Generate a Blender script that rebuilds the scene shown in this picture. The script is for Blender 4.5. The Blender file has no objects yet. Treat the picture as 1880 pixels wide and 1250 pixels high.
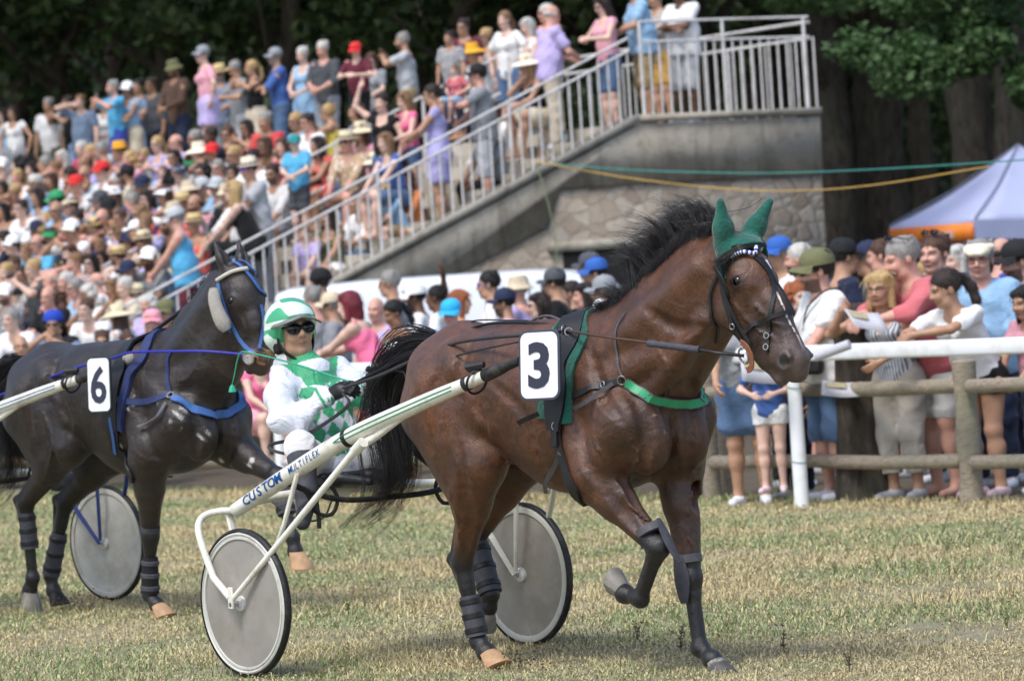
import bpy, math, random
import numpy as np
from mathutils import Vector, Matrix
random.seed(7); RS=np.random.RandomState(5)
SC=bpy.context.scene; COL=SC.collection
# ---------------------------------------------------------------- camera
FPX=7900.; CAMH=1.7; ROLL=math.atan(0.0647)
PITCH=math.atan(91*math.cos(ROLL)/FPX)
_fw=np.array([0,math.cos(PITCH),-math.sin(PITCH)]); _r0=np.array([1.,0,0]); _u0=np.cross(_r0,_fw)
_R=_r0*math.cos(ROLL)-_u0*math.sin(ROLL); _U=_u0*math.cos(ROLL)+_r0*math.sin(ROLL)
CAMP=np.array([0,0,CAMH])
cd=bpy.data.cameras.new('camera'); cam=bpy.data.objects.new('camera',cd); COL.objects.link(cam)
cam.matrix_world=Matrix([[_R[i],_U[i],-_fw[i],CAMP[i]] for i in range(3)]+[[0,0,0,1]])
cd.sensor_width=36; cd.sensor_fit='HORIZONTAL'; cd.lens=36*FPX/1880; cd.clip_start=.5; cd.clip_end=600
cd.dof.use_dof=True; cd.dof.focus_distance=19.3; cd.dof.aperture_fstop=4.8
SC.camera=cam
def ray(px,py): return _fw+_R*((px-940)/FPX)-_U*((py-625)/FPX)
def GP(px,py,z=0.):
    d=ray(px,py); return CAMP+d*((z-CAMH)/d[2])
def PD(px,py,D): return CAMP+ray(px,py)*D
def proj(p):
    d=np.asarray(p,float)-CAMP; z=d@_fw
    return 940+FPX*(d@_R)/z, 625-FPX*(d@_U)/z, z
def on_plane(px,py,P0,N):
    d=ray(px,py); N=np.asarray(N,float); t=((np.asarray(P0)-CAMP)@N)/(d@N); return CAMP+d*t
# ---------------------------------------------------------------- sky, sun, exposure
SUN_EL,SUN_AZ=math.radians(58),math.radians(215)   # azimuth clockwise from +Y: behind the camera, to the left
w=bpy.data.worlds.new('World'); SC.world=w; w.use_nodes=True
nt=w.node_tree; nt.nodes.clear()
sky=nt.nodes.new('ShaderNodeTexSky'); sky.sky_type='NISHITA'; sky.sun_disc=False
sky.sun_elevation=SUN_EL; sky.sun_rotation=SUN_AZ; sky.dust_density=2.5; sky.air_density=1.0
bg=nt.nodes.new('ShaderNodeBackground'); bg.inputs[1].default_value=.15
wo=nt.nodes.new('ShaderNodeOutputWorld'); nt.links.new(sky.outputs[0],bg.inputs[0]); nt.links.new(bg.outputs[0],wo.inputs[0])
sl=bpy.data.lights.new('sun','SUN'); sl.energy=1.5; sl.angle=math.radians(14); sl.color=(1,.985,.955)
so=bpy.data.objects.new('sun',sl); COL.objects.link(so)
sd=Vector((math.sin(SUN_AZ)*math.cos(SUN_EL),math.cos(SUN_AZ)*math.cos(SUN_EL),math.sin(SUN_EL)))
so.rotation_euler=sd.to_track_quat('Z','Y').to_euler(); so.location=(0,0,30)
SC.view_settings.view_transform='Standard'; SC.view_settings.look='None'; SC.view_settings.exposure=.60
SC.view_settings.gamma=1; SC.view_settings.use_curve_mapping=False
try: SC.cycles.max_bounces=6; SC.cycles.transparent_max_bounces=8
except Exception: pass
# ---------------------------------------------------------------- objects and tags
def link(o,parent=None):
    COL.objects.link(o)
    if parent is not None: o.parent=parent
    return o
def tag(o,label=None,cat=None,group=None,kind=None):
    if label: o['label']=label
    if cat: o['category']=cat
    if group: o['group']=group
    if kind: o['kind']=kind
    return o
def empty(name,loc=(0,0,0),rz=0.,parent=None,**k):
    o=bpy.data.objects.new(name,None); o.empty_display_size=.2; link(o,parent)
    o.location=loc; o.rotation_euler=(0,0,rz); return tag(o,**k)
def mesh_np(name,V,Fc,smooth=True,sizes=None):
    """V (n,3); Fc (m,k) int array, or flat list with sizes"""
    me=bpy.data.meshes.new(name); V=np.asarray(V,np.float32)
    if sizes is None:
        Fc=np.asarray(Fc,np.int32); m,k=Fc.shape; flat=Fc.ravel(); st=np.arange(0,m*k,k); sz=np.full(m,k)
    else:
        flat=np.asarray(Fc,np.int32); sz=np.asarray(sizes); st=np.concatenate([[0],np.cumsum(sz)[:-1]]); m=len(sz)
    me.vertices.add(len(V)); me.vertices.foreach_set('co',V.ravel())
    me.loops.add(len(flat)); me.loops.foreach_set('vertex_index',flat.astype(np.int32))
    me.polygons.add(m); me.polygons.foreach_set('loop_start',st.astype(np.int32))
    me.polygons.foreach_set('loop_total',sz.astype(np.int32))
    me.update(calc_edges=True)
    if smooth: me.polygons.foreach_set('use_smooth',np.ones(m,bool))
    me.validate(); return me
def ob(name,me,mat=None,parent=None,loc=None,rz=None,M=None):
    o=bpy.data.objects.new(name,me); link(o,parent)
    if mat is not None:
        if isinstance(mat,(list,tuple)):
            if not me.materials:
                for m in mat: me.materials.append(m)
        else:
            if not me.materials: me.materials.append(mat)
            elif me.materials[0]!=mat:
                o.material_slots[0].link='OBJECT'; o.material_slots[0].material=mat
    if loc is not None: o.location=loc
    if rz is not None: o.rotation_euler=(0,0,rz)
    if M is not None: o.matrix_local=M
    return o
def copy_tree(o,parent=None):
    c=o.copy(); link(c,parent)
    for ch in list(o.children): copy_tree(ch,c)
    return c
# ---------------------------------------------------------------- polygon mesh builder
class MB:
    def __init__(s): s.v=[]; s.f=[]; s.z=[]; s.mi=[]
    def add(s,V,F,m=0):
        b=len(s.v); s.v+= [tuple(map(float,p)) for p in V]
        for f in F: s.f+=[b+i for i in f]; s.z.append(len(f)); s.mi.append(m)
    def box(s,c,d,ax=None,m=0):
        c=np.array(c,float); ax=np.eye(3) if ax is None else np.array(ax,float)
        V=[c+ax[0]*x*d[0]/2+ax[1]*y*d[1]/2+ax[2]*z*d[2]/2 for x in(-1,1) for y in(-1,1) for z in(-1,1)]
        s.add(V,[(0,1,3,2),(4,6,7,5),(0,4,5,1),(2,3,7,6),(0,2,6,4),(1,5,7,3)],m)
    def prism(s,pts,off,m=0):
        """polygon pts (3D, planar) extruded by off"""
        P=[np.array(p,float) for p in pts]; n=len(P); off=np.array(off,float)
        s.add(P+[p+off for p in P],[tuple(range(n))[::-1],tuple(range(n,2*n))]+[(i,(i+1)%n,n+(i+1)%n,n+i) for i in range(n)],m)
    def tube(s,pts,r,n=8,m=0,flat=1.,up=None,cap=True):
        """tube along pts; r scalar or list; flat squashes the section along 'up'"""
        P=[np.array(p,float) for p in pts]; k=len(P); R=[r]*k if np.isscalar(r) else list(r)
        V=[];prev=None
        for i in range(k):
            t=P[min(i+1,k-1)]-P[max(i-1,0)]; t=t/(np.linalg.norm(t)+1e-9)
            if up is not None: a=np.array(up,float)
            elif prev is None: a=np.array([0,0,1.]) if abs(t[2])<.9 else np.array([1.,0,0])
            else: a=prev
            a=a-t*(a@t); a/=np.linalg.norm(a)+1e-9; prev=a; b=np.cross(t,a)
            for j in range(n):
                q=2*math.pi*j/n; V.append(P[i]+a*math.sin(q)*R[i]*flat+b*math.cos(q)*R[i])
        F=[(i*n+j,i*n+(j+1)%n,(i+1)*n+(j+1)%n,(i+1)*n+j) for i in range(k-1) for j in range(n)]
        if cap: F+=[tuple(range(n))[::-1],tuple((k-1)*n+j for j in range(n))]
        s.add(V,F,m)
    def strap(s,pts,wd,th=.004,nrm=None,m=0):
        """flat strap: width wd across, thickness th along the surface normal nrm (list or vector)"""
        P=[np.array(p,float) for p in pts]; k=len(P); V=[]
        for i in range(k):
            t=P[min(i+1,k-1)]-P[max(i-1,0)]; t/=np.linalg.norm(t)+1e-9
            n=np.array(nrm[i] if isinstance(nrm,list) else (nrm if nrm is not None else (0,0,1)),float)
            n=n-t*(n@t); n/=np.linalg.norm(n)+1e-9; b=np.cross(t,n); w_=wd[i] if isinstance(wd,(list,tuple)) else wd
            V+=[P[i]+b*w_/2-n*th/2,P[i]+b*w_/2+n*th/2,P[i]-b*w_/2+n*th/2,P[i]-b*w_/2-n*th/2]
        F=[(i*4+j,i*4+(j+1)%4,i*4+4+(j+1)%4,i*4+4+j) for i in range(k-1) for j in range(4)]
        s.add(V,F+[(3,2,1,0),tuple(4*k-4+j for j in range(4))],m)
    def lathe(s,prof,c,ax,n=32,m=0,e1=None):
        """prof list of (radius, height) round axis ax at c"""
        ax=np.array(ax,float); ax/=np.linalg.norm(ax); a=np.array([0,0,1.]) if abs(ax[2])<.9 else np.array([1.,0,0])
        a=a-ax*(a@ax); a/=np.linalg.norm(a); b=np.cross(ax,a); c=np.array(c,float); V=[]
        for r,h in prof:
            for j in range(n):
                q=2*math.pi*j/n; V.append(c+ax*h+(a*math.cos(q)+b*math.sin(q))*r)
        k=len(prof)
        s.add(V,[(i*n+j,i*n+(j+1)%n,(i+1)*n+(j+1)%n,(i+1)*n+j) for i in range(k-1) for j in range(n)],m)
    def ring(s,c,ax,R,r,n=20,k=6,m=0):
        ax=np.array(ax,float); ax/=np.linalg.norm(ax); a=np.array([0,0,1.]) if abs(ax[2])<.9 else np.array([1.,0,0])
        a=a-ax*(a@ax); a/=np.linalg.norm(a); b=np.cross(ax,a); c=np.array(c,float)
        V=[];
        for j in range(n):
            q=2*math.pi*j/n; e=a*math.cos(q)+b*math.sin(q)
            for i in range(k):
                p=2*math.pi*i/k; V.append(c+e*(R+r*math.cos(p))+ax*r*math.sin(p))
        s.add(V,[(j*k+i,j*k+(i+1)%k,((j+1)%n)*k+(i+1)%k,((j+1)%n)*k+i) for j in range(n) for i in range(k)],m)
    def build(s,name,mat,parent=None,smooth=True,bevel=0,**k):
        me=mesh_np(name,s.v,s.f,smooth=smooth,sizes=s.z)
        if isinstance(mat,(list,tuple)):
            for m in mat: me.materials.append(m)
            me.polygons.foreach_set('material_index',np.array(s.mi,np.int32))
            o=ob(name,me,None,parent,**k)
        else: o=ob(name,me,mat,parent,**k)
        if smooth: me.set_sharp_from_angle(angle=math.radians(38))
        if bevel:
            b=o.modifiers.new('bevel','BEVEL'); b.width=bevel; b.segments=2; b.limit_method='ANGLE'
        return o
def spline(pts,n):
    """Catmull-Rom through pts, n samples"""
    P=np.array(pts,float); P=np.vstack([2*P[0]-P[1],P,2*P[-1]-P[-2]]); k=len(P)-3; out=[]
    for t in np.linspace(0,k-1e-6,n):
        i=int(t); u=t-i; a,b,c,d=P[i:i+4]
        out.append(.5*((2*b)+(c-a)*u+(2*a-5*b+4*c-d)*u*u+(3*b-a-3*c+d)*u**3))
    return np.array(out)
# ---------------------------------------------------------------- implicit bodies (smooth union of limbs, meshed with surface nets)
class SD:
    def __init__(s): s.p=[]
    def cap(s,a,b,ra,rb=None,k=.03,sy=1.,sub=False):
        s.p.append(('c',np.array(a,float),np.array(b,float),ra,ra if rb is None else rb,k,sy,sub)); return s
    def ell(s,c,r,R=None,k=.03,sub=False):
        r=np.array([r]*3 if np.isscalar(r) else r,float); s.p.append(('e',np.array(c,float),r,R,k,sub)); return s
    def box(s,c,r,R=None,k=.02,rad=.02,sub=False):
        s.p.append(('b',np.array(c,float),np.array(r,float),R,k,rad,sub)); return s
    def chain(s,P,r,k=.03,sy=1.):
        for i in range(len(P)-1): s.cap(P[i],P[i+1],r[i],r[i+1],k,sy)
        return s
    def mesh(s,h,cut=None):
        lo=np.full(3,1e9); hi=-lo; bb=[]
        for q in s.p:
            if q[0]=='c':
                e=max(q[3],q[4])*max(1,q[6])+q[5]+3*h; l=np.minimum(q[1],q[2])-e; g=np.maximum(q[1],q[2])+e; sub=q[7]
            elif q[0]=='e': e=max(q[2])+q[4]+3*h; l=q[1]-e; g=q[1]+e; sub=q[5]
            else: e=np.linalg.norm(q[2])+q[5]+q[4]+3*h; l=q[1]-e; g=q[1]+e; sub=q[6]
            bb.append((l,g))
            if not sub: lo=np.minimum(lo,l); hi=np.maximum(hi,g)
        n=np.ceil((hi-lo)/h).astype(int)+1; F=np.full(n,1.,np.float32)
        ax=[(lo[i]+h*np.arange(n[i])).astype(np.float32) for i in range(3)]
        for q,(l,g) in zip(s.p,bb):
            i0=np.clip(np.floor((l-lo)/h).astype(int),0,n); i1=np.clip(np.ceil((g-lo)/h).astype(int)+1,0,n)
            if np.any(i1<=i0): continue
            sl_=tuple(slice(i0[i],i1[i]) for i in range(3))
            X=ax[0][i0[0]:i1[0],None,None]; Y=ax[1][None,i0[1]:i1[1],None]; Z=ax[2][None,None,i0[2]:i1[2]]
            if q[0]=='c':
                _,a,b,ra,rb,k,sy,sub=q; iy=1/sy; ym=(a[1]+b[1])/2
                a2=a.copy(); b2=b.copy(); a2[1]=ym+(a[1]-ym)*iy; b2[1]=ym+(b[1]-ym)*iy
                pa=(X-a2[0],(ym+(Y-ym)*iy)-a2[1],Z-a2[2]); ba=b2-a2; L=float(ba@ba)+1e-9
                t=np.clip((pa[0]*ba[0]+pa[1]*ba[1]+pa[2]*ba[2])/L,0,1)
                d=np.sqrt((pa[0]-t*ba[0])**2+(pa[1]-t*ba[1])**2+(pa[2]-t*ba[2])**2)-(ra+(rb-ra)*t)
                if sy<1: d=d*(sy+1)/2
            elif q[0]=='e':
                _,c,r,R,k,sub=q; x,y,z=X-c[0],Y-c[1],Z-c[2]
                if R is not None: x,y,z=(R[0][0]*x+R[1][0]*y+R[2][0]*z,R[0][1]*x+R[1][1]*y+R[2][1]*z,R[0][2]*x+R[1][2]*y+R[2][2]*z)
                k0=np.sqrt((x/r[0])**2+(y/r[1])**2+(z/r[2])**2); k1=np.sqrt((x/r[0]**2)**2+(y/r[1]**2)**2+(z/r[2]**2)**2)
                d=k0*(k0-1)/(k1+1e-6)
            else:
                _,c,r,R,k,rad,sub=q; x,y,z=X-c[0],Y-c[1],Z-c[2]
                if R is not None: x,y,z=(R[0][0]*x+R[1][0]*y+R[2][0]*z,R[0][1]*x+R[1][1]*y+R[2][1]*z,R[0][2]*x+R[1][2]*y+R[2][2]*z)
                x,y,z=np.abs(x)-r[0],np.abs(y)-r[1],np.abs(z)-r[2]
                d=np.sqrt(np.maximum(x,0)**2+np.maximum(y,0)**2+np.maximum(z,0)**2)+np.minimum(np.maximum(x,np.maximum(y,z)),0)-rad
            A=F[sl_]
            if sub:
                d=-d; hh=np.maximum(k-np.abs(A-d),0)/k; F[sl_]=np.maximum(A,d)+hh*hh*k*.25
            else:
                hh=np.maximum(k-np.abs(A-d),0)/k; F[sl_]=np.minimum(A,d)-hh*hh*k*.25
        if cut is not None:
            X=ax[0][:,None,None]; Y=ax[1][None,:,None]; Z=ax[2][None,None,:]
            F=np.maximum(F,cut(X,Y,Z)).astype(np.float32)
        return nets(F,lo,h)
def nets(F,lo,h):
    S=F<0; n=np.array(F.shape)-1
    corners=[(i,j,k) for i in(0,1) for j in(0,1) for k in(0,1)]
    cnt=np.zeros(n,np.int8)
    for c in corners: cnt+=S[c[0]:c[0]+n[0],c[1]:c[1]+n[1],c[2]:c[2]+n[2]]
    act=(cnt>0)&(cnt<8); I=np.argwhere(act); idx=-np.ones(n,np.int64); idx[tuple(I.T)]=np.arange(len(I))
    P=np.zeros((len(I),3)); w_=np.zeros(len(I))
    for a in corners:
        for d in range(3):
            if a[d]: continue
            b=list(a); b[d]=1
            fa=F[I[:,0]+a[0],I[:,1]+a[1],I[:,2]+a[2]]; fb=F[I[:,0]+b[0],I[:,1]+b[1],I[:,2]+b[2]]
            m=(fa<0)!=(fb<0); t=np.where(m,fa/(fa-fb+1e-12),0)
            q=np.array(a)[None,:]*np.ones((len(I),1)); q[:,d]+=t
            P+=q*m[:,None]; w_+=m
    V=lo+(I+P/np.maximum(w_,1)[:,None])*h
    Q=[]
    for d in range(3):
        e1,e2=[(1,2),(2,0),(0,1)][d]
        a=[slice(1,-1)]*3; a[d]=slice(0,-1); b=[slice(1,-1)]*3; b[d]=slice(1,None)
        sa=S[tuple(a)]; sb=S[tuple(b)]; E=np.argwhere(sa!=sb); inside=sa[tuple(E.T)]
        E=E.copy()
        for q in range(3):
            if q!=d: E[:,q]+=1
        def cell(o1,o2):
            K=E.copy(); K[:,e1]-=o1; K[:,e2]-=o2; return idx[tuple(K.T)]
        q=np.stack([cell(1,1),cell(0,1),cell(0,0),cell(1,0)],1)
        q[~inside]=q[~inside][:,::-1]; Q.append(q)
    Q=np.vstack(Q); Q=Q[(Q>=0).all(1)]
    return V,Q
def sdob(name,sd,h,mat,parent=None,cut=None,paint=None,relax=1,fold=0.,ff=1.,**k):
    V,Q=sd.mesh(h,cut)
    for _ in range(relax):
        acc=np.zeros_like(V); c=np.zeros(len(V))
        for i in range(4):
            np.add.at(acc,Q[:,i],V[Q[:,(i+1)%4]]+V[Q[:,(i+3)%4]]); np.add.at(c,Q[:,i],2)
        V=.5*V+.5*acc/np.maximum(c,1)[:,None]
    if fold: V=folds(V,Q,fold,ff,len(V)%97)
    me=mesh_np(name,V,Q)
    if paint is not None:
        C=paint(V); A=me.color_attributes.new('paint','FLOAT_COLOR','POINT')
        C4=np.ones((len(V),4),np.float32); C4[:,:C.shape[1]]=C; A.data.foreach_set('color',C4.ravel())
    return ob(name,me,mat,parent,**k)
def vnormals(V,Q):
    n=np.cross(V[Q[:,2]]-V[Q[:,0]],V[Q[:,3]]-V[Q[:,1]]); A=np.zeros_like(V)
    for i in range(4): np.add.at(A,Q[:,i],n)
    return A/(np.linalg.norm(A,axis=1)[:,None]+1e-12)
def folds(V,Q,amp=.006,f=1.,seed=0):
    """cloth folds: warped ridges pushed in and out along the normal"""
    r=np.random.RandomState(seed); w_=V*7*f; w1=np.stack([np.sin(w_[:,1]*1.3+w_[:,2]*.9+r.rand()*6),np.sin(w_[:,2]*1.1-w_[:,0]+r.rand()*6),np.sin(w_[:,0]*1.4+w_[:,1]+r.rand()*6)],1)
    P=V*26*f+w1*1.9; d=np.zeros(len(V))
    for k in range(3):
        a=r.normal(size=3); a/=np.linalg.norm(a); d+=1-2*np.abs(np.sin(P@a*(.7+.35*k)+r.rand()*6))
    return V+vnormals(V,Q)*(d/3*amp)[:,None]
def rotm(ax,deg):
    return np.array(Matrix.Rotation(math.radians(deg),3,ax))
# ---------------------------------------------------------------- materials
_M={}
def lin(c): # sRGB hex or tuple -> linear
    if isinstance(c,str): c=tuple(int(c[i:i+2],16)/255 for i in(0,2,4))
    return tuple(x/12.92 if x<=.04045 else ((x+.055)/1.055)**2.4 for x in c)
def material(name):
    m=bpy.data.materials.new(name); m.use_nodes=True; nt=m.node_tree; nt.nodes.clear()
    o=nt.nodes.new('ShaderNodeOutputMaterial'); b=nt.nodes.new('ShaderNodeBsdfPrincipled'); nt.links.new(b.outputs[0],o.inputs[0])
    return m,nt,b
def N(nt,t,**k):
    n=nt.nodes.new('ShaderNode'+t)
    for a,v in k.items():
        if a.startswith('i'):
            key=a[1:]; n.inputs[int(key) if key.isdigit() else key.replace('_',' ')].default_value=v
        else: setattr(n,a,v)
    return n
def ramp(nt,fac,stops,interp='LINEAR'):
    r=nt.nodes.new('ShaderNodeValToRGB'); r.color_ramp.interpolation=interp
    e=r.color_ramp.elements
    while len(e)<len(stops): e.new(.5)
    for q,(p,c) in zip(e,stops): q.position=p; q.color=(*c[:3],1) if not np.isscalar(c) else (c,c,c,1)
    nt.links.new(fac,r.inputs[0]); return r
def mixc(nt,fac,a,b,mode='MIX'):
    m=nt.nodes.new('ShaderNodeMix'); m.data_type='RGBA'; m.blend_type=mode
    for sock,v in ((m.inputs[0],fac),(m.inputs[6],a),(m.inputs[7],b)):
        if isinstance(v,bpy.types.NodeSocket): nt.links.new(v,sock)
        elif np.isscalar(v): sock.default_value=v
        else: sock.default_value=(*v[:3],1)
    return m.outputs[2]
def noise(nt,scale,detail=4,rough=.55,coord='Object',vec=None,dist=0.):
    n=N(nt,'TexNoise'); n.inputs['Scale'].default_value=scale; n.inputs['Detail'].default_value=detail; n.inputs['Roughness'].default_value=rough; n.inputs['Distortion'].default_value=dist
    if vec is None:
        tc=nt.nodes.new('ShaderNodeTexCoord'); vec=tc.outputs[coord]
    nt.links.new(vec,n.inputs['Vector']); return n.outputs['Fac']
def bump(nt,b,h,strength=.3,dist=.01):
    n=N(nt,'Bump'); n.inputs['Strength'].default_value=strength; n.inputs['Distance'].default_value=dist
    nt.links.new(h,n.inputs['Height']); nt.links.new(n.outputs[0],b.inputs['Normal']); return n
def simple(name,col,rough=.6,metal=0.,var=.12,scale=12.,bstr=.15,bdist=.004,spec=.5,dirt=None,coat=0.,sheen=0.):
    """base colour with slight uneven tone, dirt and grain"""
    key=(name,str(col),rough,metal)
    if key in _M: return _M[key]
    m,nt,b=material(name); c=lin(col)
    f=noise(nt,scale,5); r=ramp(nt,f,[(.3,tuple(x*(1-var) for x in c)),(.7,tuple(min(1,x*(1+var)) for x in c))])
    out=r.outputs[0]
    if dirt is not None:
        f2=noise(nt,scale*.35,6,.7); r2=ramp(nt,f2,[(.5,0.),(.72,1.)]); out=mixc(nt,r2.outputs[0],out,lin(dirt))
    if isinstance(out,bpy.types.NodeSocket): nt.links.new(out,b.inputs['Base Color'])
    b.inputs['Roughness'].default_value=rough; b.inputs['Metallic'].default_value=metal; b.inputs['Specular IOR Level'].default_value=spec
    b.inputs['Coat Weight'].default_value=coat; b.inputs['Sheen Weight'].default_value=sheen
    if bstr: bump(nt,b,noise(nt,scale*4,3),bstr,bdist)
    _M[key]=m; return m
def lerp(a,b,t): return np.array(a,float)*(1-t)+np.array(b,float)*t
def digit(ch,o,ex,ez,n,h,mat,parent,name='digit',font=None,bold=.02,extr=.0015,sx=1.):
    """letters laid on a plate: o centre, ex right, ez up, n outward"""
    cu=bpy.data.curves.new(name,'FONT'); cu.body=ch; cu.size=1.; cu.align_x='CENTER'; cu.align_y='CENTER'; cu.offset=bold; cu.extrude=.004; cu.resolution_u=3
    t=bpy.data.objects.new('tmp',cu); COL.objects.link(t); me=bpy.data.meshes.new_from_object(t.evaluated_get(bpy.context.evaluated_depsgraph_get()))
    bpy.data.objects.remove(t); co=np.empty(len(me.vertices)*3); me.vertices.foreach_get('co',co); co=co.reshape(-1,3)
    mn,mx=co.min(0),co.max(0); co-=(mn+mx)/2; sc=h/(mx[1]-mn[1]); co=co*sc; 
    ex,ez,n=[np.array(q,float) for q in(ex,ez,n)]
    P=np.array(o)+co[:,:1]*ex*sx+co[:,1:2]*ez+n*(extr+np.sign(co[:,2:3])*extr); me.vertices.foreach_set('co',P.ravel().astype(np.float32)); me.update()
    me.materials.clear(); return ob(name,me,mat,parent)
# ================================================================ ground
def ground_mat():
    m,nt,b=material('dry trampled turf')
    f=noise(nt,.7,6,.6); f2=noise(nt,9,6,.7); f3=noise(nt,70,4,.7)
    c=ramp(nt,f,[(.36,lin('a0987c')),(.5,lin('aea686')),(.64,lin('8f9673'))]).outputs[0]
    c=mixc(nt,ramp(nt,f2,[(.45,0.),(.7,.8)]).outputs[0],c,lin('8b7f6b'))
    c=mixc(nt,ramp(nt,f3,[(.35,.55),(.6,0.)]).outputs[0],c,lin('5f5a48'))
    nt.links.new(c,b.inputs['Base Color']); b.inputs['Roughness'].default_value=.95; bump(nt,b,f3,.8,.02); return m
def dirt_mat():
    m,nt,b=material('leaf litter and dust'); f=noise(nt,1.2,6,.65); f2=noise(nt,20,5,.7)
    c=ramp(nt,f,[(.35,lin('4d4538')),(.65,lin('665c49'))]).outputs[0]; c=mixc(nt,ramp(nt,f2,[(.4,.6),(.65,0.)]).outputs[0],c,lin('4b4032'))
    nt.links.new(c,b.inputs['Base Color']); b.inputs['Roughness'].default_value=.97; bump(nt,b,f2,.6,.02); return m
RL0=np.array([3.49,28.74]); RLd=np.array([-5.83,9.69]); RLd/=np.linalg.norm(RLd); RLn=np.array([RLd[1],-RLd[0]])  # rail line; RLn points behind it (to the right)
if RLn[0]<0: RLn=-RLn
def RL(t,off=0.): p=RL0+RLd*t+RLn*off; return np.array([p[0],p[1],0.])
def sheet(name,pts,mat,kind='structure'):
    o=ob(name,mesh_np(name,pts,[list(range(len(pts)))],smooth=False),mat); tag(o,kind=kind); return o
sheet('ground',[(-300,-40,0),(300,-40,0),(300,420,0),(-300,420,0)],ground_mat())
a_,b_=RL(-60,.6),RL(90,.6); sheet('path',[(a_[0],a_[1],.006),(b_[0],b_[1],.006),(b_[0]+90,b_[1]+40,.006),(a_[0]+90,a_[1]+40,.006)][::-1],dirt_mat())
# grass: curved blades in tufts
def grass_mat():
    m,nt,b=material('dry grass blades'); at=N(nt,'VertexColor',layer_name='paint'); nt.links.new(at.outputs[0],b.inputs['Base Color'])
    b.inputs['Roughness'].default_value=.75; b.inputs['Specular IOR Level'].default_value=.25
    b.inputs['Subsurface Weight'].default_value=0; return m
def vnoise(x,y,s,seed):
    r=np.random.RandomState(seed); G_=r.rand(64,64); X=(x/s)%64; Y=(y/s)%64; i=X.astype(int);j=Y.astype(int);u=X-i;v=Y-j;u=u*u*(3-2*u);v=v*v*(3-2*v)
    g=lambda a,b:G_[a%64,b%64]; return (g(i,j)*(1-u)+g(i+1,j)*u)*(1-v)+(g(i,j+1)*(1-u)+g(i+1,j+1)*u)*v
def grass(n,seed=3):
    r=np.random.RandomState(seed); D=16.5+26*r.rand(n)**1.5; X=(r.rand(n)-.5)*D*.40; Y=D
    # two thirds gather in tufts
    nt_=n//9; c=r.randint(0,nt_,n); tx=X[:nt_][c]; ty=Y[:nt_][c]; tf=r.rand(n)<.38; sp=(.02+.05*r.rand(nt_)**2)[c]
    X=np.where(tf,tx+r.normal(size=n)*sp,X); Y=np.where(tf,ty+r.normal(size=n)*sp,Y)
    bare=vnoise(X+7,Y+31,.8,12)*.6+vnoise(X+3,Y,.22,13)*.4; side=(np.stack([X,Y],1)-RL0)@RLn; k=(side<.75)&(r.rand(n)<1.15-.9*np.clip(bare-.5,0,1)*4*(.5+.5*np.clip((23-Y)/5,0,1))); X,Y,tf,D=X[k],Y[k],tf[k],Y[k]; n=len(X)
    big=vnoise(X+50,Y,.9,1)*.6+vnoise(X+50,Y,.28,2)*.4; gr=vnoise(X+20,Y+9,1.1,4)*.75+vnoise(X,Y+3,.3,5)*.25
    worn=np.clip((21.5-Y)/3.5,0,1)*.55
    h=(.012+.050*r.rand(n)**2.)*(.35+1.1*big)*(1-.35*worn); tall=(r.rand(n)<.012)&(big>.4); h=np.where(tall,h*2.4+.04,h)
    near=np.clip(1-np.abs(((np.stack([X,Y],1)-RL0)@RLn)-.4)/.55,0,1); h=h*(1+1.1*near)
    flat=(r.rand(n)<.42+.20*worn); az=r.rand(n)*2*math.pi; lean=np.where(flat,1.25+r.rand(n)*.25,.15+.75*r.rand(n)); h=np.where(flat,h*1.15,h)
    w_=(.0016+.0022*r.rand(n))*(Y/20); dx,dy=np.cos(az),np.sin(az); px,py=-dy,dx
    P0=np.stack([X,Y,np.zeros(n)],1); d=np.stack([dx,dy,np.zeros(n)],1); s=np.stack([px,py,np.zeros(n)],1); up=np.array([0,0,1.])
    z0=np.where(flat,.006+.012*r.rand(n),0)[:,None]*up
    P1=P0+z0+d*(h*.45*np.sin(lean*.6))[:,None]+up*(h*.45*np.cos(lean*.6))[:,None]
    P2=P1+d*(h*.6*np.sin(np.minimum(lean*1.3,1.75)))[:,None]+up*(h*.6*np.cos(np.minimum(lean*1.3,1.6)))[:,None]
    V=np.stack([P0+z0+s*w_[:,None],P0+z0-s*w_[:,None],P1+s*(w_*.8)[:,None],P1-s*(w_*.8)[:,None],P2],1).reshape(-1,3)
    b=np.arange(n)*5; q=np.stack([b,b+1,b+3,b+2],1); t=np.stack([b+2,b+3,b+4],1)
    flatidx=np.concatenate([q.ravel(),t.ravel()]); sizes=[4]*n+[3]*n
    me=mesh_np('grass',V,flatidx,smooth=False,sizes=sizes)
    straw=np.array(lin('cfc094')); straw2=np.array(lin('b3a478')); green=np.array(lin('7a905c')); green2=np.array(lin('94a574')); br=np.array(lin('85796a'))
    u=r.rand(n,1); cs=straw*u+straw2*(1-u); cg=green*u+green2*(1-u)
    g=np.clip((gr-.40)*6.5+(r.rand(n)-.5)*1.3+.05,0,1)*np.where(flat,.15,1.); C=cs*(1-g[:,None])+cg*g[:,None]
    bm=(r.rand(n)<.16+.25*worn); C[bm]=C[bm]*.35+br*.65; C*=(.88+.28*r.rand(n,1))
    A=me.color_attributes.new('paint','FLOAT_COLOR','POINT'); C5=np.ones((n*5,4),np.float32); C5[:,:3]=np.repeat(C,5,0); A.data.foreach_set('color',C5.ravel())
    o=ob('grass',me,grass_mat()); tag(o,'dry yellow and green grass blades over the trampled track','grass',kind='stuff'); return o
grass(640000)
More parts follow.
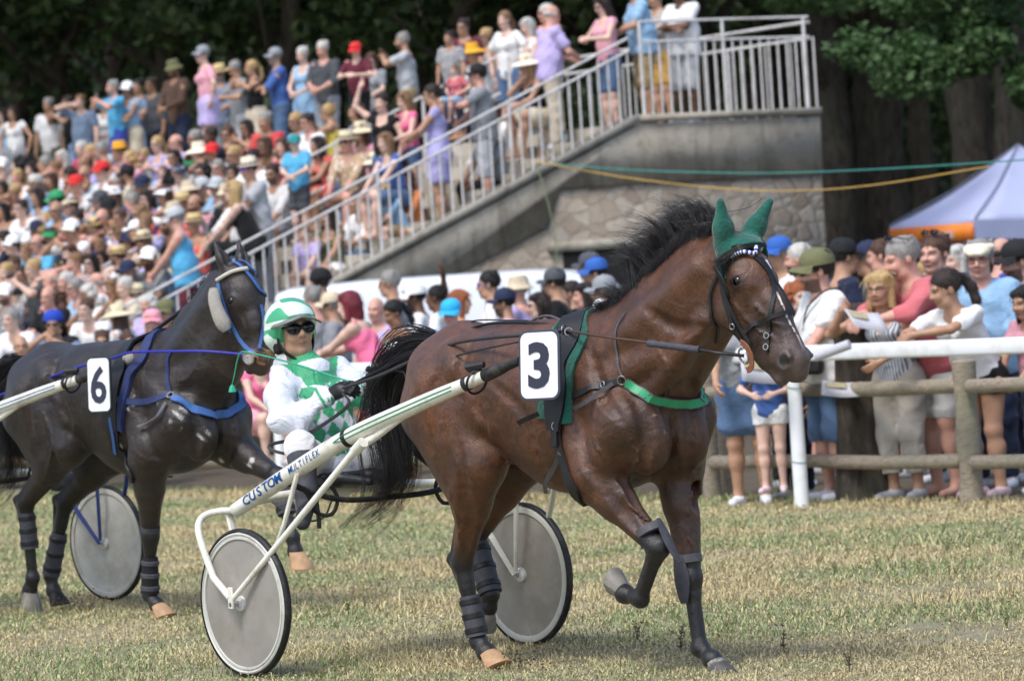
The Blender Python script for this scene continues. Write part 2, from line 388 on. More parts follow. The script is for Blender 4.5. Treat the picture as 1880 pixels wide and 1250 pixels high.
def weed(x,y,h,seed):
    r=np.random.RandomState(seed); m=MB()
    for k in range(r.randint(3,6)):
        a=r.rand()*6.28; L=h*r.uniform(.6,1.1); p=[(0,0,0)]; t=r.uniform(.1,.4)
        for i in range(1,5): p.append((math.cos(a)*L*t*i/4*(i/4),math.sin(a)*L*t*i/4*(i/4),L*i/4))
        m.tube(p,[.0022,.002,.0018,.0014,.001],4)
        for i in range(r.randint(5,10)):
            q=p[r.randint(1,5)]; b_=r.rand()*6.28; l=r.uniform(.012,.035); d=np.array([math.cos(b_),math.sin(b_),.5]); e=np.cross(d,[0,0,1]); q=np.array(q); w_=.006
            m.add([q,q+d*l*.5+e*w_,q+d*l,q+d*l*.5-e*w_],[(0,1,2,3)])
    mt=simple('brown dry weed' if seed%2 else 'green weed','6b5b45' if seed%2 else '6d7f4f',.8)
    o=m.build('weed_plant',mt,smooth=False,loc=(x,y,0)); return o
WD=[(1560,1225,.11,1,'brown dry weed standing at the bottom right of the track'),(1250,1190,.12,3,'brown dry weed just left of the planted front hoof'),(1170,1170,.10,5,'brown weed between the raised hoof and the planted hoof'),(1440,1190,.13,7,'thin brown weed right of the bay horse front hoof'),(1850,1150,.12,2,'green weed clump at the right edge of the grass'),(1740,1010,.12,4,'green weed alone in the grass below the wooden post'),(1430,905,.2,6,'tuft of green weed growing beside the white post foot'),(1395,1010,.16,8,'tall green weed clump in the grass below the rail'),(1610,1040,.13,10,'small green weed in mid grass under the barefoot man'),(640,1120,.10,12,'low green weed between the two wheels of the white sulky')]
for x,y,h,sd_,lb in WD:
    g=GP(x,y+8); o=weed(g[0],g[1],h,sd_); tag(o,lb,'weed','weeds in the track')
# ================================================================ white running rail
M_pvc=simple('white rail plastic',(.93,.94,.95),.35,var=.03,scale=6,bstr=.04,dirt=(.80,.80,.76))
def rail_profile(w_,h_): return [(math.copysign(abs(math.cos(a))**.45,math.cos(a))*w_/2,math.copysign(abs(math.sin(a))**.45,math.sin(a))*h_/2) for a in np.linspace(0,2*math.pi,20,endpoint=False)]
def sweep(mb,A,B,prof,m=0,up=(0,0,1)):
    A=np.array(A,float);B=np.array(B,float); t=B-A; t/=np.linalg.norm(t); u=np.array(up,float); u-=t*(u@t); u/=np.linalg.norm(u); s=np.cross(t,u); n=len(prof)
    V=[A+s*x+u*y for x,y in prof]+[B+s*x+u*y for x,y in prof]
    mb.add(V,[(i,(i+1)%n,n+(i+1)%n,n+i) for i in range(n)]+[tuple(range(n))[::-1],tuple(range(n,2*n))],m)
rr=empty('running_rail',RL(0),label='white plastic running rail along the track edge in front of the wooden fence',cat='rail')
rr.location=(0,0,0)
PR=rail_profile(.10,.115)
tp0=2.85 # distance along the line of the post seen in the photo
for i in range(-2,9):
    a,b=RL(tp0+4*i),RL(tp0+4*(i+1)); m=MB(); sweep(m,a+(0,0,1.115),b+(0,0,1.115),PR); m.build('rail_section',M_pvc,rr)
for i in range(-1,9):
    p=RL(tp0+4*i,.0); m=MB(); 
    m.tube([p+(0,0,-.05),p+(0,0,.4),p+(0,0,.8),p+(-.012,0,1.0),p+(-.015,0,1.075)],[.055,.054,.051,.048,.046],14); m.build('post',M_pvc,rr)
for z in(.33,.87): m=MB(); p=RL(tp0); m.ring(p+(0,0,z),(.12,-.1,1),.056,.003); m.build('cord_tie',simple('green cord','2f6f63',.7),rr)
# ================================================================ wooden fence
def wood_mat():
    m,nt,b=material('weathered round timber'); tc=nt.nodes.new('ShaderNodeTexCoord'); mp=N(nt,'Mapping'); nt.links.new(tc.outputs['Object'],mp.inputs[0])
    mp.inputs['Scale'].default_value=(3,3,9); wv=noise(nt,6,6,.65,vec=mp.outputs[0],dist=1.2); f=noise(nt,2.2,5,.6)
    c=ramp(nt,wv,[(.3,lin('6b6055')),(.5,lin('978b7b')),(.72,lin('aca190'))]).outputs[0]; c=mixc(nt,ramp(nt,f,[(.45,0.),(.7,.6)]).outputs[0],c,lin('7d8069'))
    nt.links.new(c,b.inputs['Base Color']); b.inputs['Roughness'].default_value=.85; bump(nt,b,wv,.7,.01); return m
M_wood=wood_mat()
def W2(t): return RL(t,.46)
wf=empty('wooden_fence',(0,0,0),label='weathered round timber post and rail fence behind the white rail',cat='fence')
tw=1.42
WP=[tw-6.6,tw-3.3,tw,tw+3.28]+[tw+3.28+3.3*i for i in range(1,11)]
def wobble(P,r,seed,n=14):
    q=np.random.RandomState(seed); k=len(P); return [r*(1+.05*q.normal()) for _ in range(k)]
for i,t in enumerate(WP):
    p=W2(t); r=.085 if i<3 else .07; ht=1.0 if i==2 else .98; q=np.linspace(-.1,ht,7); m=MB(); m.tube([p+(0,0,z) for z in q]+[p+(0,0,ht+.015)],wobble(q,r,i)+[r*.82],14); m.build('post',M_wood,wf)
    if i+1<len(WP):
        for z in(.83,.30):
            a,b=W2(t+.10),W2(WP[i+1]-.10); k=8; L=[lerp_(a,b,j/(k-1))+np.array([-.02,-.04,z+.012*math.sin(j*1.3+i)]) for j in range(k)] if False else None
            P=[a*(1-j/7)+b*(j/7)+np.array([-.03,-.05,z+.006*math.sin(j*1.3+i)]) for j in range(8)]
            P=[P[0]-(P[1]-P[0])*.09]+P+[P[-1]+(P[-1]-P[-2])*.09]; R=[.028]+wobble(range(8),.053,i*7+int(z*9))+[.028]; m=MB(); m.tube(P,R,12); m.build('fence_rail',M_wood,wf)
# left hand second post seen beside the first
p=RL(tw+3.42,.72); m=MB(); m.tube([p+(0,0,z) for z in(-.1,.3,.7,1.02)],[.075,.073,.074,.07],12); o=m.build('timber_post',M_wood); tag(o,'pale grey timber post standing just behind the fence end','post')
# ================================================================ grandstand
S0=np.array([-1.74,49.,0]); SA=np.array([.866,.5,0]); SB=np.array([-.5,.866,0]); SLO=.418
def SP(al,b,z=0.): return S0+SA*al+SB*b+np.array([0,0,z])
def slz(al): return min(2.02+SLO*al,3.60)
def conc_mat(name,base,dark,light,moss='5c5f4e'):
    m,nt,b=material(name); f=noise(nt,.9,8,.7); f2=noise(nt,7,6,.7); tc=nt.nodes.new('ShaderNodeTexCoord'); mp=N(nt,'Mapping'); mp.inputs['Scale'].default_value=(2.2,2.2,.35); nt.links.new(tc.outputs['Object'],mp.inputs[0]); st=noise(nt,1.4,6,.75,vec=mp.outputs[0])
    c=ramp(nt,f,[(.34,lin(dark)),(.5,lin(base)),(.68,lin(light))]).outputs[0]
    c=mixc(nt,ramp(nt,st,[(.50,0.),(.66,.85)]).outputs[0],c,lin(dark)); c=mixc(nt,ramp(nt,f2,[(.52,0.),(.75,.7)]).outputs[0],c,lin(moss))
    nt.links.new(c,b.inputs['Base Color']); b.inputs['Roughness'].default_value=.93; bump(nt,b,f2,.6,.02); return m
M_conc=conc_mat('weathered concrete','9b9486','736c60','ada698')
M_cap=conc_mat('worn concrete kerb','a9a294','857e72','bab3a5')
def stone_mat():
    m,nt,b=material('rubble stone wall'); tc=nt.nodes.new('ShaderNodeTexCoord'); mp=N(nt,'Mapping'); mp.inputs['Scale'].default_value=(1,1,1.35); nt.links.new(tc.outputs['Object'],mp.inputs[0])
    dn=noise(nt,3,3); vec=mixc(nt,.07,mp.outputs[0],(0,0,0)); 
    wn=N(nt,'TexNoise'); wn.inputs['Scale'].default_value=2.5; nt.links.new(mp.outputs[0],wn.inputs[0]); va=N(nt,'VectorMath',operation='MULTIPLY_ADD'); nt.links.new(wn.outputs['Color'],va.inputs[0]); va.inputs[1].default_value=(.30,.30,.30); nt.links.new(mp.outputs[0],va.inputs[2])
    v=N(nt,'TexVoronoi'); v.inputs['Scale'].default_value=4.3; v.inputs['Randomness'].default_value=.85; nt.links.new(va.outputs[0],v.inputs['Vector'])
    e=N(nt,'TexVoronoi',feature='DISTANCE_TO_EDGE'); e.inputs['Scale'].default_value=4.3; e.inputs['Randomness'].default_value=.85; nt.links.new(va.outputs[0],e.inputs['Vector'])
    sp=N(nt,'SeparateColor'); nt.links.new(v.outputs['Color'],sp.inputs[0])
    c=ramp(nt,sp.outputs[0],[(0.,lin('7c7061')),(.35,lin('93877a')),(.65,lin('a39a8c')),(1.,lin('86817a'))]).outputs[0]
    g=noise(nt,14,6,.7); c=mixc(nt,ramp(nt,g,[(.45,0.),(.7,.6)]).outputs[0],c,lin('6f675a'))
    mo=ramp(nt,e.outputs['Distance'],[(.01,.85),(.06,0.)]).outputs[0]; c=mixc(nt,mo,c,lin('7d7567')); big=noise(nt,.8,5,.6); c=mixc(nt,ramp(nt,big,[(.45,0.),(.7,.55)]).outputs[0],c,lin('7a7367'))
    nt.links.new(c,b.inputs['Base Color']); b.inputs['Roughness'].default_value=.92
    h=ramp(nt,e.outputs['Distance'],[(.0,0.),(.16,1.)]).outputs[0]; bump(nt,b,h,.5,.03); return m
gs=empty('grandstand',SP(0,0),label='stepped grandstand of weathered concrete with rubble stone end wall',cat='grandstand'); gs.location=(0,0,0)
# flank: concrete stringer and panel, polygon in (al,z)
def flank(name,poly,th,out,mat):
    m=MB(); m.prism([SP(a,-out,z) for a,z in poly],SB*(th)); return m.build(name,mat,gs,smooth=False)
AE=6.47
flank('end_wall',[(-4.9,-.05),(AE,-.05),(AE,3.56),(3.90,3.56),(-4.9,-.02)],.5,0.,M_conc)
flank('concrete_band',[(-4.7,.02),(-4.2,-.02),(-1.2,.98),(0.3,1.55),(2.55,2.42),(2.75,2.85),(4.0,2.87),(AE,2.87),(AE+.02,3.57),(3.92,3.57)],.05,.05,M_conc)
flank('stone_wall',[(1.0,-.03),(AE-.0,-.03),(AE,2.86),(4.0,2.86),(2.77,2.84),(2.57,2.40),(1.0,1.80)],.03,.028,stone_mat())
flank('lintel',[(2.55,2.12),(4.6,2.12),(4.6,2.24),(2.55,2.24)],.04,.065,M_cap)
flank('doorway_shade',[(2.75,-.02),(4.4,-.02),(4.4,2.12),(2.75,2.12)],.02,.045,simple('painted opening shade',(.035,.033,.03),.95,var=.2))  # flat dark panel, the shade inside the opening is in its colour
m=MB(); m.prism([SP(-4.9,-.08,0.0),SP(3.9,-.08,3.60),SP(3.9,-.08,3.68),SP(-4.9,-.08,.08)],SB*.3); m.prism([SP(3.903,-.08,3.60),SP(AE+.03,-.08,3.60),SP(AE+.03,-.08,3.68),SP(3.903,-.08,3.68)],SB*.3); m.build('kerb_cap',M_cap,gs,smooth=False)
# steps run the whole length
NS=22; dA=(3.9+4.9)/NS
for i in range(NS):
    a0=-4.9+i*dA; z=2.02+SLO*(a0+dA); m=MB(); m.prism([SP(a0,.23,0),SP(a0+dA,.23,0),SP(a0+dA,.23,z-.08),SP(a0,.23,z-.08)],SB*44); m.build('step',M_cap if i%2 else M_conc,gs,smooth=False)
m=MB(); m.prism([SP(3.903,.5,0),SP(AE,.5,0),SP(AE,.5,3.60),SP(3.903,.5,3.60)],SB*43.7); m.build('top_walkway',M_conc,gs,smooth=False)
# railings
M_rail=simple('worn grey painted steel',(.84,.83,.82),.5,var=.10,scale=9,dirt='a89d92')
def railing(lab,b,al0,al1,sp_,post_every,h1,h2,balus=True,off=.03,zf=slz,r=.0135,top=True):
    t=empty('railing',(0,0,0),label=lab,cat='railing',group=None)
    n=int(round((al1-al0)/sp_))
    for i in range(n+1):
        al=al0+i*sp_; z=zf(al)+.06
        if i%post_every==0:
            m=MB(); m.tube([SP(al,b,z-.06),SP(al,b,z+h2)],.021,8); m.build('post',M_rail,t)
        elif balus:
            m=MB(); m.tube([SP(al,b,z-.03),SP(al,b,z+h1)],r,6); m.build('baluster',M_rail,t)
    brk=[al0]+([3.9] if al0<3.9<al1 else [])+[al1]
    for a,c in zip(brk[:-1],brk[1:]):
        for h in(h1,h2):
            m=MB(); m.tube([SP(a,b-.0,zf(a)+.06+h),SP(c,b,zf(c)+.06+h)],.016,8); m.build('handrail',M_rail,t)
    return t
railing('grey steel railing with upright bars up the near end of the grandstand',.02,-3.2,3.86,.138,13,.78,.93)
railing('grey steel railing with upright bars round the top landing of the grandstand',.0,4.02,AE-.04,.13,9,.86,1.10,zf=lambda a:3.62)
tb=empty('railing',(0,0,0),label='grey steel railing with upright bars along the back of the grandstand landing',cat='railing')
for i in range(26):
    m=MB(); p=SP(AE-.03,.15+i*.28,3.6); m.tube([p,p+(0,0,.92)],.011 if i%6 else .02,6); m.build('baluster' if i%6 else 'post',M_rail,tb)
for h in(.92,1.12): m=MB(); m.tube([SP(AE-.03,.0,3.6+h),SP(AE-.03,7.3,3.6+h)],.02,8); m.build('handrail',M_rail,tb)
railing('plain steel handrail going down through the seated crowd',3.,-2.3,3.8,1.25,1,.5,.95,balus=False)
# ================================================================ trees
def bark_mat():
    m,nt,b=material('dark oak bark'); tc=nt.nodes.new('ShaderNodeTexCoord'); mp=N(nt,'Mapping'); mp.inputs['Scale'].default_value=(9,9,2.2); nt.links.new(tc.outputs['Object'],mp.inputs[0])
    f=noise(nt,1.4,7,.7,vec=mp.outputs[0],dist=.6); g=noise(nt,1.3,4); c=ramp(nt,f,[(.35,lin('241e19')),(.58,lin('4e463d')),(.8,lin('736a5e'))]).outputs[0]; c=mixc(nt,ramp(nt,g,[(.5,0.),(.7,.5)]).outputs[0],c,lin('4d523f'))
    nt.links.new(c,b.inputs['Base Color']); b.inputs['Roughness'].default_value=.95; bump(nt,b,f,1.,.05); return m
M_bark=bark_mat()
def leaf_mat(name,a,b2,c3):
    m,nt,b=material(name); oi=N(nt,'VertexColor',layer_name='paint'); sp=N(nt,'SeparateColor'); nt.links.new(oi.outputs[0],sp.inputs[0])
    c=ramp(nt,sp.outputs[0],[(0.,a),(.55,b2),(1.,c3)]).outputs[0]; nt.links.new(c,b.inputs['Base Color']); b.inputs['Roughness'].default_value=.55; b.inputs['Specular IOR Level'].default_value=.35
    tr=N(nt,'BsdfTranslucent'); nt.links.new(c,tr.inputs[0]); mx=N(nt,'MixShader'); mx.inputs[0].default_value=.25; out=[n for n in nt.nodes if n.type=='OUTPUT_MATERIAL'][0]
    nt.links.new(b.outputs[0],mx.inputs[1]); nt.links.new(tr.outputs[0],mx.inputs[2]); nt.links.new(mx.outputs[0],out.inputs[0]); return m
M_leafshade=leaf_mat('oak leaves painted shaded',(.022,.040,.016),(.045,.078,.027),(.10,.15,.05))  # shade of the wood put into the leaf colour
M_leaflit=leaf_mat('oak leaves painted lit',(.035,.075,.025),(.07,.135,.045),(.12,.20,.075))  # same leaves in a lighter green that stands for daylight
def leaves(name,C,s,seed,r=None):
    """C: leaf centres (n,3); s: leaf length"""
    r=np.random.RandomState(seed); n=len(C); a=r.normal(size=(n,3)); a[:,2]*=.6; a/=np.linalg.norm(a,axis=1)[:,None]; b=np.cross(a,r.normal(size=(n,3))); b/=np.linalg.norm(b,axis=1)[:,None]
    L=(s*r.uniform(.6,1.3,n))[:,None]; c=np.cross(a,b)*L*.12
    V=np.stack([C-a*L*.5,C+b*L*.28+c,C+a*L*.5,C-b*L*.28+c],1).reshape(-1,3); F=np.arange(n*4).reshape(-1,4); me=mesh_np(name,V,F,smooth=False)
    A=me.color_attributes.new('paint','FLOAT_COLOR','POINT'); q=np.clip(r.rand(n)*.8+.25*r.rand(),0,1); C4=np.ones((n*4,4),np.float32); C4[:,0]=np.repeat(q,4); A.data.foreach_set('color',C4.ravel()); return me
def crown_pts(n,R,H,seed,nc=34,hang=.0):
    r=np.random.RandomState(seed); cc=[]
    for _ in range(nc):
        d=r.normal(size=3); d/=np.linalg.norm(d); k=r.rand()**.4; cc.append((d[0]*R*k,d[1]*R*k,d[2]*H*k-hang*r.rand()))
    cc=np.array(cc); i=r.randint(0,nc,n); d=r.normal(size=(n,3)); d/=np.linalg.norm(d,axis=1)[:,None]; rad=(R*.26*r.rand(n)**.45)[:,None]*(.6+.8*r.rand(nc)[i])[:,None]
    return cc[i]+d*rad*np.array([1,1,.6]),cc
CR=[]
for k in range(4):
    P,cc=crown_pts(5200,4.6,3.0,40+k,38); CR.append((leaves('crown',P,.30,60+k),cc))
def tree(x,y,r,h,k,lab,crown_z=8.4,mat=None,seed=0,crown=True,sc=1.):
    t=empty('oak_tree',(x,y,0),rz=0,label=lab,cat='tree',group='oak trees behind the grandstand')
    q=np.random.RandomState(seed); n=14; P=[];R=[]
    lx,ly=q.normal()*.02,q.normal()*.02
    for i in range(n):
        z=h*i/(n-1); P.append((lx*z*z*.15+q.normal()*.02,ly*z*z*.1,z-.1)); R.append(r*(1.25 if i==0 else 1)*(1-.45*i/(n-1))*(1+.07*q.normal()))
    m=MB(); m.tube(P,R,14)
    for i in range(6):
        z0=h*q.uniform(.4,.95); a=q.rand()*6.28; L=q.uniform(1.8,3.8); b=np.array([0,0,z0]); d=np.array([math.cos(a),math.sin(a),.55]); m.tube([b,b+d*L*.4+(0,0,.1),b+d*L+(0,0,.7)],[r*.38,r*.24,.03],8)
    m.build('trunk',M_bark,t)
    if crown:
        o=ob('crown',CR[k%4][0],mat or M_leafshade,t); o.location=(0,0,crown_z); o.rotation_euler=(0,0,seed*1.7); o.scale=(sc,sc,sc)
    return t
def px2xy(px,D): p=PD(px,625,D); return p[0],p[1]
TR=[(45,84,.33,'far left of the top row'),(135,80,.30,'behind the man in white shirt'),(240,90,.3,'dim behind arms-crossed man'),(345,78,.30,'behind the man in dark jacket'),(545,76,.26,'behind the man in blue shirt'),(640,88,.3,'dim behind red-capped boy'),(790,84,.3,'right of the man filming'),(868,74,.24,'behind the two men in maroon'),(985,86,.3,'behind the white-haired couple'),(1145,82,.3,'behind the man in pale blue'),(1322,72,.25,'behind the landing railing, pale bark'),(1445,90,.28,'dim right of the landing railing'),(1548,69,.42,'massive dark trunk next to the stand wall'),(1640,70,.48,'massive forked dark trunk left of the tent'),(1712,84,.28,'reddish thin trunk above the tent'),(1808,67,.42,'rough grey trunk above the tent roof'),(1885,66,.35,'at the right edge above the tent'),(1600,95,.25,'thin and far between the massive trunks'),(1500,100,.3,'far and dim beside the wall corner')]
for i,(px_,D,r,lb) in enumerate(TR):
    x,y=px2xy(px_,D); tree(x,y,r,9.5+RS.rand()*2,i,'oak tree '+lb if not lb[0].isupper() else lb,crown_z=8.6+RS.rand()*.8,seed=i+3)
# overhanging trees at the sides and behind make the shade
for i,(x,y) in enumerate([(-16,72),(-12,96),(-4,104),(6,100),(13,92),(16,76),(-20,88),(18,62),(10,108),(-14,112)]):
    t=tree(x,y,.33,10,i,'oak tree %s'%['beyond the far left end of the stand','deep in the wood left of centre','deep in the wood straight behind the stand','deep in the wood behind the landing','deep in the wood right of the landing','on the right edge of the wood','furthest left of the wood','close on the right beyond the tent','at the very back on the right','at the very back on the left'][i],crown_z=8.0,seed=i+50)
# boughs hanging at the top right, lit look put into their leaf colour
def bough(px_,py_,D,n,R,H,seed,lab,mat):
    p=PD(px_,py_,D); t=empty('leafy_bough' if False else 'oak_tree',(p[0],p[1],0),label=lab,cat='tree',group=None)
    P,cc=crown_pts(n,R,H,seed,30,.3); o=ob('crown',leaves('crown',P,.13,seed),mat,t); o.location=(0,0,p[2])
    m=MB(); m.tube([(R*3.2,8,0),(R*3.1,8,p[2]*.8),(R*2.0,4,p[2]+H*1.6),(0,0,p[2]+.4)],[.26,.2,.12,.03],10); m.build('trunk',M_bark,t)
    return t
bough(1815,35,54,12500,1.6,.95,5,'oak with green leaves coloured as lit hanging into the top right corner',M_leaflit)
bough(1500,-75,60,4000,1.4,.5,6,'oak with thin green leaves above the landing railing end',M_leaflit)
# far woods, a mass
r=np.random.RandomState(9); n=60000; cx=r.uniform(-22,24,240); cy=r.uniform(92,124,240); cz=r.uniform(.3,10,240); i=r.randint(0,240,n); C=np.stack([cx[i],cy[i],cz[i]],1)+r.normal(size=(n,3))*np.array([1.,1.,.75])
o=ob('woods',leaves('woods',C,.34,8),M_leafshade); tag(o,'dark far woodland foliage filling the gaps between trunks','woods',kind='stuff')
hl=MB(); hl.add([(-90,128,-1),(90,128,-1),(90,150,26),(-90,150,26)],[(0,1,2,3)]); o=hl.build('dark_backdrop',simple('painted wood darkness',(.10,.11,.08),.95,var=.4,scale=.6),smooth=False); tag(o,kind='structure')  # dark sheet added to plug gaps, standing for the darkness behind the trees
# canopy added out of view, a mass of leaves that keeps the wood dim
n=9000; C=np.stack([r.uniform(-30,30,n),r.uniform(64,128,n),r.uniform(10.5,13.,n)],1); o=ob('shade_canopy',leaves('shade_canopy',C,.8,11),M_leafshade); tag(o,'unseen canopy of oak leaves added to dim the wood','canopy',kind='stuff')
# ================================================================ trunk by the fence with a bag
p=GP(1512,931); m=MB(); q_=np.random.RandomState(4); m.tube([(0,0,z) for z in(-.1,.0,.25,.6,1.0,1.3,1.42,1.45)],[.27,.235,.20,.185,.18,.185,.17,.1],16); tt=m.build('tree_stump',M_bark,loc=(p[0]+.35,p[1]+.55,0)); tag(tt,'dark rough bark stump right behind the fence by the white post','stump')
# ropes
def rope(name,px,D0,D1,col,lab,r=.008):
    P=[PD(x,y,D0+(D1-D0)*i/(len(px)-1)) for i,(x,y) in enumerate(px)]; m=MB(); m.tube(spline(P,30),r,6); o=m.build(name,simple(name+col,col,.7)); tag(o,lab,'rope'); return o
rope('rope',[(1000,300),(1150,312),(1350,318),(1500,316),(1700,306),(1905,292)],50.0,38.6,'3f8f84','green rope stretched from the stand kerb to the tent top')
rope('rope',[(985,297),(1160,328),(1350,348),(1480,350),(1620,338),(1815,306)],50.1,38.7,'c9a24e','sagging yellow rope from the stand kerb towards the tent')
rope('rope',[(985,300),(1000,350),(1015,410),(1022,470),(1026,505)],49.9,49.4,'6d7a5a','green and yellow rope hanging down the end wall')
# ================================================================ tent
M_canv=simple('pale grey tent canvas',(.70,.73,.86),.7,var=.04,scale=3,bstr=.2)
def tent():
    D=61.; pk=PD(1864,268,D+1.2); c1=PD(1634,418,D+1.25); c2=PD(1790,403,D-1.25)
    e=c1-c2; e[2]=0; f=np.array([-e[1],e[0],0]); f=f if f[0]>0 else -f; sd=np.linalg.norm(e); 
    t=empty('gazebo_tent',(0,0,0),label='pale grey peaked tent with orange banner behind the right hand spectators',cat='tent')
    zE=c2[2]; A=np.array([c1[0],c1[1],zE]); B=c2.copy(); f=f/np.linalg.norm(f)*3.0; Cc=B+f; Dd=A+f; f=f+(pk-(A+B)/2-f/2)*np.array([1,1,0])*1.; Cc=B+f; Dd=A+f; ctr=(A+B+Cc+Dd)/4; ctr[2]=pk[2]
    K=[A,B,Cc,Dd]; m=MB()
    for i in range(4):
        a,b=K[i],K[(i+1)%4]; k=8; V=[];F=[]
        for u in range(k+1):
            for v in range(k+1):
                q=a*(1-v/k)+b*(v/k); q=q*(1-u/k)+ctr*(u/k); q=q+np.array([0,0,-.085*math.sin(math.pi*u/k)*(.85+.15*math.cos(math.pi*2*v/k))*(1 if u<k else 0)-.05*math.sin(math.pi*v/k)*(1-u/k)]); V.append(q)
        for u in range(k):
            for v in range(k): F.append((u*(k+1)+v,u*(k+1)+v+1,(u+1)*(k+1)+v+1,(u+1)*(k+1)+v))
        m.add(V,F)
    ro=m.build('roof',M_canv,t); q=ro.modifiers.new('solid','SOLIDIFY'); q.thickness=.006
    m=MB()
    for i in range(4): m.tube([K[i]+(0,0,.02),K[i]*.5+ctr*.5+(0,0,-.055),ctr+(0,0,.01)],.012,6)
    m.build('seam',simple('grey tent seam',(.45,.48,.55),.7),ro)
    for i in range(4):
        a,b=K[i],K[(i+1)%4]; m=MB(); V=[];F=[];n=17; o_=np.cross((b-a)/np.linalg.norm(b-a),[0,0,1.]); o_=o_ if (a-ctr)@o_>0 else -o_
        for j in range(n):
            for z in(0,.5,1): V.append(a+(b-a)*j/(n-1)+(0,0,-.27*z-.05*math.sin(math.pi*j/(n-1)))+o_*.012*math.sin(j*1.9+z)*z)
        for j in range(n-1):
            for z in(0,1): F.append((j*3+z,j*3+z+1,(j+1)*3+z+1,(j+1)*3+z))
        m.add(V,F); va=m.build('valance',M_canv,t)
        m2=MB(); q=a+(ctr-a)*.02; m2.tube([(q[0],q[1],0),(q[0],q[1],a[2]-.03)],.02,8); m2.build('leg',M_rail,t)
        if i==0:
            ex=(b-a)/np.linalg.norm(b-a); 
            if o_[1]>0: o_=-o_
            w_=np.linalg.norm(b-a)*.985; c=(a+b)/2+(0,0,-.165)+o_*.03; m=MB(); m.box(c,(w_,.25,.004),[ex,[0,0,1],o_]); bn=m.build('banner',simple('orange banner','f08a2c',.6,var=.12,scale=2.5,dirt='f2663a'),t,smooth=False)
            digit('ÎLOT FAIBLE',c+ex*w_*.17+o_*.006,ex,[0,0,1],o_,.13,simple('white lettering',(.9,.88,.9),.6),bn,name='lettering',sx=.75,bold=.015)
            m=MB(); q=np.random.RandomState(3)
            for wd_ in range(6):
                x0=-.45+wd_*.055; P=[c+ex*w_*(x0+q.uniform(0,.04))+np.array([0,0,q.uniform(-.10,.02)])+o_*.008 for _ in range(5)]; m.tube(spline(P,12),.008,5)
            m.build('painted_scrawl',simple('yellow paint','e8c21e',.6),bn)
    return t
# ================================================================ van
def rebase(t,loc):
    L=Vector(loc)
    for c in t.children: c.location=c.location-L
    t.location=L
def van():
    A=PD(1290,560,44.6); B=PD(488,560,45.2); A[2]=B[2]=0; d=(A-B); L=np.linalg.norm(d); d/=L; n=np.array([d[1],-d[0],0]); W_=1.9
    t=empty('parked_van',(0,0,0),label='white panel van parked between the crowd and the grandstand',cat='van')
    M_van=simple('white van paint',(.86,.88,.90),.25,var=.02,scale=2,bstr=.02,coat=.4)
    def prof(sc):
        return [(0.02,.35),(0,.9),(.03,1.5),(.10,1.84),(.28,1.885),(1.2,1.915),(3.1,1.915),(3.55,1.88),(3.85,1.80),(4.35,1.30),(4.55,1.18),(5.0,1.05),(5.1,.85),(5.12,.4),(4.9,.32),(.3,.32)]
    k=L/5.12; P=prof(1); Bq=np.array([B[0],B[1],0])
    secs=[(0,.90,-.12),(.05,.97,-.03),(.18,1,0),(W_-.18,1,0),(W_-.05,.97,-.03),(W_,.90,-.12)]
    V=[];nP=len(P)
    for y,_,dz in secs:
        for x,z in P:
            ins=0.0 if z<1.2 else (z-1.2)*.10; yy=y+(ins if y<W_/2 else -ins); zz=z+ (dz if z>1.75 else 0); V.append(Bq+d*x*k-n*yy*1.0+(0,0,zz))
    F=[(i*nP+j,i*nP+(j+1)%nP,(i+1)*nP+(j+1)%nP,(i+1)*nP+j) for i in range(len(secs)-1) for j in range(nP)]+[tuple(range(nP))[::-1],tuple((len(secs)-1)*nP+j for j in range(nP))]
    m=MB(); m.add(V,F); m.build('body',M_van,t,bevel=.02)
    gl=simple('dark van glass',(.03,.035,.04),.06,var=.1,bstr=0); o_=n*.004
    def side(poly,name,mat,o2=.004,th=.01):
        m=MB(); m.prism([Bq+d*x*k-n*(-.0+((z-1.2)*.10 if z>1.2 else 0))+n*o2+(0,0,z) for x,z in poly],n*th); return m.build(name,mat,t,smooth=False)
    side([(3.25,1.25),(4.12,1.25),(3.80,1.66),(3.62,1.74),(3.25,1.76)],'window',gl)
    for x in(.08,1.62,3.1): side([(x,.45),(x+.012,.45),(x+.012,1.78),(x,1.78)],'door_seam',simple('panel gap',(.25,.27,.29),.8),.003,.004)
    side([(.1,1.34),(3.1,1.34),(3.1,1.352),(.1,1.352)],'body_crease',simple('crease grey',(.55,.58,.6),.5),.003,.004)
    for x in(.95,4.25):
        m=MB(); c=Bq+d*x*k+n*.01+(0,0,.33); m.lathe([(0,.0),(.2,.0),(.3,.02),(.33,-.03),(.33,-.2),(0,-.2)],c,n,24); w_=m.build('wheel',simple('tyre rubber',(.05,.05,.05),.8),t)
        m=MB(); m.lathe([(0,.03),(.19,.025),(.20,.0)],c,n,20); m.build('rim',M_rail,w_)
    rebase(t,(B[0],B[1],0)); return t
tent(); van()
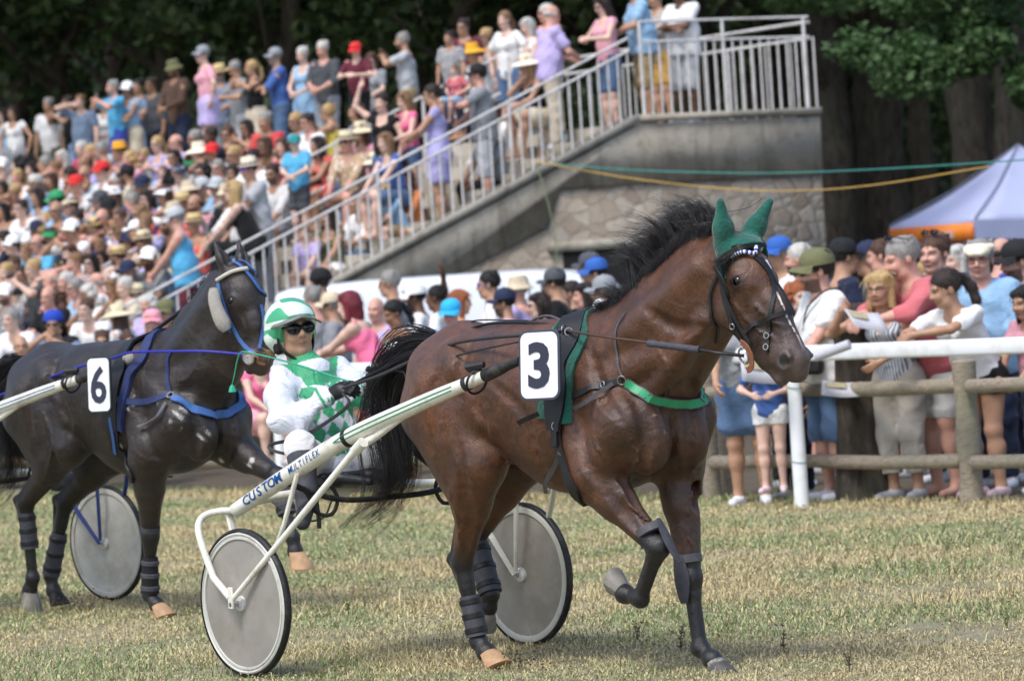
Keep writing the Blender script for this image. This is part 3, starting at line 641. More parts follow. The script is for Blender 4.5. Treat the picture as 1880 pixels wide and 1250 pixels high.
# ================================================================ horses
TH=math.radians(51)
HF=dict(u=np.array([math.cos(TH),-math.sin(TH),0]),r=np.array([-math.sin(TH),-math.cos(TH),0]))
class Frame:
    """a frame standing on the ground: X ahead, Y to the left, Z up"""
    def __init__(s,O,th): s.O=np.array(O,float); s.u=np.array([math.cos(th),-math.sin(th),0]); s.r=np.array([-math.sin(th),-math.cos(th),0]); s.rz=-th
    def H(s,px,py,l):
        d=ray(px,py); t=(l-(CAMP-s.O)@s.r)/(d@s.r); p=CAMP+d*t-s.O; return np.array([p@s.u,-l,p[2]])
    def W(s,q): return s.O+s.u*q[0]-s.r*q[1]+np.array([0,0,q[2]])
FA=Frame((.3755,18.922,0),TH)
def coat_material(name,body,dark,hi,white=(.75,.72,.68)):
    m,nt,b=material(name)
    at=N(nt,'VertexColor',layer_name='paint'); sep=N(nt,'SeparateColor'); nt.links.new(at.outputs[0],sep.inputs[0])
    f=noise(nt,5,6,.6); f3=noise(nt,38,4,.65)
    c1=mixc(nt,ramp(nt,f,[(.35,0.),(.68,1.)]).outputs[0],body,hi)
    c1=mixc(nt,ramp(nt,f3,[(.4,0.),(.8,.3)]).outputs[0],c1,tuple(x*.55 for x in body))
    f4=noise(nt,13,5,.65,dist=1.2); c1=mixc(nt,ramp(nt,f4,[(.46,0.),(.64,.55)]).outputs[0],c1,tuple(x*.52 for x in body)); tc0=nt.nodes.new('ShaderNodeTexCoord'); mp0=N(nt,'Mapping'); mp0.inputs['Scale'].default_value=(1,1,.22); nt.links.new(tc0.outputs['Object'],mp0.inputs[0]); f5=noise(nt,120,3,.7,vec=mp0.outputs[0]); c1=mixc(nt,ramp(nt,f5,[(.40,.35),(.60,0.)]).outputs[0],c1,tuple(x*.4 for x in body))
    c2=mixc(nt,sep.outputs[0],c1,dark)
    fg=noise(nt,160,2); fw=N(nt,'Math',operation='ADD'); nt.links.new(sep.outputs[1],fw.inputs[0])
    mg=N(nt,'Math',operation='MULTIPLY_ADD'); nt.links.new(fg,mg.inputs[0]); mg.inputs[1].default_value=.5; mg.inputs[2].default_value=-.25; nt.links.new(mg.outputs[0],fw.inputs[1])
    c3=mixc(nt,ramp(nt,fw.outputs[0],[(.4,0.),(.62,1.)]).outputs[0],c2,white)
    c4=mixc(nt,sep.outputs[2],c3,(.09,.06,.052))
    nt.links.new(c4,b.inputs['Base Color'])
    rr=ramp(nt,f,[(.3,.34),(.75,.48)]); nt.links.new(rr.outputs[0],b.inputs['Roughness'])
    b.inputs['Specular IOR Level'].default_value=.58; b.inputs['Sheen Weight'].default_value=.05; b.inputs['Sheen Roughness'].default_value=.4
    # short hair grain, stretched, and veins
    tc=nt.nodes.new('ShaderNodeTexCoord'); mp=N(nt,'Mapping'); mp.inputs['Scale'].default_value=(1,1,.25); nt.links.new(tc.outputs['Object'],mp.inputs[0])
    g=noise(nt,200,3,.7,vec=mp.outputs[0]); g2=noise(nt,9,3,.5,dist=1.5)
    ad=N(nt,'Math',operation='MULTIPLY_ADD'); nt.links.new(g2,ad.inputs[0]); ad.inputs[1].default_value=3.; nt.links.new(g,ad.inputs[2])
    bump(nt,b,ad.outputs[0],.6,.005)
    return m
M_mane=None
def hair_mat(name,c,c2,rough=.45):
    m,nt,b=material(name); f=noise(nt,60,3); nt.links.new(mixc(nt,f,c,c2),b.inputs['Base Color'])
    b.inputs['Roughness'].default_value=rough; b.inputs['Specular IOR Level'].default_value=.55; return m
def strands(paths,wid,name,mat,parent,n=7,taper=True):
    """paths: list of control polylines; each becomes a thin 3-sided strand"""
    V=[];Fq=[];b=0
    for P in paths:
        S=spline(P,n); t=np.gradient(S,axis=0); t/=np.linalg.norm(t,axis=1)[:,None]+1e-9
        a=np.cross(t,RS.normal(size=3)); a/=np.linalg.norm(a,axis=1)[:,None]+1e-9; c=np.cross(t,a)
        w_=(wid*RS.uniform(.6,1.3))*(np.linspace(1,.12,n) if taper else np.ones(n)); w_[0]*=.8
        for k in range(3):
            q=2*math.pi*k/3; V.append(S+(a*math.cos(q)+c*math.sin(q)*.5)*w_[:,None])
        for i in range(n-1):
            for k in range(3):
                k2=(k+1)%3; Fq.append((b+k*n+i,b+k2*n+i,b+k2*n+i+1,b+k*n+i+1))
        b+=3*n
    me=mesh_np(name,np.vstack(V),np.array(Fq)); return ob(name,me,mat,parent)

def horse_sdf(J):
    """J: joints in the horse's own frame"""
    s=SD()
    # trunk
    s.ell((-.18,0,1.162),(.43,.285,.378),k=.06); s.ell((-.50,0,1.26),(.40,.268,.275),k=.12)
    s.ell((.10,0,1.17),(.37,.245,.37),k=.08)
    s.ell((-.62,0,1.29),(.38,.235,.255),k=.10)
    s.ell((-.90,0,1.30),(.29,.265,.265),k=.08)
    s.cap((-.95,0,1.47),(-1.12,0,1.43),.09,.07,k=.08)
    s.cap((-.35,0,1.46),(.02,0,1.47),.07,.075,k=.10)
    for e in(-1,1):
        s.cap((-.03,e*.10,1.45),(.36,e*.165,1.10),.105,.125,k=.06)       # shoulder blade
        s.cap((.02,e*.18,1.20),(.10,e*.2,.98),.11,.11,k=.035)
        s.cap((-.10,e*.135,1.36),(.12,e*.20,1.06),.085,.075,k=.03)
        s.cap((-.66,e*.17,1.18),(-.50,e*.215,1.12),.06,.05,k=.07)
        s.ell((.42,e*.108,1.02),(.115,.102,.15),k=.022)                    # breast muscle
        s.cap((-.78,e*.20,1.44),(-.70,e*.235,1.37),.05,.06,k=.08)        # hip bone
        s.cap((-1.02,e*.11,1.36),(-1.06,e*.135,1.16),.13,.12,k=.07)      # buttock
    # neck
    nk=J.get('neck',[(.16,0,1.30,.265),(.47,0,1.46,.215),(.68,0,1.62,.178),(.86,0,1.765,.13)])
    for i in range(len(nk)-1): s.cap(nk[i][:3],nk[i+1][:3],nk[i][3],nk[i+1][3],k=.10 if i==0 else .06,sy=(.66,.64,.66)[i])
    cr=J.get('crest',[(.02,0,1.545),(.2,0,1.60),(.40,0,1.70),(.58,0,1.80),(.74,0,1.885),(.90,0,1.90)])
    s.cap(np.array(cr[0])+(.03,0,-.045),np.array(cr[2])+(0,0,-.04),.05,.05,k=.10); s.cap(np.array(cr[2])+(0,0,-.04),np.array(cr[4])+(-.02,0,-.03),.05,.045,k=.08)
    n1,n3=np.array(nk[1][:3]),np.array(nk[3][:3])
    for e in(-1,1):
        s.cap((.36,e*.10,1.13),n3+(-.05,e*.075,-.24),.055,.04,k=.035)
        s.cap((.22,e*.13,1.40),n3+(-.06,e*.07,-.02),.06,.05,k=.08)
        s.cap((.30,e*.145,1.30),n1+(.06,e*.105,-.08),.07,.05,k=.04)
    # head (yawed a little to the left)
    hx=J['head']; a,b_,c_=hx # poll, brow, muzzle centres
    def hp(t,off,y):  # along the face axis; off forward-perpendicular; y lateral
        ax=np.array(c_)-np.array(a); L=np.linalg.norm(ax); ax/=L
        lat=np.cross([0,0,1.],[ax[0],ax[1],0]); lat=np.array([-math.sin(J['hyaw']),math.cos(J['hyaw']),0]); fr=np.cross(lat,ax); fr*=-1 if fr[0]<0 else 1
        return np.array(a)+ax*L*t+fr*off+lat*y
    J['hp']=hp
    s.cap(hp(0,0,0),hp(.22,.008,0),.092,.100,k=.05)
    s.cap(hp(.20,.038,0),hp(.55,.052,0),.074,.058,k=.05)
    s.cap(hp(.50,.052,0),hp(.93,.040,0),.055,.048,k=.04)
    for e in(-1,1):
        s.cap(hp(.34,-.03,e*.030),hp(.84,-.03,e*.028),.052,.040,k=.04)
        s.cap(hp(.16,.035,e*.045),hp(.30,.035,e*.052),.05,.045,k=.03)
        s.ell(hp(.245,.026,e*.084),.034,k=.025)                            # eye socket
        s.ell(hp(.255,.028,e*.118),.0215,k=.006,sub=True); s.cap(hp(.225,.008,e*.108),hp(.225,.046,e*.100),.011,.010,k=.012); s.cap(hp(.285,.012,e*.105),hp(.285,.040,e*.100),.008,.008,k=.012)
        s.cap(hp(.30,.012,e*.07),hp(.55,.018,e*.045),.022,.016,k=.03)     # cheek crest
        s.ell(hp(.25,-.095,e*.056),(.120,.042,.135),k=.05)                 # jowl
        s.cap(hp(.38,-.12,e*.036),hp(.80,-.095,e*.026),.058,.038,k=.05)
        s.cap(hp(.89,.030,e*.052),hp(.945,.012,e*.060),.030,.027,k=.018); s.cap(hp(.875,.050,e*.058),hp(.93,.058,e*.068),.012,.012,k=.012)                 # nostril flare
        s.cap(hp(.905,.042,e*.092),hp(.942,.022,e*.092),.021,.024,k=.008,sub=True)
    s.cap(hp(.85,.0,0),hp(.97,.0,0),.062,.056,k=.04)
    s.cap(hp(1.0,-.002,0),hp(1.03,.01,0),.036,.030,k=.03)
    s.cap(hp(.84,-.088,0),hp(.965,-.082,0),.042,.034,k=.025)
    # legs
    for n,e in(('RF',-1),('LF',1)):
        el,kn,fe,pa=J[n]; sh=np.array([.36,e*.165,1.10])
        s.cap(sh,el,.125,.11,k=.06); s.cap(el,lerp(el,kn,.35),.105,.083,k=.05)
        s.cap(lerp(el,kn,.3),kn,.082,.046,k=.04); s.ell(kn,.05,k=.02); s.cap(kn,lerp(kn,fe,.22),.049,.036,k=.02)
        back=np.cross(np.array(fe)-np.array(kn),[0,1,0]); back/=np.linalg.norm(back)
        if (back@np.array([-1,0,0]))<0: back*=-1
        if n=='RF': back=-back if back[2]<0 else back
        s.cap(lerp(kn,fe,.15),fe,.033,.030,k=.02); s.cap(lerp(kn,fe,.12)+back*.022,np.array(fe)+back*.022,.017,.017,k=.02)
        s.ell(fe,.039,k=.015); s.ell(np.array(fe)+back*.018,.03,k=.02); s.cap(fe,pa,.033,.034,k=.02); s.ell(pa,.045,k=.02)
    for n,e in(('RH',-1),('LH',1)):
        st,ho,fe,pa=J[n]; hip=np.array([-.88,e*.15,1.27]); pt=J[n+'pt']
        s.cap(hip,st,.185,.115,k=.07); s.cap((-1.06,e*.135,1.18),lerp(st,ho,.45)+np.array([-.05,0,.02]),.125,.06,k=.07)
        s.cap(hip+np.array([-.08,0,-.1]),lerp(st,ho,.2)+np.array([-.06,0,0]),.16,.10,k=.06)
        s.cap(st,lerp(st,ho,.45),.105,.075,k=.05); s.cap(lerp(st,ho,.4),ho,.074,.045,k=.04)
        s.ell(ho,(.052,.042,.056),k=.02); s.cap(ho,pt,.034,.026,k=.02); s.cap(lerp(st,ho,.45)+(np.array(pt)-np.array(ho))*.9,pt,.03,.018,k=.02)
        s.cap(pt,lerp(ho,fe,.45)+(np.array(pt)-np.array(ho))*.35,.024,.018,k=.02)
        s.cap(ho,lerp(ho,fe,.3),.044,.034,k=.02); s.cap(lerp(ho,fe,.2),fe,.035,.031,k=.02); s.ell(fe,.042,k=.015); s.cap(fe,pa,.034,.035,k=.02); s.ell(pa,.046,k=.02)
    return s
def horse_paint(J,kind):
    hp=J['hp']
    def f(V):
        n=len(V); D=np.zeros(n); Wt=np.zeros(n); B=np.zeros(n)
        nz=RS.normal(size=n)*.01
        for L in('RF','LF','RH','LH'):
            q=[np.array(x,float) for x in J[L]]; up=lerp(q[0],q[1],.72)
            P=[up]+q[1:]; best=np.full(n,9.); tt=np.zeros(n)
            for i in range(len(P)-1):
                ba=P[i+1]-P[i]; t=np.clip(((V-P[i])@ba)/(ba@ba),0,1); d=np.linalg.norm(V-P[i]-t[:,None]*ba,axis=1)
                m=d<best; best[m]=d[m]; tt[m]=(i+t)[m]
            near=best<.10
            if L[1]=='F': D=np.maximum(D,near*np.clip(tt*2.2,0,1))
            else: D=np.maximum(D,near*np.clip(tt*1.1+.0,0,1))
        ax=hp(1,0,0)-hp(0,0,0); Lh=np.linalg.norm(ax); ax/=Lh; fr=hp(0,1,0)-hp(0,0,0); la=hp(0,0,1)-hp(0,0,0)
        r=V-hp(0,0,0); t=(r@ax)/Lh; o=r@fr; y=r@la; head=(np.abs(y)<.16)&(t>-.05)&(t<1.15)&(o>-.22)&(o<.16)
        if kind=='bay':
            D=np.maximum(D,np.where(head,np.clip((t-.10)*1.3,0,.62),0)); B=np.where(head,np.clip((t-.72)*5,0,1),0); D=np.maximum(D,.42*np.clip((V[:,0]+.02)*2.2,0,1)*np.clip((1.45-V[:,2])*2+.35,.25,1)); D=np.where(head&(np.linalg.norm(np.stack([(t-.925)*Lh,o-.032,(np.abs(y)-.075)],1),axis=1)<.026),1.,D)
            for e in(-1,1):
                dn=np.linalg.norm(V-hp(.925,.031,e*.080),axis=1); D=np.where(dn<.027,1.,D); B=np.where(dn<.027,0.,B); de=np.linalg.norm(V-hp(.255,.026,e*.10),axis=1); D=np.maximum(D,np.clip(1.5-de/.035,0,.85))  # nostril inside painted dark so it reads as a hole
            w1=head&(t>.18)&(t<.26)&(np.abs(y-.01)<.02)&(o>.03)
            w2=head&(t>.42)&(t<.97)&(np.abs(y+.0-.012*np.sin(t*9))<.006+np.clip(t-.8,0,.2)*.04)&(o>.05)
            w3=head&(t>.9)&(np.abs(y-.01)<.018)&(o>.03)
            Wt=np.where(w1|w2|w3,.62,0.)
        else:
            D=np.maximum(D,.15); B=np.where(head,np.clip((t-.75)*4,0,1)*.6,0)
            # dried foam patches on breast
            for c_,r_ in(((.40,-.22,1.12),.085),((-.10,-.27,1.0),.05),((.05,-.28,1.22),.05),((.60,.1,.85),.04),((.42,-.19,1.10),.05),((.48,-.12,1.02),.06),((.33,-.24,1.14),.045),((.45,-.2,.93),.03),((.40,.05,.85),.04),((.3,-.25,1.22),.04)):
                d=np.linalg.norm(V-np.array(c_),axis=1); Wt=np.maximum(Wt,np.clip(1-d/(r_*1.8),0,1)*(.62+.42*np.sin(V[:,0]*70+np.sin(V[:,2]*38)*2)*np.sin(V[:,2]*46+V[:,1]*60)))
        ts=J.get('dock'); 
        return np.stack([D,np.clip(Wt,0,1),B],1).astype(np.float32)
    return f
def hoof(parent,pa,dirv,mat,size=1.,down=None):
    """hoof: slanted truncated cone from the pastern end pa; dirv = toe direction, down = towards the sole"""
    d=np.array(dirv,float); d/=np.linalg.norm(d); dn=np.array(down if down is not None else (0,0,-1.),float); dn/=np.linalg.norm(dn)
    d=d-dn*(d@dn); d/=np.linalg.norm(d); la=np.cross(dn,d); mb=MB(); V=[];n=20; pr=[(.0,.040,0),(.02,.045,.012),(.075,.062,.035),(.082,.062,.036),(.086,.045,.036)]
    for h,r,o in pr:
        for j in range(n):
            q=2*math.pi*j/n; k=r*(1.0 if math.cos(q)>-.3 else .86); V.append(np.array(pa)+size*(dn*h+d*(o+k*math.cos(q)*1.08)+la*k*math.sin(q)))
    F=[(i*n+j,i*n+(j+1)%n,(i+1)*n+(j+1)%n,(i+1)*n+j) for i in range(len(pr)-1) for j in range(n)]+[tuple(range(n))[::-1],tuple((len(pr)-1)*n+j for j in range(n))]
    mb.add(V,F); return mb.build('hoof',mat,parent)
def shell(name,A,B,r0,r1,mat,parent,flare=0.,n=18,k=7,sx=1.):
    """leg wrap round the bone from A to B"""
    mb=MB(); P=[lerp(A,B,t) for t in np.linspace(0,1,k)]
    R=[(r0+(r1-r0)*i/(k-1))*(1+.03*math.sin(i*2.4)) for i in range(k)]; R[0]*=.96; mb.tube(P,R,n); return mb.build(name,mat,parent)
from mathutils.bvhtree import BVHTree
class Skin:
    """lays straps on a body: finds the surface seen at a photo pixel, or nearest to a point"""
    def __init__(s,o,fr):
        me=o.data; s.fr=fr
        s.t=BVHTree.FromPolygons([v.co.copy() for v in me.vertices],[tuple(p.vertices) for p in me.polygons])
    def px(s,x,y,off=.004):
        fr=s.fr; c=CAMP-fr.O; C=Vector((c@fr.u,-(c@fr.r),c[2])); d=ray(x,y); D=Vector((d@fr.u,-(d@fr.r),d[2]))
        h=s.t.ray_cast(C,D.normalized())
        if h[0] is None:
            P=C+D*((fr.O-CAMP)@_fw); h=s.t.find_nearest(P)
        n=h[1]; return np.array(h[0]+n*off),np.array(n)
    def near(s,p,off=.004):
        h=s.t.find_nearest(Vector(p)); n=h[1]; return np.array(h[0]+n*off),np.array(n)
    def line(s,pts,n=24,off=.005):
        """pts: pixels (x,y) or 3D points; returns wrapped line and normals"""
        P=[s.px(*p)[0] if len(p)==2 else s.near(p)[0] for p in pts]; S=spline(P,n); out=[];nr=[]
        for q in S:
            a,b=s.near(q,off); out.append(a); nr.append(b)
        return out,nr
    def strap(s,name,pts,wd,mat,parent,n=24,off=.004,th=.005,mb=None):
        P,nr=s.line(pts,n,off); m=mb or MB(); m.strap(P,wd,th,nr)
        return m.build(name,mat,parent) if mb is None else None
M_hairblack=hair_mat('black horse hair',(.009,.008,.009),(.024,.021,.022),.42)
M_leather=simple('black leather',(.10,.10,.11),.5,var=.25,scale=30,bstr=.3)
M_leatherw=simple('worn grey leather',(.33,.32,.34),.6,var=.2,scale=40,bstr=.3)
M_brownl=simple('tan leather',(.58,.38,.27),.6,var=.2,scale=40)
M_greenp=simple('green pad cloth',(.08,.34,.29),.95,var=.30,scale=16,bstr=.9,bdist=.008,sheen=.25)
M_greens=simple('bright green strap',(.16,.60,.40),.5,var=.1,scale=30)
M_metal=simple('bright metal',(.75,.75,.76),.28,metal=1.,var=.1)
M_plate=simple('white enamel plate',(.93,.94,.96),.45,var=.02,scale=8,bstr=.05)
M_ink=simple('dark plate paint',(.19,.20,.27),.55,var=.08)
M_boot=simple('grey neoprene boot',(.27,.27,.30),.75,var=.22,scale=35,bstr=.4)
M_bootb=simple('black boot cloth',(.07,.07,.08),.8,var=.2,scale=35,bstr=.4)
M_eye=simple('dark wet eye',(.05,.035,.03),.08,var=.3,bstr=0)
M_hoofg=simple('grey hoof horn',(.50,.48,.45),.55,var=.2,scale=25,dirt='6b6255',bstr=.4)
M_hooft=simple('tan rubber hoof cover',(.72,.57,.43),.65,var=.14,scale=25,dirt='8f7a5e',bstr=.3)
M_hoofw=simple('grey and white hoof',(.30,.29,.28),.6,var=.3,scale=18,dirt='d9d7d0')
M_rubber=simple('black rubber',(.085,.085,.09),.6,var=.2,scale=30,bstr=.3,dirt='4a4540')
COAT_A=coat_material('bay horse coat',(.082,.033,.015),(.011,.0095,.010),(.185,.066,.023))
JA=dict(RF=[(.16,-.20,.87),(.475,-.135,.562),(.318,-.12,.335),(.215,-.12,.357)],
        LF=[(.29,.17,.90),(.392,.11,.405),(.452,.09,.105),(.525,.09,.055)],
        RH=[(-.64,-.19,.93),(-.885,-.14,.485),(-.828,-.12,.125),(-.775,-.12,.075)],RHpt=(-.952,-.14,.50),
        LH=[(-.80,.19,.93),(-1.13,.14,.575),(-1.02,.12,.315),(-1.05,.12,.255)],LHpt=(-1.19,.14,.62),
        head=[(.935,0,1.795),(1.0,0,1.6),(1.225,.04,1.285)],hyaw=.10,dock=(-1.15,0,1.47))
def ear(s,base,tip,r,cover=True):
    base=np.array(base);tip=np.array(tip); s.cap(base,lerp(base,tip,.45),r*.95,r,k=.02); s.cap(lerp(base,tip,.4),tip,r,r*.36,k=.02)
def plate(parent,o,ex,ez,n,w_,h_,ch,edge,sx=1.,bold=.03):
    def rr(w1,h1,r):
        P=[]
        for cx,cy,a0 in((w1/2-r,h1/2-r,0),(-w1/2+r,h1/2-r,90),(-w1/2+r,-h1/2+r,180),(w1/2-r,-h1/2+r,270)):
            for i in range(7):
                a=math.radians(a0+15*i); P.append((cx+r*math.cos(a),cy+r*math.sin(a)))
        return P
    o,ex,ez,n=[np.array(q,float) for q in(o,ex,ez,n)]
    m=MB(); m.prism([o+ex*a+ez*b for a,b in rr(w_,h_,w_*.2)],n*.012); pl=m.build('number_plate',edge,parent,bevel=.002)
    m=MB(); m.prism([o+n*.0122+ex*a+ez*b for a,b in rr(w_*.90,h_*.93,w_*.16)],n*.002); m.build('plate_face',M_plate,pl)
    digit(ch,o+n*.0145,ex,ez,n,h_*.66,M_ink,pl,sx=sx,bold=bold); return pl
HA=empty('race_horse',FA.O,FA.rz,label='bay trotting horse with green ear cover and number 3, drawing the white sulky',cat='horse')
sA=horse_sdf(JA); V_,Q_=sA.mesh(.02); tmp=ob('tmp',mesh_np('tmp',V_,Q_)); K0=Skin(tmp,FA)
GRV=[[(1262,735),(1266,800),(1262,880)],[(1148,712),(1185,790),(1180,865)],[(1062,770),(1076,840),(1096,880)],[(1300,645),(1262,700),(1205,745)],[(1085,640),(1105,720),(1140,770)],
     [(866,735),(885,770),(893,800)],[(812,668),(792,735),(800,800)],[(838,800),(850,880),(846,960)],[(858,905),(862,960),(852,1015)],[(1140,880),(1165,920),(1192,965)],[(1120,905),(1150,945),(1178,978)],
     [(900,700),(960,760),(1000,860)],[(870,620),(850,690),(880,740)],[(1180,560),(1240,600),(1285,600)]]
VEI=[[(1350,560),(1372,590),(1400,610),(1425,625)],[(1385,560),(1410,585),(1440,600)],[(1200,760),(1225,800),(1215,850)],[(1150,800),(1170,840),(1150,880)],[(930,850),(985,872),(1040,890)],[(1100,730),(1090,790),(1110,840)],[(1130,880),(1160,930),(1195,960)],[(1270,900),(1262,960),(1272,1020)],[(826,900),(838,950),(845,1010)],[(1210,640),(1230,690),(1225,730)]]
GL=[]
for L_ in GRV:
    P,nr=K0.line(L_,9,.0); GL.append(P)
    for i in range(8): a,b=P[i]+nr[i]*.014,P[i+1]+nr[i+1]*.014; r_=.019*math.sin(math.pi*(i+.8)/9.)+.006; sA.cap(a,b,r_,r_,k=.028,sub=True); sA.cap(a*np.array([1,-1,1]),b*np.array([1,-1,1]),r_,r_,k=.028,sub=True)
for L_ in VEI:
    P,nr=K0.line(L_,12,-.001); zz=RS.normal(size=(12,3))*.004
    for i in range(11): sA.cap(P[i]+zz[i],P[i+1]+zz[i+1],.0055,k=.010)
bpy.data.objects.remove(tmp)
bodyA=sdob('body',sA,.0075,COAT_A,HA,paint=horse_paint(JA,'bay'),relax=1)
KA=Skin(bodyA,FA)
hp=JA['hp']
for e in(-1,1):
    m=MB(); 
    for i in range(1): pass
    s=SD().ell(hp(.255,.026,e*.0955),.0275,k=.001); sdob('eye',s,.004,M_eye,HA,relax=0)
# hooves
m=[hoof(HA,JA['LF'][3],(1,0,-.1),M_hoofw,1.0,down=(.35,0,-1)),
   hoof(HA,JA['RH'][3],(1,0,-.1),M_hooft,1.08,down=(.45,0,-.9)),
   hoof(HA,JA['RF'][3],(-.9,0,.9),M_hoofg,.98,down=(-1,0,.22)),
   hoof(HA,JA['LH'][3],(.1,0,-1),M_hoofg,.95,down=(-.75,0,-.75))]
for o_,l_ in zip(m,('dark hoof with white spots planted ahead','tan covered hoof under white pastern','grey raised hoof showing its sole',None)):
    if l_: o_['label']=l_
# boots
def boots(parent,J,spec):
    for L,a,b,r0,r1,mt in spec:
        q=[np.array(x,float) for x in J[L]]; A=lerp(q[1],q[2],a); B=lerp(q[1],q[2],b); sh=shell('leg_boot',A,B,r0,r1,mt,parent)
        for t in(.15,.5,.85):
            c=lerp(A,B,t); r=r0+(r1-r0)*t; mm=MB(); d=(B-A)/np.linalg.norm(B-A); mm.tube([c-d*.014,c-d*.010,c+d*.010,c+d*.014],[r*1.0,r*1.09,r*1.09,r*1.0],18); mm.build('strap',M_boot if mt is M_bootb else M_leather,sh)
boots(HA,JA,[('RH',.42,.93,.047,.050,M_boot),('LH',.10,.98,.052,.055,M_boot)])
def knee_boot(parent,kn,up,fr,side,mat):
    """curved knee guard: stiff shield in front of the knee with a strap round the forearm"""
    kn=np.array(kn,float); up=np.array(up,float); up/=np.linalg.norm(up); fr=np.array(fr,float); fr=fr-up*(fr@up); fr/=np.linalg.norm(fr); la=np.cross(up,fr)
    V=[];nu,nv=9,8
    for i in range(nu):
        t=i/(nu-1); h=.11-.215*t; wv=.85*math.sin(math.pi*(.10+.82*t))**.6; r=.056+.008*math.sin(t*3)
        for j in range(nv):
            a=(j/(nv-1)-.5)*1.7*wv; V.append(kn+up*h+(fr*math.cos(a)+la*math.sin(a))*r)
    mb=MB(); V2=[v*1.0 for v in V]; b=[kn+up*((v-kn)@up)+(v-kn-up*((v-kn)@up))*1.10 for v in V]
    F=[(i*nv+j,i*nv+j+1,(i+1)*nv+j+1,(i+1)*nv+j) for i in range(nu-1) for j in range(nv-1)]; n0=nu*nv
    F2=[tuple(n0+x for x in f[::-1]) for f in F]; ed=[]
    rim=[j for j in range(nv)]+[i*nv+nv-1 for i in range(1,nu)]+[(nu-1)*nv+j for j in range(nv-2,-1,-1)]+[i*nv for i in range(nu-2,0,-1)]
    for i in range(len(rim)): a,c=rim[i],rim[(i+1)%len(rim)]; ed.append((a,c,n0+c,n0+a))
    mb.add(V2+b,F+F2+ed); o=mb.build('knee_boot',mat,parent)
    mm=MB(); c=kn+up*.085; mm.tube([c-up*.019,c-up*.016,c+up*.016,c+up*.019],[.060,.064,.063,.059],20,up=fr); st=mm.build('strap',M_leatherw,o)
    mm=MB(); q=c+la*side*.064; mm.ring(q,la,.013,.0025); mm.build('buckle',M_metal,o)
    mm=MB(); mm.strap([c+la*side*.055-fr*.03,c+la*side*.06-fr*.07-up*.01,c+la*side*.06-fr*.09-up*.045],.018,.004,la); mm.build('strap_end',M_leatherw,o)
knee_boot(HA,JA['RF'][1],np.array(JA['RF'][0])-np.array(JA['RF'][1])+np.array([0,0,.35]),(1,.5,.1),1,M_boot)
knee_boot(HA,np.array(JA['LF'][1])+np.array([0,0,-.0]),(-.12,0,1),(.05,-1,0),-1,M_boot)
# mane, forelock, tail
def crest(t,J=JA):
    P=[(.02,0,1.545),(.2,0,1.60),(.40,0,1.70),(.58,0,1.80),(.74,0,1.885),(.90,0,1.90)]
    S=spline(P,101); return S[int(t*100)]
ps=[]
for lk in range(200):          # the mane blows up and back in locks
    t=RS.uniform(0,1)**.85; env=.5+.5*math.sin(math.pi*min(1,t*1.02)); c0=crest(t); y0=RS.normal()*.02
    L=RS.uniform(.12,.235)*env*(1.1 if t>.3 else .8); up=RS.uniform(.55,1.15); bk=-RS.uniform(.55,1.0); sd_=RS.normal()*.30-.05
    if t<.28: up*=.45; sd_=-.35+RS.normal()*.25
    tip=c0+np.array([bk*L*1.1,y0+sd_*L,up*L*.95]); mid=c0+np.array([bk*L*.40,y0+sd_*L*.5,up*L*.72]); cu=RS.normal(size=3)*.03
    for i in range(26):
        r_=c0+np.array([RS.normal()*.020,y0+RS.normal()*.012,-.014]); q=RS.uniform(.55,1.08); j=RS.normal(size=3)*.010
        e=r_+(tip-r_)*q+j+cu*q*.6; ps.append([r_,lerp(r_,mid,.55)+j*.5,mid+j*.8+(tip-mid)*.1*q,e])
for i in range(2600):          # short dense hair hugging the crest
    t=RS.uniform(0,1); c=crest(t)+np.array([RS.normal()*.01,RS.normal()*.018,-.014]); L=RS.uniform(.04,.10); sg=-1 if RS.rand()<.6 else 1
    ps.append([c,c+L*np.array([-.2,sg*.25,.55]),c+L*np.array([-.6,sg*.55,.35]),c+L*np.array([-.85,sg*.8,-.25])])
mane=strands(ps,.0022,'mane',M_hairblack,HA,n=8)
ps=[]
for i in range(420):   # forelock tucked under the ear cover
    y_=RS.uniform(.03,.07); c=hp(.045+RS.normal()*.012,.118,y_); e1=hp(.055+RS.normal()*.010,.128,y_-.05); e=hp(.06+RS.normal()*.012,.10,-.088); f=hp(.07+RS.normal()*.02,.0+RS.normal()*.02,-.135); ps.append([c,e1,e,f+RS.normal(size=3)*.008])
strands(ps,.0022,'forelock',M_hairblack,HA)
def tail_from(fr,pix,l,spread,n,parent,mat,w_=.0024):
    B=[fr.H(x,y,l) for x,y in pix]; S=spline(B,24); ps=[]
    nl=n//16
    for lk in range(nl):
        o=RS.normal(size=3); o[1]*=.8; ln=RS.uniform(.6,1.0); curl=RS.normal(size=3)*.028; ph=RS.uniform(0,6)
        for i in range(16):
            j=RS.normal(size=3); l2=ln*RS.uniform(.9,1.0); P=[]
            for k in range(8):
                t=l2*k/7; q=S[int(t*23)]; s_=spread(t); P.append(q+o*s_+curl*math.sin(t*7+ph)*t+j*(.007+.010*math.sin(math.pi*t)*(1-t*.7)))
            ps.append(P)
    return strands(ps,w_,'tail',mat,parent,n=14)
tail=tail_from(FA,[(800,632),(762,642),(727,668),(708,725),(716,790),(728,850),(706,905),(660,945),(612,968)],.0,lambda t:.016+.034*math.sin(math.pi*min(1,t*1.0))+.018*t,1400,HA,M_hairblack)
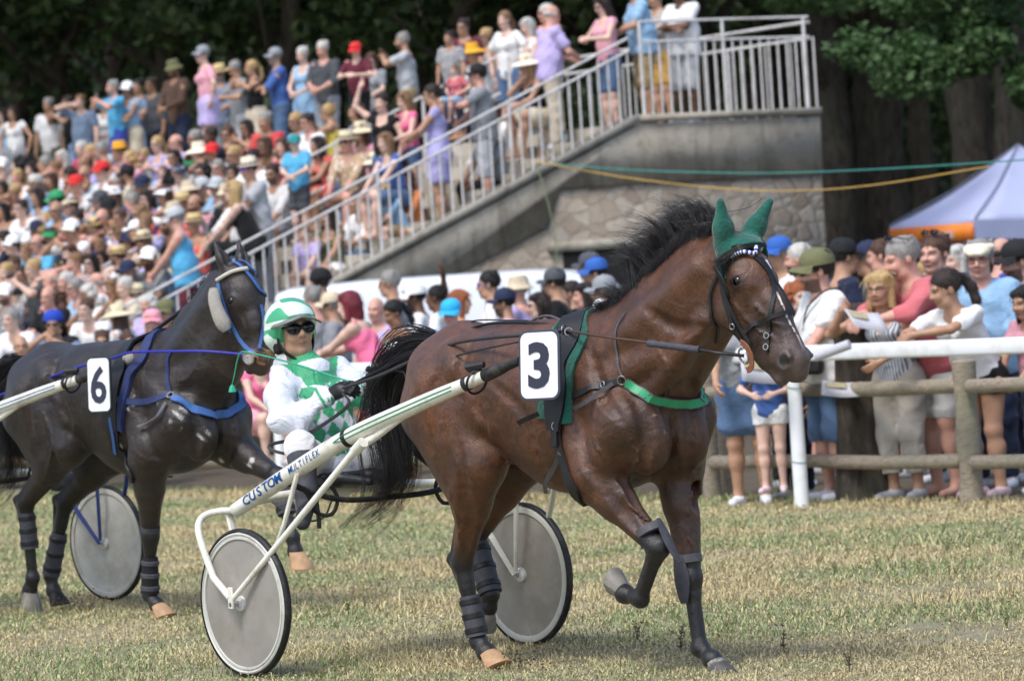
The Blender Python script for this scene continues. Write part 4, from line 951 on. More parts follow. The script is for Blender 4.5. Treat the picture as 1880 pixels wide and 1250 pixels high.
# ear cover
s=SD(); 
for e in(-1,1):
    P0=np.array([.95,e*.066,1.845]); P1=np.array([.985,e*.09,2.0]) ; P2=np.array([1.03,e*.13,2.005]) if e>0 else np.array([.982,e*.105,2.015])
    s.cap(P0,lerp(P0,P2,.4),.050,.043,k=.03); s.cap(lerp(P0,P2,.35),P2,.043,.017,k=.02); s.cap(P0+(.01,0,-.03),hp(.16,-.03,e*.095),.035,.022,k=.02)
s.ell(hp(.05,.03,0),(.115,.108,.095),k=.03)
CAP_CUT=lambda X,Y,Z:np.minimum((1.815-Z)+(X-.95)*.15,.086-np.abs(Y))+0*X
ec=sdob('ear_cover',s,.006,M_greenp,HA,cut=CAP_CUT,relax=1)
mm=MB(); mm.tube(spline([(.96,-.085,1.97),(1.0,.03,1.985),(1.0,.115,2.02)],8),.0012,5); mm.build('cord',M_leather,ec)
# bridle
br=KA.strap('bridle',[(1323,480),(1325,510),(1329,540),(1338,573),(1351,605),(1370,636)],.020,M_leather,HA,off=.006,th=.006)
KA.strap('cheek_strap',[(1345,478),(1330,505),(1334,540),(1347,575),(1360,600),(1380,632)],.016,M_leather,br,off=.010,th=.005)
P,nr=KA.line([(1346,476),(1362,469),(1385,466),(1415,470)],28,.022)
m=MB()
for i in range(27): 
    m.tube([P[i],P[i+1]],.0085,8,m=i%2)
m.build('browband',[M_plate,simple('blue browband',(.12,.25,.62),.5)],br,smooth=False)
KA.strap('face_strap',[(1384,473),(1398,485),(1412,505),(1420,530),(1417,560),(1413,590),(1411,612)],.019,M_leather,br,off=.008,th=.005)
KA.strap('face_strap',[(1395,475),(1418,510),(1430,530),(1443,553),(1455,579)],.014,M_leather,br,off=.009,th=.005)
KA.strap('noseband',[(1366,612),(1383,598),(1401,590),(1424,579),(1450,573)],.018,M_leather,br,off=.012,th=.006)
KA.strap('throat_latch',[(1322,500),(1312,522),(1306,545),(1308,578),(1318,608),(1338,630),(1365,638)],.014,M_leather,br,off=.010,th=.005)
KA.strap('chin_strap',[(1411,616),(1411,630),(1410,648)],.012,M_leather,br,off=.008)
for x,y in((1347,598),(1410,616),(1409,637)):
    p,n_=KA.px(x,y,.014); m=MB(); m.ring(p,n_,.012,.0025); m.build('buckle',M_metal,br)
p,n_=KA.px(1378,648,.036); bitA=p; m=MB(); m.ring(p,n_,.034,.0045,28,8); m.ring(p+n_*.006,n_,.030,.003,28,6); m.build('bit_ring',M_metal,br)
p2,n2=KA.px(1400,652,.012); 
def arc(c,n,r,a0,a1,k=14,sx=1.,sz=1.3):
    n=np.array(n,float); z=np.array([0,0,1.]); z=z-n*(z@n); z/=np.linalg.norm(z); x=np.cross(z,n)
    return [np.array(c)+x*r*sx*math.cos(a)+z*r*sz*math.sin(a) for a in np.radians(np.linspace(a0,a1,k))]
m=MB(); m.strap(arc(p+n_*.004,n_,.05,-95,80,sz=1.25),.026,.006,n_ ); m.build('bit_guard',M_brownl,br)
# blinker cups
for e in(-1,1):
    V=[];nu,nv=9,9; cpos=hp(.20,-.012,e*.112)
    ax=hp(1,0,0)-hp(0,0,0); ax/=np.linalg.norm(ax); fr_=hp(0,1,0)-hp(0,0,0); la=(hp(0,0,1)-hp(0,0,0))*e
    for i in range(nu):
        u=(i/(nu-1)-.5)*2
        for j in range(nv):
            v=j/(nv-1); wv=math.sqrt(max(0,1-u*u))
            V.append(cpos+ax*u*.082+fr_*(-.02+v*.05*wv)+la*(.016+.042*wv*v**.8))
    F=[(i*nv+j,i*nv+j+1,(i+1)*nv+j+1,(i+1)*nv+j) for i in range(nu-1) for j in range(nv-1)]
    m=MB(); m.add(V,F); o=m.build('blinker',M_leather,br); q=o.modifiers.new('solid','SOLIDIFY'); q.thickness=.005
# saddle pad, saddle, girth, breast collar
def wraparound(K,pts_right,name,wd,mat,parent,off,th,n=40,mirror=True):
    """strap given by its visible (right) side; mirrored over the back to the left"""
    R=[K.px(*p)[0] if len(p)==2 else np.array(p) for p in pts_right]; Lf=[np.array([q[0],-q[1],q[2]]) for q in R][::-1] if mirror else []
    S=spline(Lf+R,n); P=[];nr=[]
    for q in S: a,b=K.near(q,off); P.append(a);nr.append(b)
    m=MB(); m.strap(P,wd,th,nr); return m.build(name,mat,parent)
pad=wraparound(KA,[(.03,-.08,1.53),(1072,625),(1052,670),(1043,725),(1043,778)],'saddle_pad',.05,M_greenp,HA,.010,.014)
wraparound(KA,[(-.09,-.09,1.53),(1012,625),(1005,670),(1000,725),(1000,768)],'pad_edge',.07,M_greenp,pad,.010,.012)
wraparound(KA,[(-.02,-.08,1.53),(1048,625),(1030,670),(1024,725),(1022,790)],'saddle_flap',.11,M_leather,pad,.018,.014)
s=SD()
for e in(-1,1): s.cap((-.10,e*.045,1.555),(.10,e*.04,1.57),.032,.026,k=.02)
s.cap((.08,-.03,1.575),(.20,.0,1.60),.03,.012,k=.03)
sdob('saddle',s,.006,M_leather,pad)
s=SD().ell((.055,-.02,1.612),(.035,.03,.03)); sdob('withers_pad',s,.005,M_plate,pad)
gir=KA.strap('girth',[(1022,770),(1028,815),(1040,860),(1058,905),(.02,.0,.77)],.055,M_leather,HA,off=.010,th=.010)
m=MB(); p,n_=KA.px(1026,805,.022); m.box(p,(.045,.012,.07),[np.cross(n_,[0,0,1]),n_,[0,0,1]]); m.build('buckle_block',M_leather,gir,bevel=.003)
for y in(782,800): 
    p,n_=KA.px(1026,y,.024); m=MB(); m.ring(p,n_,.017,.0028); m.build('buckle',M_metal,gir)
P=[KA.px(1034,832,.02)[0],KA.px(1028,848,.045)[0],KA.px(1012,872,.05)[0],KA.px(998,900,.05)[0],KA.px(988,925,.05)[0]]
m=MB(); m.strap(spline(P,14),.022,.004,KA.px(1020,850)[1]); m.build('strap_end',M_leatherw,gir)
P=[KA.px(1003,757,.04)[0],KA.px(985,765,.05)[0],KA.px(960,777,.05)[0]]
m=MB(); m.strap(spline(P,8),.022,.004,KA.px(1020,850)[1]); m.build('strap_end',M_leather,gir)
bc=KA.strap('breast_collar',[(1010,738),(1060,724),(1110,708),(1143,698)],.026,M_leather,HA,off=.008,th=.006)
p,n_=KA.px(1143,697,.012); ringA=p; m=MB(); m.ring(p,n_,.019,.0035,24); m.build('ring',M_metal,bc)
P,nr=KA.line([(1150,701),(1180,722),(1230,738),(1272,742),(1296,733),(.50,.16,1.19),(.33,.25,1.22),(.05,.30,1.2)],48,.012)
m=MB(); m.strap(P,.034,.009,nr); g=m.build('chest_strap',M_greens,bc)
m=MB(); m.strap([a-np.cross(np.gradient(np.array(P),axis=0)[i]/np.linalg.norm(np.gradient(np.array(P),axis=0)[i]),nr[i])*.0 + nr[i]*.0005 for i,a in enumerate(P)],.044,.007,nr); m.build('strap_lining',M_leatherw,bc)
KA.strap('neck_strap',[(1143,690),(1135,655),(1131,625),(1136,597),(1150,575)],.010,M_leatherw,bc,off=.006,th=.004)
P=[KA.px(1128,704,.014)[0],KA.px(1108,726,.03)[0],KA.px(1085,740,.035)[0],KA.px(1060,750,.03)[0]]
m=MB(); m.strap(spline(P,10),.018,.004,n_); m.build('strap_end',M_leatherw,bc)
p,n_=KA.px(1111,706,.014); m=MB(); m.ring(p,n_,.014,.003); m.build('buckle',M_metal,bc)
# terrets and number plate
p,n_=KA.px(1042,612,.03); terA=p; m=MB(); m.ring(p,(1,.3,0),.020,.003,24); m.ring(p+np.array([.03,0,-.01]),(1,-.6,.2),.017,.003,24); m.build('terret',M_metal,pad)
exP=np.array([1,0,0])*math.cos(math.radians(14))+np.array([0,-1,0])*math.sin(math.radians(-14)); 
def plate_axes(fr,pix,l,tilt=0.,yaw=0.):
    c=fr.H(*pix,l); ex=np.array([math.cos(yaw),-math.sin(yaw),0]); n=np.array([-math.sin(yaw),-math.cos(yaw),0]); 
    return c,ex,np.array([0,0,1.]),n
c,ex,ez,n_=plate_axes(FA,(993,670),.41,yaw=-.28)
ez=np.array([.03,.04,1.]); ez/=np.linalg.norm(ez)
plate(HA,c,ex,ez,n_,.215,.305,'3',simple('dark plate edge',(.25,.26,.32),.6),bold=.035)
# ---------------------------------------------------------------- the dark horse
THB=math.radians(45); _u=np.array([math.cos(THB),-math.sin(THB),0]); FB=Frame(np.array([-1.9185,24.0837,0])-_u*.09,THB)
COAT_B=coat_material('dark brown horse coat',(.019,.0125,.010),(.008,.007,.008),(.042,.026,.019),white=(.62,.60,.58))
M_blues=simple('blue webbing strap',(.25,.40,.64),.5,var=.12,scale=30); M_blued=simple('deep blue rein',(.16,.16,.62),.5,var=.1,scale=30); M_navyp=simple('navy girth pad',(.15,.20,.38),.75,var=.2,scale=30,bstr=.4)
M_fleece=simple('cream sheepskin',(.83,.81,.77),.95,var=.1,scale=60,bstr=1.,bdist=.02)
JB=dict(RF=[(.08,-.19,.88),(-.03,-.125,.46),(-.085,-.11,.125),(-.03,-.11,.075)],LF=[(.37,.17,.93),(.765,.145,.765),(.888,.12,.43),(.90,.12,.35)],
        RH=[(-.62,-.19,.98),(-1.105,-.14,.655),(-1.11,-.12,.225),(-1.145,-.12,.155)],RHpt=(-1.175,-.14,.68),
        LH=[(-.70,.19,.91),(-1.09,.14,.63),(-1.245,.12,.215),(-1.225,.12,.125)],LHpt=(-1.165,.14,.66),
        head=[(.715,0,1.865),(.8,0,1.6),(.845,.0,1.37)],hyaw=-.06,dock=(-1.15,0,1.47),
        neck=[(.16,0,1.30,.262),(.45,0,1.47,.225),(.58,0,1.66,.175),(.66,0,1.80,.13)],crest=[(.02,0,1.53),(.14,0,1.58),(.30,0,1.70),(.43,0,1.81),(.55,0,1.90),(.66,0,1.955)])
HB=empty('race_horse',FB.O,FB.rz,label='dark brown trotting horse with blue bridle, cream fleece cheek rolls and number 6',cat='horse')
sB=horse_sdf(JB); hpB=JB['hp']
for e in(-1,1):
    P0=hpB(-.08,.0,e*.055); P1=hpB(-.44,-.03,e*.085); sB.cap(P0,lerp(P0,P1,.45),.040,.036,k=.02); sB.cap(lerp(P0,P1,.4),P1,.035,.008,k=.02); sB.cap(lerp(P0,P1,.3)+(.035,0,0),lerp(P0,P1,.8)+(.03,0,0),.022,.008,k=.01,sub=True)
V_,Q_=sB.mesh(.02); tmp=ob('tmp',mesh_np('tmp',V_,Q_)); K0=Skin(tmp,FB)
for gi in(0,1,2,5,6,7,8,12):
    P=[];nr=[]
    for q in GL[gi]: a,b=K0.near(q,.0); P.append(a);nr.append(b)
    for i in range(8): a,b=P[i]+nr[i]*.014,P[i+1]+nr[i+1]*.014; r_=.019*math.sin(math.pi*(i+.8)/9.)+.006; sB.cap(a,b,r_,r_,k=.028,sub=True)
for L_ in([(430,560),(445,590),(452,620)],[(300,770),(330,810),(325,850)],[(330,700),(350,690),(375,640)],[(240,800),(250,830),(290,850)],[(80,760),(95,820),(85,880)]):
    P,nr=K0.line(L_,10,-.001)
    for i in range(9): sB.cap(P[i],P[i+1],.0065,k=.010)
bpy.data.objects.remove(tmp)
bodyB=sdob('body',sB,.0095,COAT_B,HB,paint=horse_paint(JB,'dark'),relax=1); KB=Skin(bodyB,FB)
for e in(-1,1): s=SD().ell(hpB(.255,.021,e*.098),.0245,k=.001); sdob('eye',s,.005,M_eye,HB,relax=0)
hs_=[hoof(HB,JB['RF'][3],(1,0,-.1),M_hooft,1.05,down=(.35,0,-1)),hoof(HB,JB['LF'][3],(1,0,.1),M_hooft,1.15,down=(.0,0,-1)),hoof(HB,JB['RH'][3],(.9,0,-.5),M_hoofg,1.1,down=(-.45,0,-1)),hoof(HB,JB['LH'][3],(1,0,-.2),M_rubber,1.0,down=(.1,0,-1))]
boots(HB,JB,[('RF',.35,.95,.046,.052,M_bootb),('LF',.05,.62,.050,.052,M_boot),('RH',.12,.60,.048,.050,M_boot),('LH',.40,.98,.048,.052,M_boot)])
m=MB(); m.tube([lerp(JB['RF'][0],JB['RF'][1],.93),lerp(JB['RF'][0],JB['RF'][1],.86)],[.056,.058],16); m.build('knee_strap',M_boot,HB)
ps=[]
for i in range(1100):
    S=spline(JB['crest'],101); c=S[int(RS.uniform(0,.97)*100)]+np.array([RS.normal()*.008,RS.normal()*.014,-.012]); L=RS.uniform(.08,.17); sd_=.55+RS.normal()*.25
    ps.append([c,c+L*np.array([-.3,sd_*.4,.35]),c+L*np.array([-.6,sd_*.9,.25]),c+L*np.array([-.85,sd_*1.2,-.25])])
strands(ps,.0024,'mane',M_hairblack,HB,n=6)
tail_from(FB,[(35,668),(12,690),(-2,740),(2,800),(10,860),(-15,905),(-40,930)],.0,lambda t:.03+.04*math.sin(math.pi*min(1,t)),960,HB,M_hairblack)
# bridle
bb=KB.strap('bridle',[(402,520),(412,560),(428,600),(448,632),(466,650)],.022,M_blues,HB,off=.008,th=.006)
P,nr=KB.line([(402,516),(420,503),(445,496),(474,502)],16,.015); m=MB(); m.tube(P,.011,8); m.build('browband',simple('cream browband',(.78,.76,.70),.7),bb)
for q in([(428,483),(455,505),(478,535),(490,560)],[(440,480),(465,500),(488,528),(494,552)],[(478,560),(482,600),(476,640)]): KB.strap('face_strap',q,.017,M_blues,bb,off=.010,th=.005)
KB.strap('throat_strap',[(400,530),(405,575),(425,610)],.014,M_blues,bb,off=.006,th=.004)
P=[KB.px(402,532,.045)[0],KB.px(406,556,.05)[0],KB.px(414,582,.05)[0],KB.px(424,603,.045)[0]]; m=MB(); m.tube(spline(P,10),[.024,.033,.036,.037,.038,.040,.042,.043,.040,.028],12); m.build('fleece_cheek_roll',M_fleece,bb)
p,n_=KB.px(462,655,.03); m=MB(); m.ring(p,n_,.034,.006,24); m.build('bit_ring',M_metal,bb); bitB=p
m=MB(); m.lathe([(0,.0),(.032,.0),(.034,.008),(0,.01)],p-n_*.008,n_,18); m.build('bit_guard',M_fleece,bb)
KB.strap('chin_strap',[(466,650),(474,664),(486,668)],.014,M_brownl,bb,off=.008)
# girth, pad, saddle and collar
padB=wraparound(KB,[(.06,-.08,1.51),(262,662),(240,690),(228,740),(226,790)],'saddle_pad',.055,M_navyp,HB,.014,.022)
wraparound(KB,[(-.04,-.08,1.52),(225,668),(212,700),(206,740),(206,790)],'saddle_flap',.11,M_leather,padB,.016,.014)
s=SD()
for e in(-1,1): s.cap((-.10,e*.045,1.54),(.09,e*.04,1.545),.032,.024,k=.02)
sdob('saddle',s,.007,M_leather,padB)
s=SD().ell((-.02,-.20,1.46),.04,k=.01); sdob('tie_pad',s,.007,M_fleece,padB)
KB.strap('girth',[(212,790),(220,830),(240,868),(.02,.0,.77)],.06,M_leather,HB,off=.012,th=.010); 
KB.strap('girth_edge',[(206,765),(212,800),(216,830)],.02,M_blues,HB,off=.022,th=.004)
bcB=KB.strap('breast_collar',[(212,733),(245,738),(280,735),(313,727)],.034,M_navyp,HB,off=.010,th=.008)
P,nr=KB.line([(318,732),(345,748),(385,762),(425,757),(446,738),(.50,.17,1.2),(.2,.29,1.2)],40,.014); m=MB(); m.strap(P,.045,.010,nr); m.build('chest_strap',M_blues,bcB)
p,n_=KB.px(314,728,.014); m=MB(); m.ring(p,n_,.020,.004); m.build('ring',M_metal,bcB)
KB.strap('neck_strap',[(312,724),(308,690),(308,658),(318,640)],.022,M_navyp,bcB,off=.007,th=.004)
P=[KB.px(308,742,.02)[0],KB.px(296,765,.03)[0],KB.px(275,780,.03)[0],KB.px(256,786,.03)[0]]; m=MB(); m.strap(spline(P,12),.022,.004,n_); m.build('strap_end',M_leatherw,bcB)
c,ex,ez,n_=plate_axes(FB,(184,706),.41,yaw=-.20); plate(HB,c,ex,np.array([.01,.03,1.]),n_,.168,.315,'6',simple('dark green plate edge',(.10,.17,.17),.6),sx=.86,bold=.02)
# ================================================================ people
SKN={'fair':'dab5a3','pink':'d2a08d','tan':'b68d73','olive':'9c765b','brown':'6b4a39'}
def skin_mat(k,beard=None):
    key=('skin',k,beard)
    if key in _M: return _M[key]
    m,nt,b=material('skin '+k); c=lin(SKN[k]); at=N(nt,'VertexColor',layer_name='paint'); sp=N(nt,'SeparateColor'); nt.links.new(at.outputs[0],sp.inputs[0])
    f=noise(nt,14,4); o=ramp(nt,f,[(.35,tuple(x*.88 for x in c)),(.65,tuple(min(1,x*1.07) for x in c))]).outputs[0]
    o=mixc(nt,sp.outputs[1],o,(c[0]*.75,c[1]*.36,c[2]*.36))
    if beard: mm=N(nt,'Math',operation='MULTIPLY'); nt.links.new(sp.outputs[2],mm.inputs[0]); mm.inputs[1].default_value=.85; o=mixc(nt,mm.outputs[0],o,lin(beard))
    o=mixc(nt,sp.outputs[0],o,(.035,.022,.018)); nt.links.new(o,b.inputs['Base Color']); b.inputs['Roughness'].default_value=.5
    b.inputs['Subsurface Weight'].default_value=.0; b.inputs['Specular IOR Level'].default_value=.4; _M[key]=m; return m
CL=dict(white='f1f1f0',cream='ede3cb',grey='8f949a',lgrey='b9bdc2',dgrey='4c5056',black='17181b',navy='1f2a48',blue='2f62b4',royal='1f43b0',sky='8cbfe8',cyan='2fb2e6',teal='2f8b8f',slate='6f86a4',lilac='a8a2dd',lavender='c0aee8',purple='8a55b8',maroon='6c1c33',red='d42f2f',coral='ef5a48',crimson='c23a58',pink='f2a3b6',hotpink='ff5f97',rose='d8626c',peach='f0b79c',orange='ee8a34',yellow='f0d630',mustard='c99a34',tan='c8a57c',beige='d3c4a8',khaki='a88f5e',olive='6b6c4a',green='2f9a62',brown='5a4030',denim='4a6d97',ldenim='7fa5cf',stone='b5ada2',gold='e2b23a',straw='d9c08c')
CLN=dict(lgrey='light grey',dgrey='dark grey',sky='pale blue',cyan='bright blue',royal='royal blue',slate='grey blue',hotpink='neon pink',rose='coral pink',ldenim='light denim',stone='stone grey')
def cloth(col,pat='plain'):
    key=('cloth',col,pat)
    if key in _M: return _M[key]
    m,nt,b=material('%s %s cloth'%(col,pat)); c=lin(CL[col]); g_=sum(c)/3; c=tuple((x*.80+g_*.20)*.97 for x in c); f=noise(nt,5,5,.6); o=ramp(nt,f,[(.3,tuple(x*.86 for x in c)),(.7,tuple(min(1,x*1.04) for x in c))]).outputs[0]
    tc=nt.nodes.new('ShaderNodeTexCoord')
    c2=lin('f4f2ee') if sum(c)<1.6 else tuple(x*.35 for x in c)
    if pat in('stripe','hoop'):
        w_=N(nt,'TexWave',bands_direction='Z' if pat=='hoop' else 'Y'); w_.inputs['Scale'].default_value=8 if pat=='hoop' else 14; nt.links.new(tc.outputs['Object'],w_.inputs[0]); o=mixc(nt,ramp(nt,w_.outputs['Fac'],[(.55,0.),(.65,.8)]).outputs[0],o,c2)
    elif pat=='check':
        for ax_ in('Z','Y'):
            w_=N(nt,'TexWave',bands_direction=ax_); w_.inputs['Scale'].default_value=9; nt.links.new(tc.outputs['Object'],w_.inputs[0]); o=mixc(nt,ramp(nt,w_.outputs['Fac'],[(.6,0.),(.7,.55)]).outputs[0],o,c2)
    elif pat=='floral':
        v=N(nt,'TexVoronoi'); v.inputs['Scale'].default_value=16; nt.links.new(tc.outputs['Object'],v.inputs[0]); o=mixc(nt,ramp(nt,v.outputs['Distance'],[(.22,.75),(.34,0.)]).outputs[0],o,c2)
    nt.links.new(o,b.inputs['Base Color']); b.inputs['Roughness'].default_value=.85; b.inputs['Sheen Weight'].default_value=.1; b.inputs['Specular IOR Level'].default_value=.25
    wr=noise(nt,7,3,.5,dist=1.8); bump(nt,b,wr,.55,.03); _M[key]=m; return m
def nrm(v): v=np.array(v,float); return v/(np.linalg.norm(v)+1e-9)
def ik(a,c,l1,l2,hint):
    a=np.array(a,float); c=np.array(c,float); d=c-a; L=np.linalg.norm(d); 
    if L>(l1+l2)*.995: c=a+d/L*(l1+l2)*.995; d=c-a; L=np.linalg.norm(d)
    x=(L*L+l1*l1-l2*l2)/(2*L); h=math.sqrt(max(0,l1*l1-x*x)); n=d/L; hv=np.array(hint,float); hv-=n*(hv@n); hv=nrm(hv); return a+n*x+hv*h,c
def Rm(yaw,pitch,roll=0): return np.array(Matrix.Rotation(yaw,3,'Z')@Matrix.Rotation(pitch,3,'Y')@Matrix.Rotation(roll,3,'X'))
# pose: sit, lean, head yaw/pitch (deg), wrists relative to the point between the shoulders, elbow hints
POSES=dict(
 stand=dict(RW=(.06,-.26,-.56),LW=(.08,.25,-.55)),
 cross=dict(RW=(.25,.07,-.27),LW=(.27,-.06,-.22),rh=(0,-1,-.5),lh=(0,1,-.5)),
 front=dict(RW=(.30,-.06,-.34),LW=(.29,.07,-.36),hp=12),
 phone=dict(RW=(.30,-.07,.05),LW=(.31,.05,.0),rh=(.2,-1,-.6),lh=(.2,1,-.6)),
 shade=dict(RW=(.17,-.11,.17),LW=(.08,.25,-.52),rh=(.3,-1,0)),
 read=dict(RW=(.33,-.09,-.20),LW=(.33,.10,-.21),hp=18),
 hips=dict(RW=(.03,-.27,-.47),LW=(.03,.27,-.47),rh=(-.2,-1,0),lh=(-.2,1,0)),
 lean=dict(RW=(.40,.02,-.22),LW=(.41,-.06,-.20),rh=(.1,-1,-.8),lh=(.1,1,-.8),lean=24),
 raise_=dict(RW=(.04,-.30,.42),LW=(.10,.24,-.50),rh=(.3,-1,.1)),
 away=dict(RW=(.28,-.12,-.28),LW=(.28,.12,-.30),hp=10,hy=15),
 sit=dict(sit=1,RW=(.36,-.10,-.40),LW=(.36,.10,-.40),lean=10),
 sitfwd=dict(sit=1,RW=(.36,-.04,-.30),LW=(.37,.05,-.32),lean=26,hp=-8),
 sitclap=dict(sit=1,RW=(.27,-.03,-.12),LW=(.27,.04,-.14),rh=(0,-1,-.7),lh=(0,1,-.7),lean=6),
 sitphone=dict(sit=1,RW=(.27,-.08,.08),LW=(.28,.06,.03),rh=(.1,-1,-.6),lh=(.1,1,-.6),lean=6),
 sitshade=dict(sit=1,RW=(.16,-.10,.15),LW=(.36,.10,-.36),rh=(.4,-1,-.1),lean=8),
 sitchin=dict(sit=1,RW=(.14,-.02,.02),LW=(.34,.02,-.34),rh=(.5,-.6,-.8),lean=18),
)
def joints(p,sex='m',k=1.):
    q=dict(RW=(.06,-.26,-.56),LW=(.08,.25,-.55),rh=(-.4,-.6,-.2),lh=(-.4,.6,-.2),lean=2,hy=0,hp=2,hr=0,sit=0); q.update(p); J={}
    hz=.50 if q['sit'] else .92; le=math.radians(q['lean']); sp_=lambda x,z:np.array([x*math.cos(le)+z*math.sin(le),0,hz+z*math.cos(le)-x*math.sin(le)])
    J['pel']=np.array([0,0,hz]); J['wst']=sp_(.005,.19); J['che']=sp_(.0,.37); J['M']=sp_(-.01,.49); J['nek']=sp_(.0,.555)
    sw=.185 if sex=='m' else .162; J['shR']=J['M']+(0,-sw,0); J['shL']=J['M']+(0,sw,0)
    if 'M' in q: pass
    J['hy']=math.radians(q['hy']); J['hpi']=math.radians(q['hp']+q['lean']*.25); J['Rh']=Rm(J['hy'],J['hpi'],math.radians(q['hr']))
    J['hed']=J['nek']+np.array([.03*math.cos(J['hy']),.03*math.sin(J['hy']),.135])+np.array([.045*math.sin(le),0,0])
    for s_,W_,h_ in(('R','RW','rh'),('L','LW','lh')): J['el'+s_],J['wr'+s_]=ik(J['sh'+s_],J['M']+np.array(q[W_],float),.285,.25,q[h_])
    hw=.085 if sex=='m' else .092
    for s_,e in(('R',-1),('L',1)):
        J['hi'+s_]=np.array([0,e*hw,hz-.02])
        if q['sit']:
            J['kn'+s_]=np.array([.43,e*(.13+.03*(s_=='L')),hz+.02]); J['an'+s_]=np.array([.40+.05*(s_=='L'),e*.11,.09])
        else:
            o=q.get('step',0.)*e; J['kn'+s_]=np.array([.03+o*.5,e*.095,.50]); J['an'+s_]=np.array([-.01+o,e*.10,.09])
        for nme in('hi','kn','an','el','wr'):
            if nme+s_ in q: J[nme+s_]=np.array(q[nme+s_],float)
        J['to'+s_]=np.array(q.get('to'+s_,(1,e*.18,-.05)),float)
    J['hdR']=q.get('hdR'); J['hdL']=q.get('hdL'); J['sex']=sex; J['sit']=q['sit']; return J
def head_prims(s,J,k=.9):
    R=J['Rh']; c=J['hed']; T=lambda x,y,z:c+R@(np.array([x,y,z])*k)
    E=lambda p,r,kk=.02,sub=False:s.ell(T(*p),np.array([r]*3 if np.isscalar(r) else r)*k,R=R,k=kk,sub=sub)
    E((-.018,0,.045),(.098,.076,.088)); E((.030,0,-.015),(.062,.060,.088),.03)
    s.cap(T(.035,-.025,-.085),T(.035,.025,-.085),.036*k,.036*k,k=.03); E((.067,0,-.102),(.022,.022,.018),.02)
    E((.078,-.034,-.03),(.018,.022,.024),.03);E((.078,.034,-.03),(.018,.022,.024),.03)
    s.cap(T(.080,-.042,.030),T(.088,0,.026),.011*k,.012*k,k=.015); s.cap(T(.080,.042,.030),T(.088,0,.026),.011*k,.012*k,k=.015)
    E((.091,-.031,.008),(.015,.017,.012),.012,True);E((.091,.031,.008),(.015,.017,.012),.012,True); E((.076,-.031,.008),.0125,.004);E((.076,.031,.008),.0125,.004)
    s.cap(T(.094,0,.020),T(.112,0,-.026),.008*k,.0125*k,k=.012); E((.100,-.012,-.030),.009,.008);E((.100,.012,-.030),.009,.008)
    s.cap(T(.084,-.019,-.063),T(.092,0,-.060),.006*k,.008*k,k=.01);s.cap(T(.084,.019,-.063),T(.092,0,-.060),.006*k,.008*k,k=.01); E((.088,0,-.073),(.009,.016,.007),.008)
    for e in(-1,1): E((-.008,e*.078,-.005),(.020,.009,.031),.008)
    s.cap(T(-.025,0,-.05),J['nek']+(0,0,-.03),.052 if J['sex']=='m' else .043,.058 if J['sex']=='m' else .050,k=.025)
    return T
def hand(s,wr,d,side,n=None,curl=.5,grip=False,sc=1.):
    """palm, four fingers and a thumb; d along the hand, n out of the palm"""
    d=nrm(d); n=nrm(np.array(n if n is not None else (0,0,-1.),float)-0); n=nrm(n-d*(n@d)); l=np.cross(n,d)*side
    w_=np.array(wr); s.cap(w_,w_+d*.03*sc,.024*sc,.022*sc,k=.02)
    for i,(o,L) in enumerate(((-.027,.070),(-.009,.078),(.009,.073),(.026,.058))):
        b=w_+d*.085*sc+l*o*sc; s.cap(w_+d*.03*sc+l*o*.55*sc,b,.0155*sc,.0125*sc,k=.012)
        a1=curl*.9; d1=d*math.cos(a1)+n*math.sin(a1); d2=d*math.cos(a1*2.1)+n*math.sin(a1*2.1); m_=b+d1*L*.52*sc; s.cap(b,m_,.0098*sc,.0088*sc,k=.006); s.cap(m_,m_+d2*L*.5*sc,.0088*sc,.0072*sc,k=.004)
    t0=w_+d*.03*sc-l*.025*sc; t1=t0+(d*.6-l*.65+n*.35)*.042*sc; s.cap(t0,t1,.0145*sc,.0115*sc,k=.012); s.cap(t1,t1+nrm(d*.8-l*.15+n*(.3+curl*.6))*.034*sc,.0112*sc,.0088*sc,k=.004)
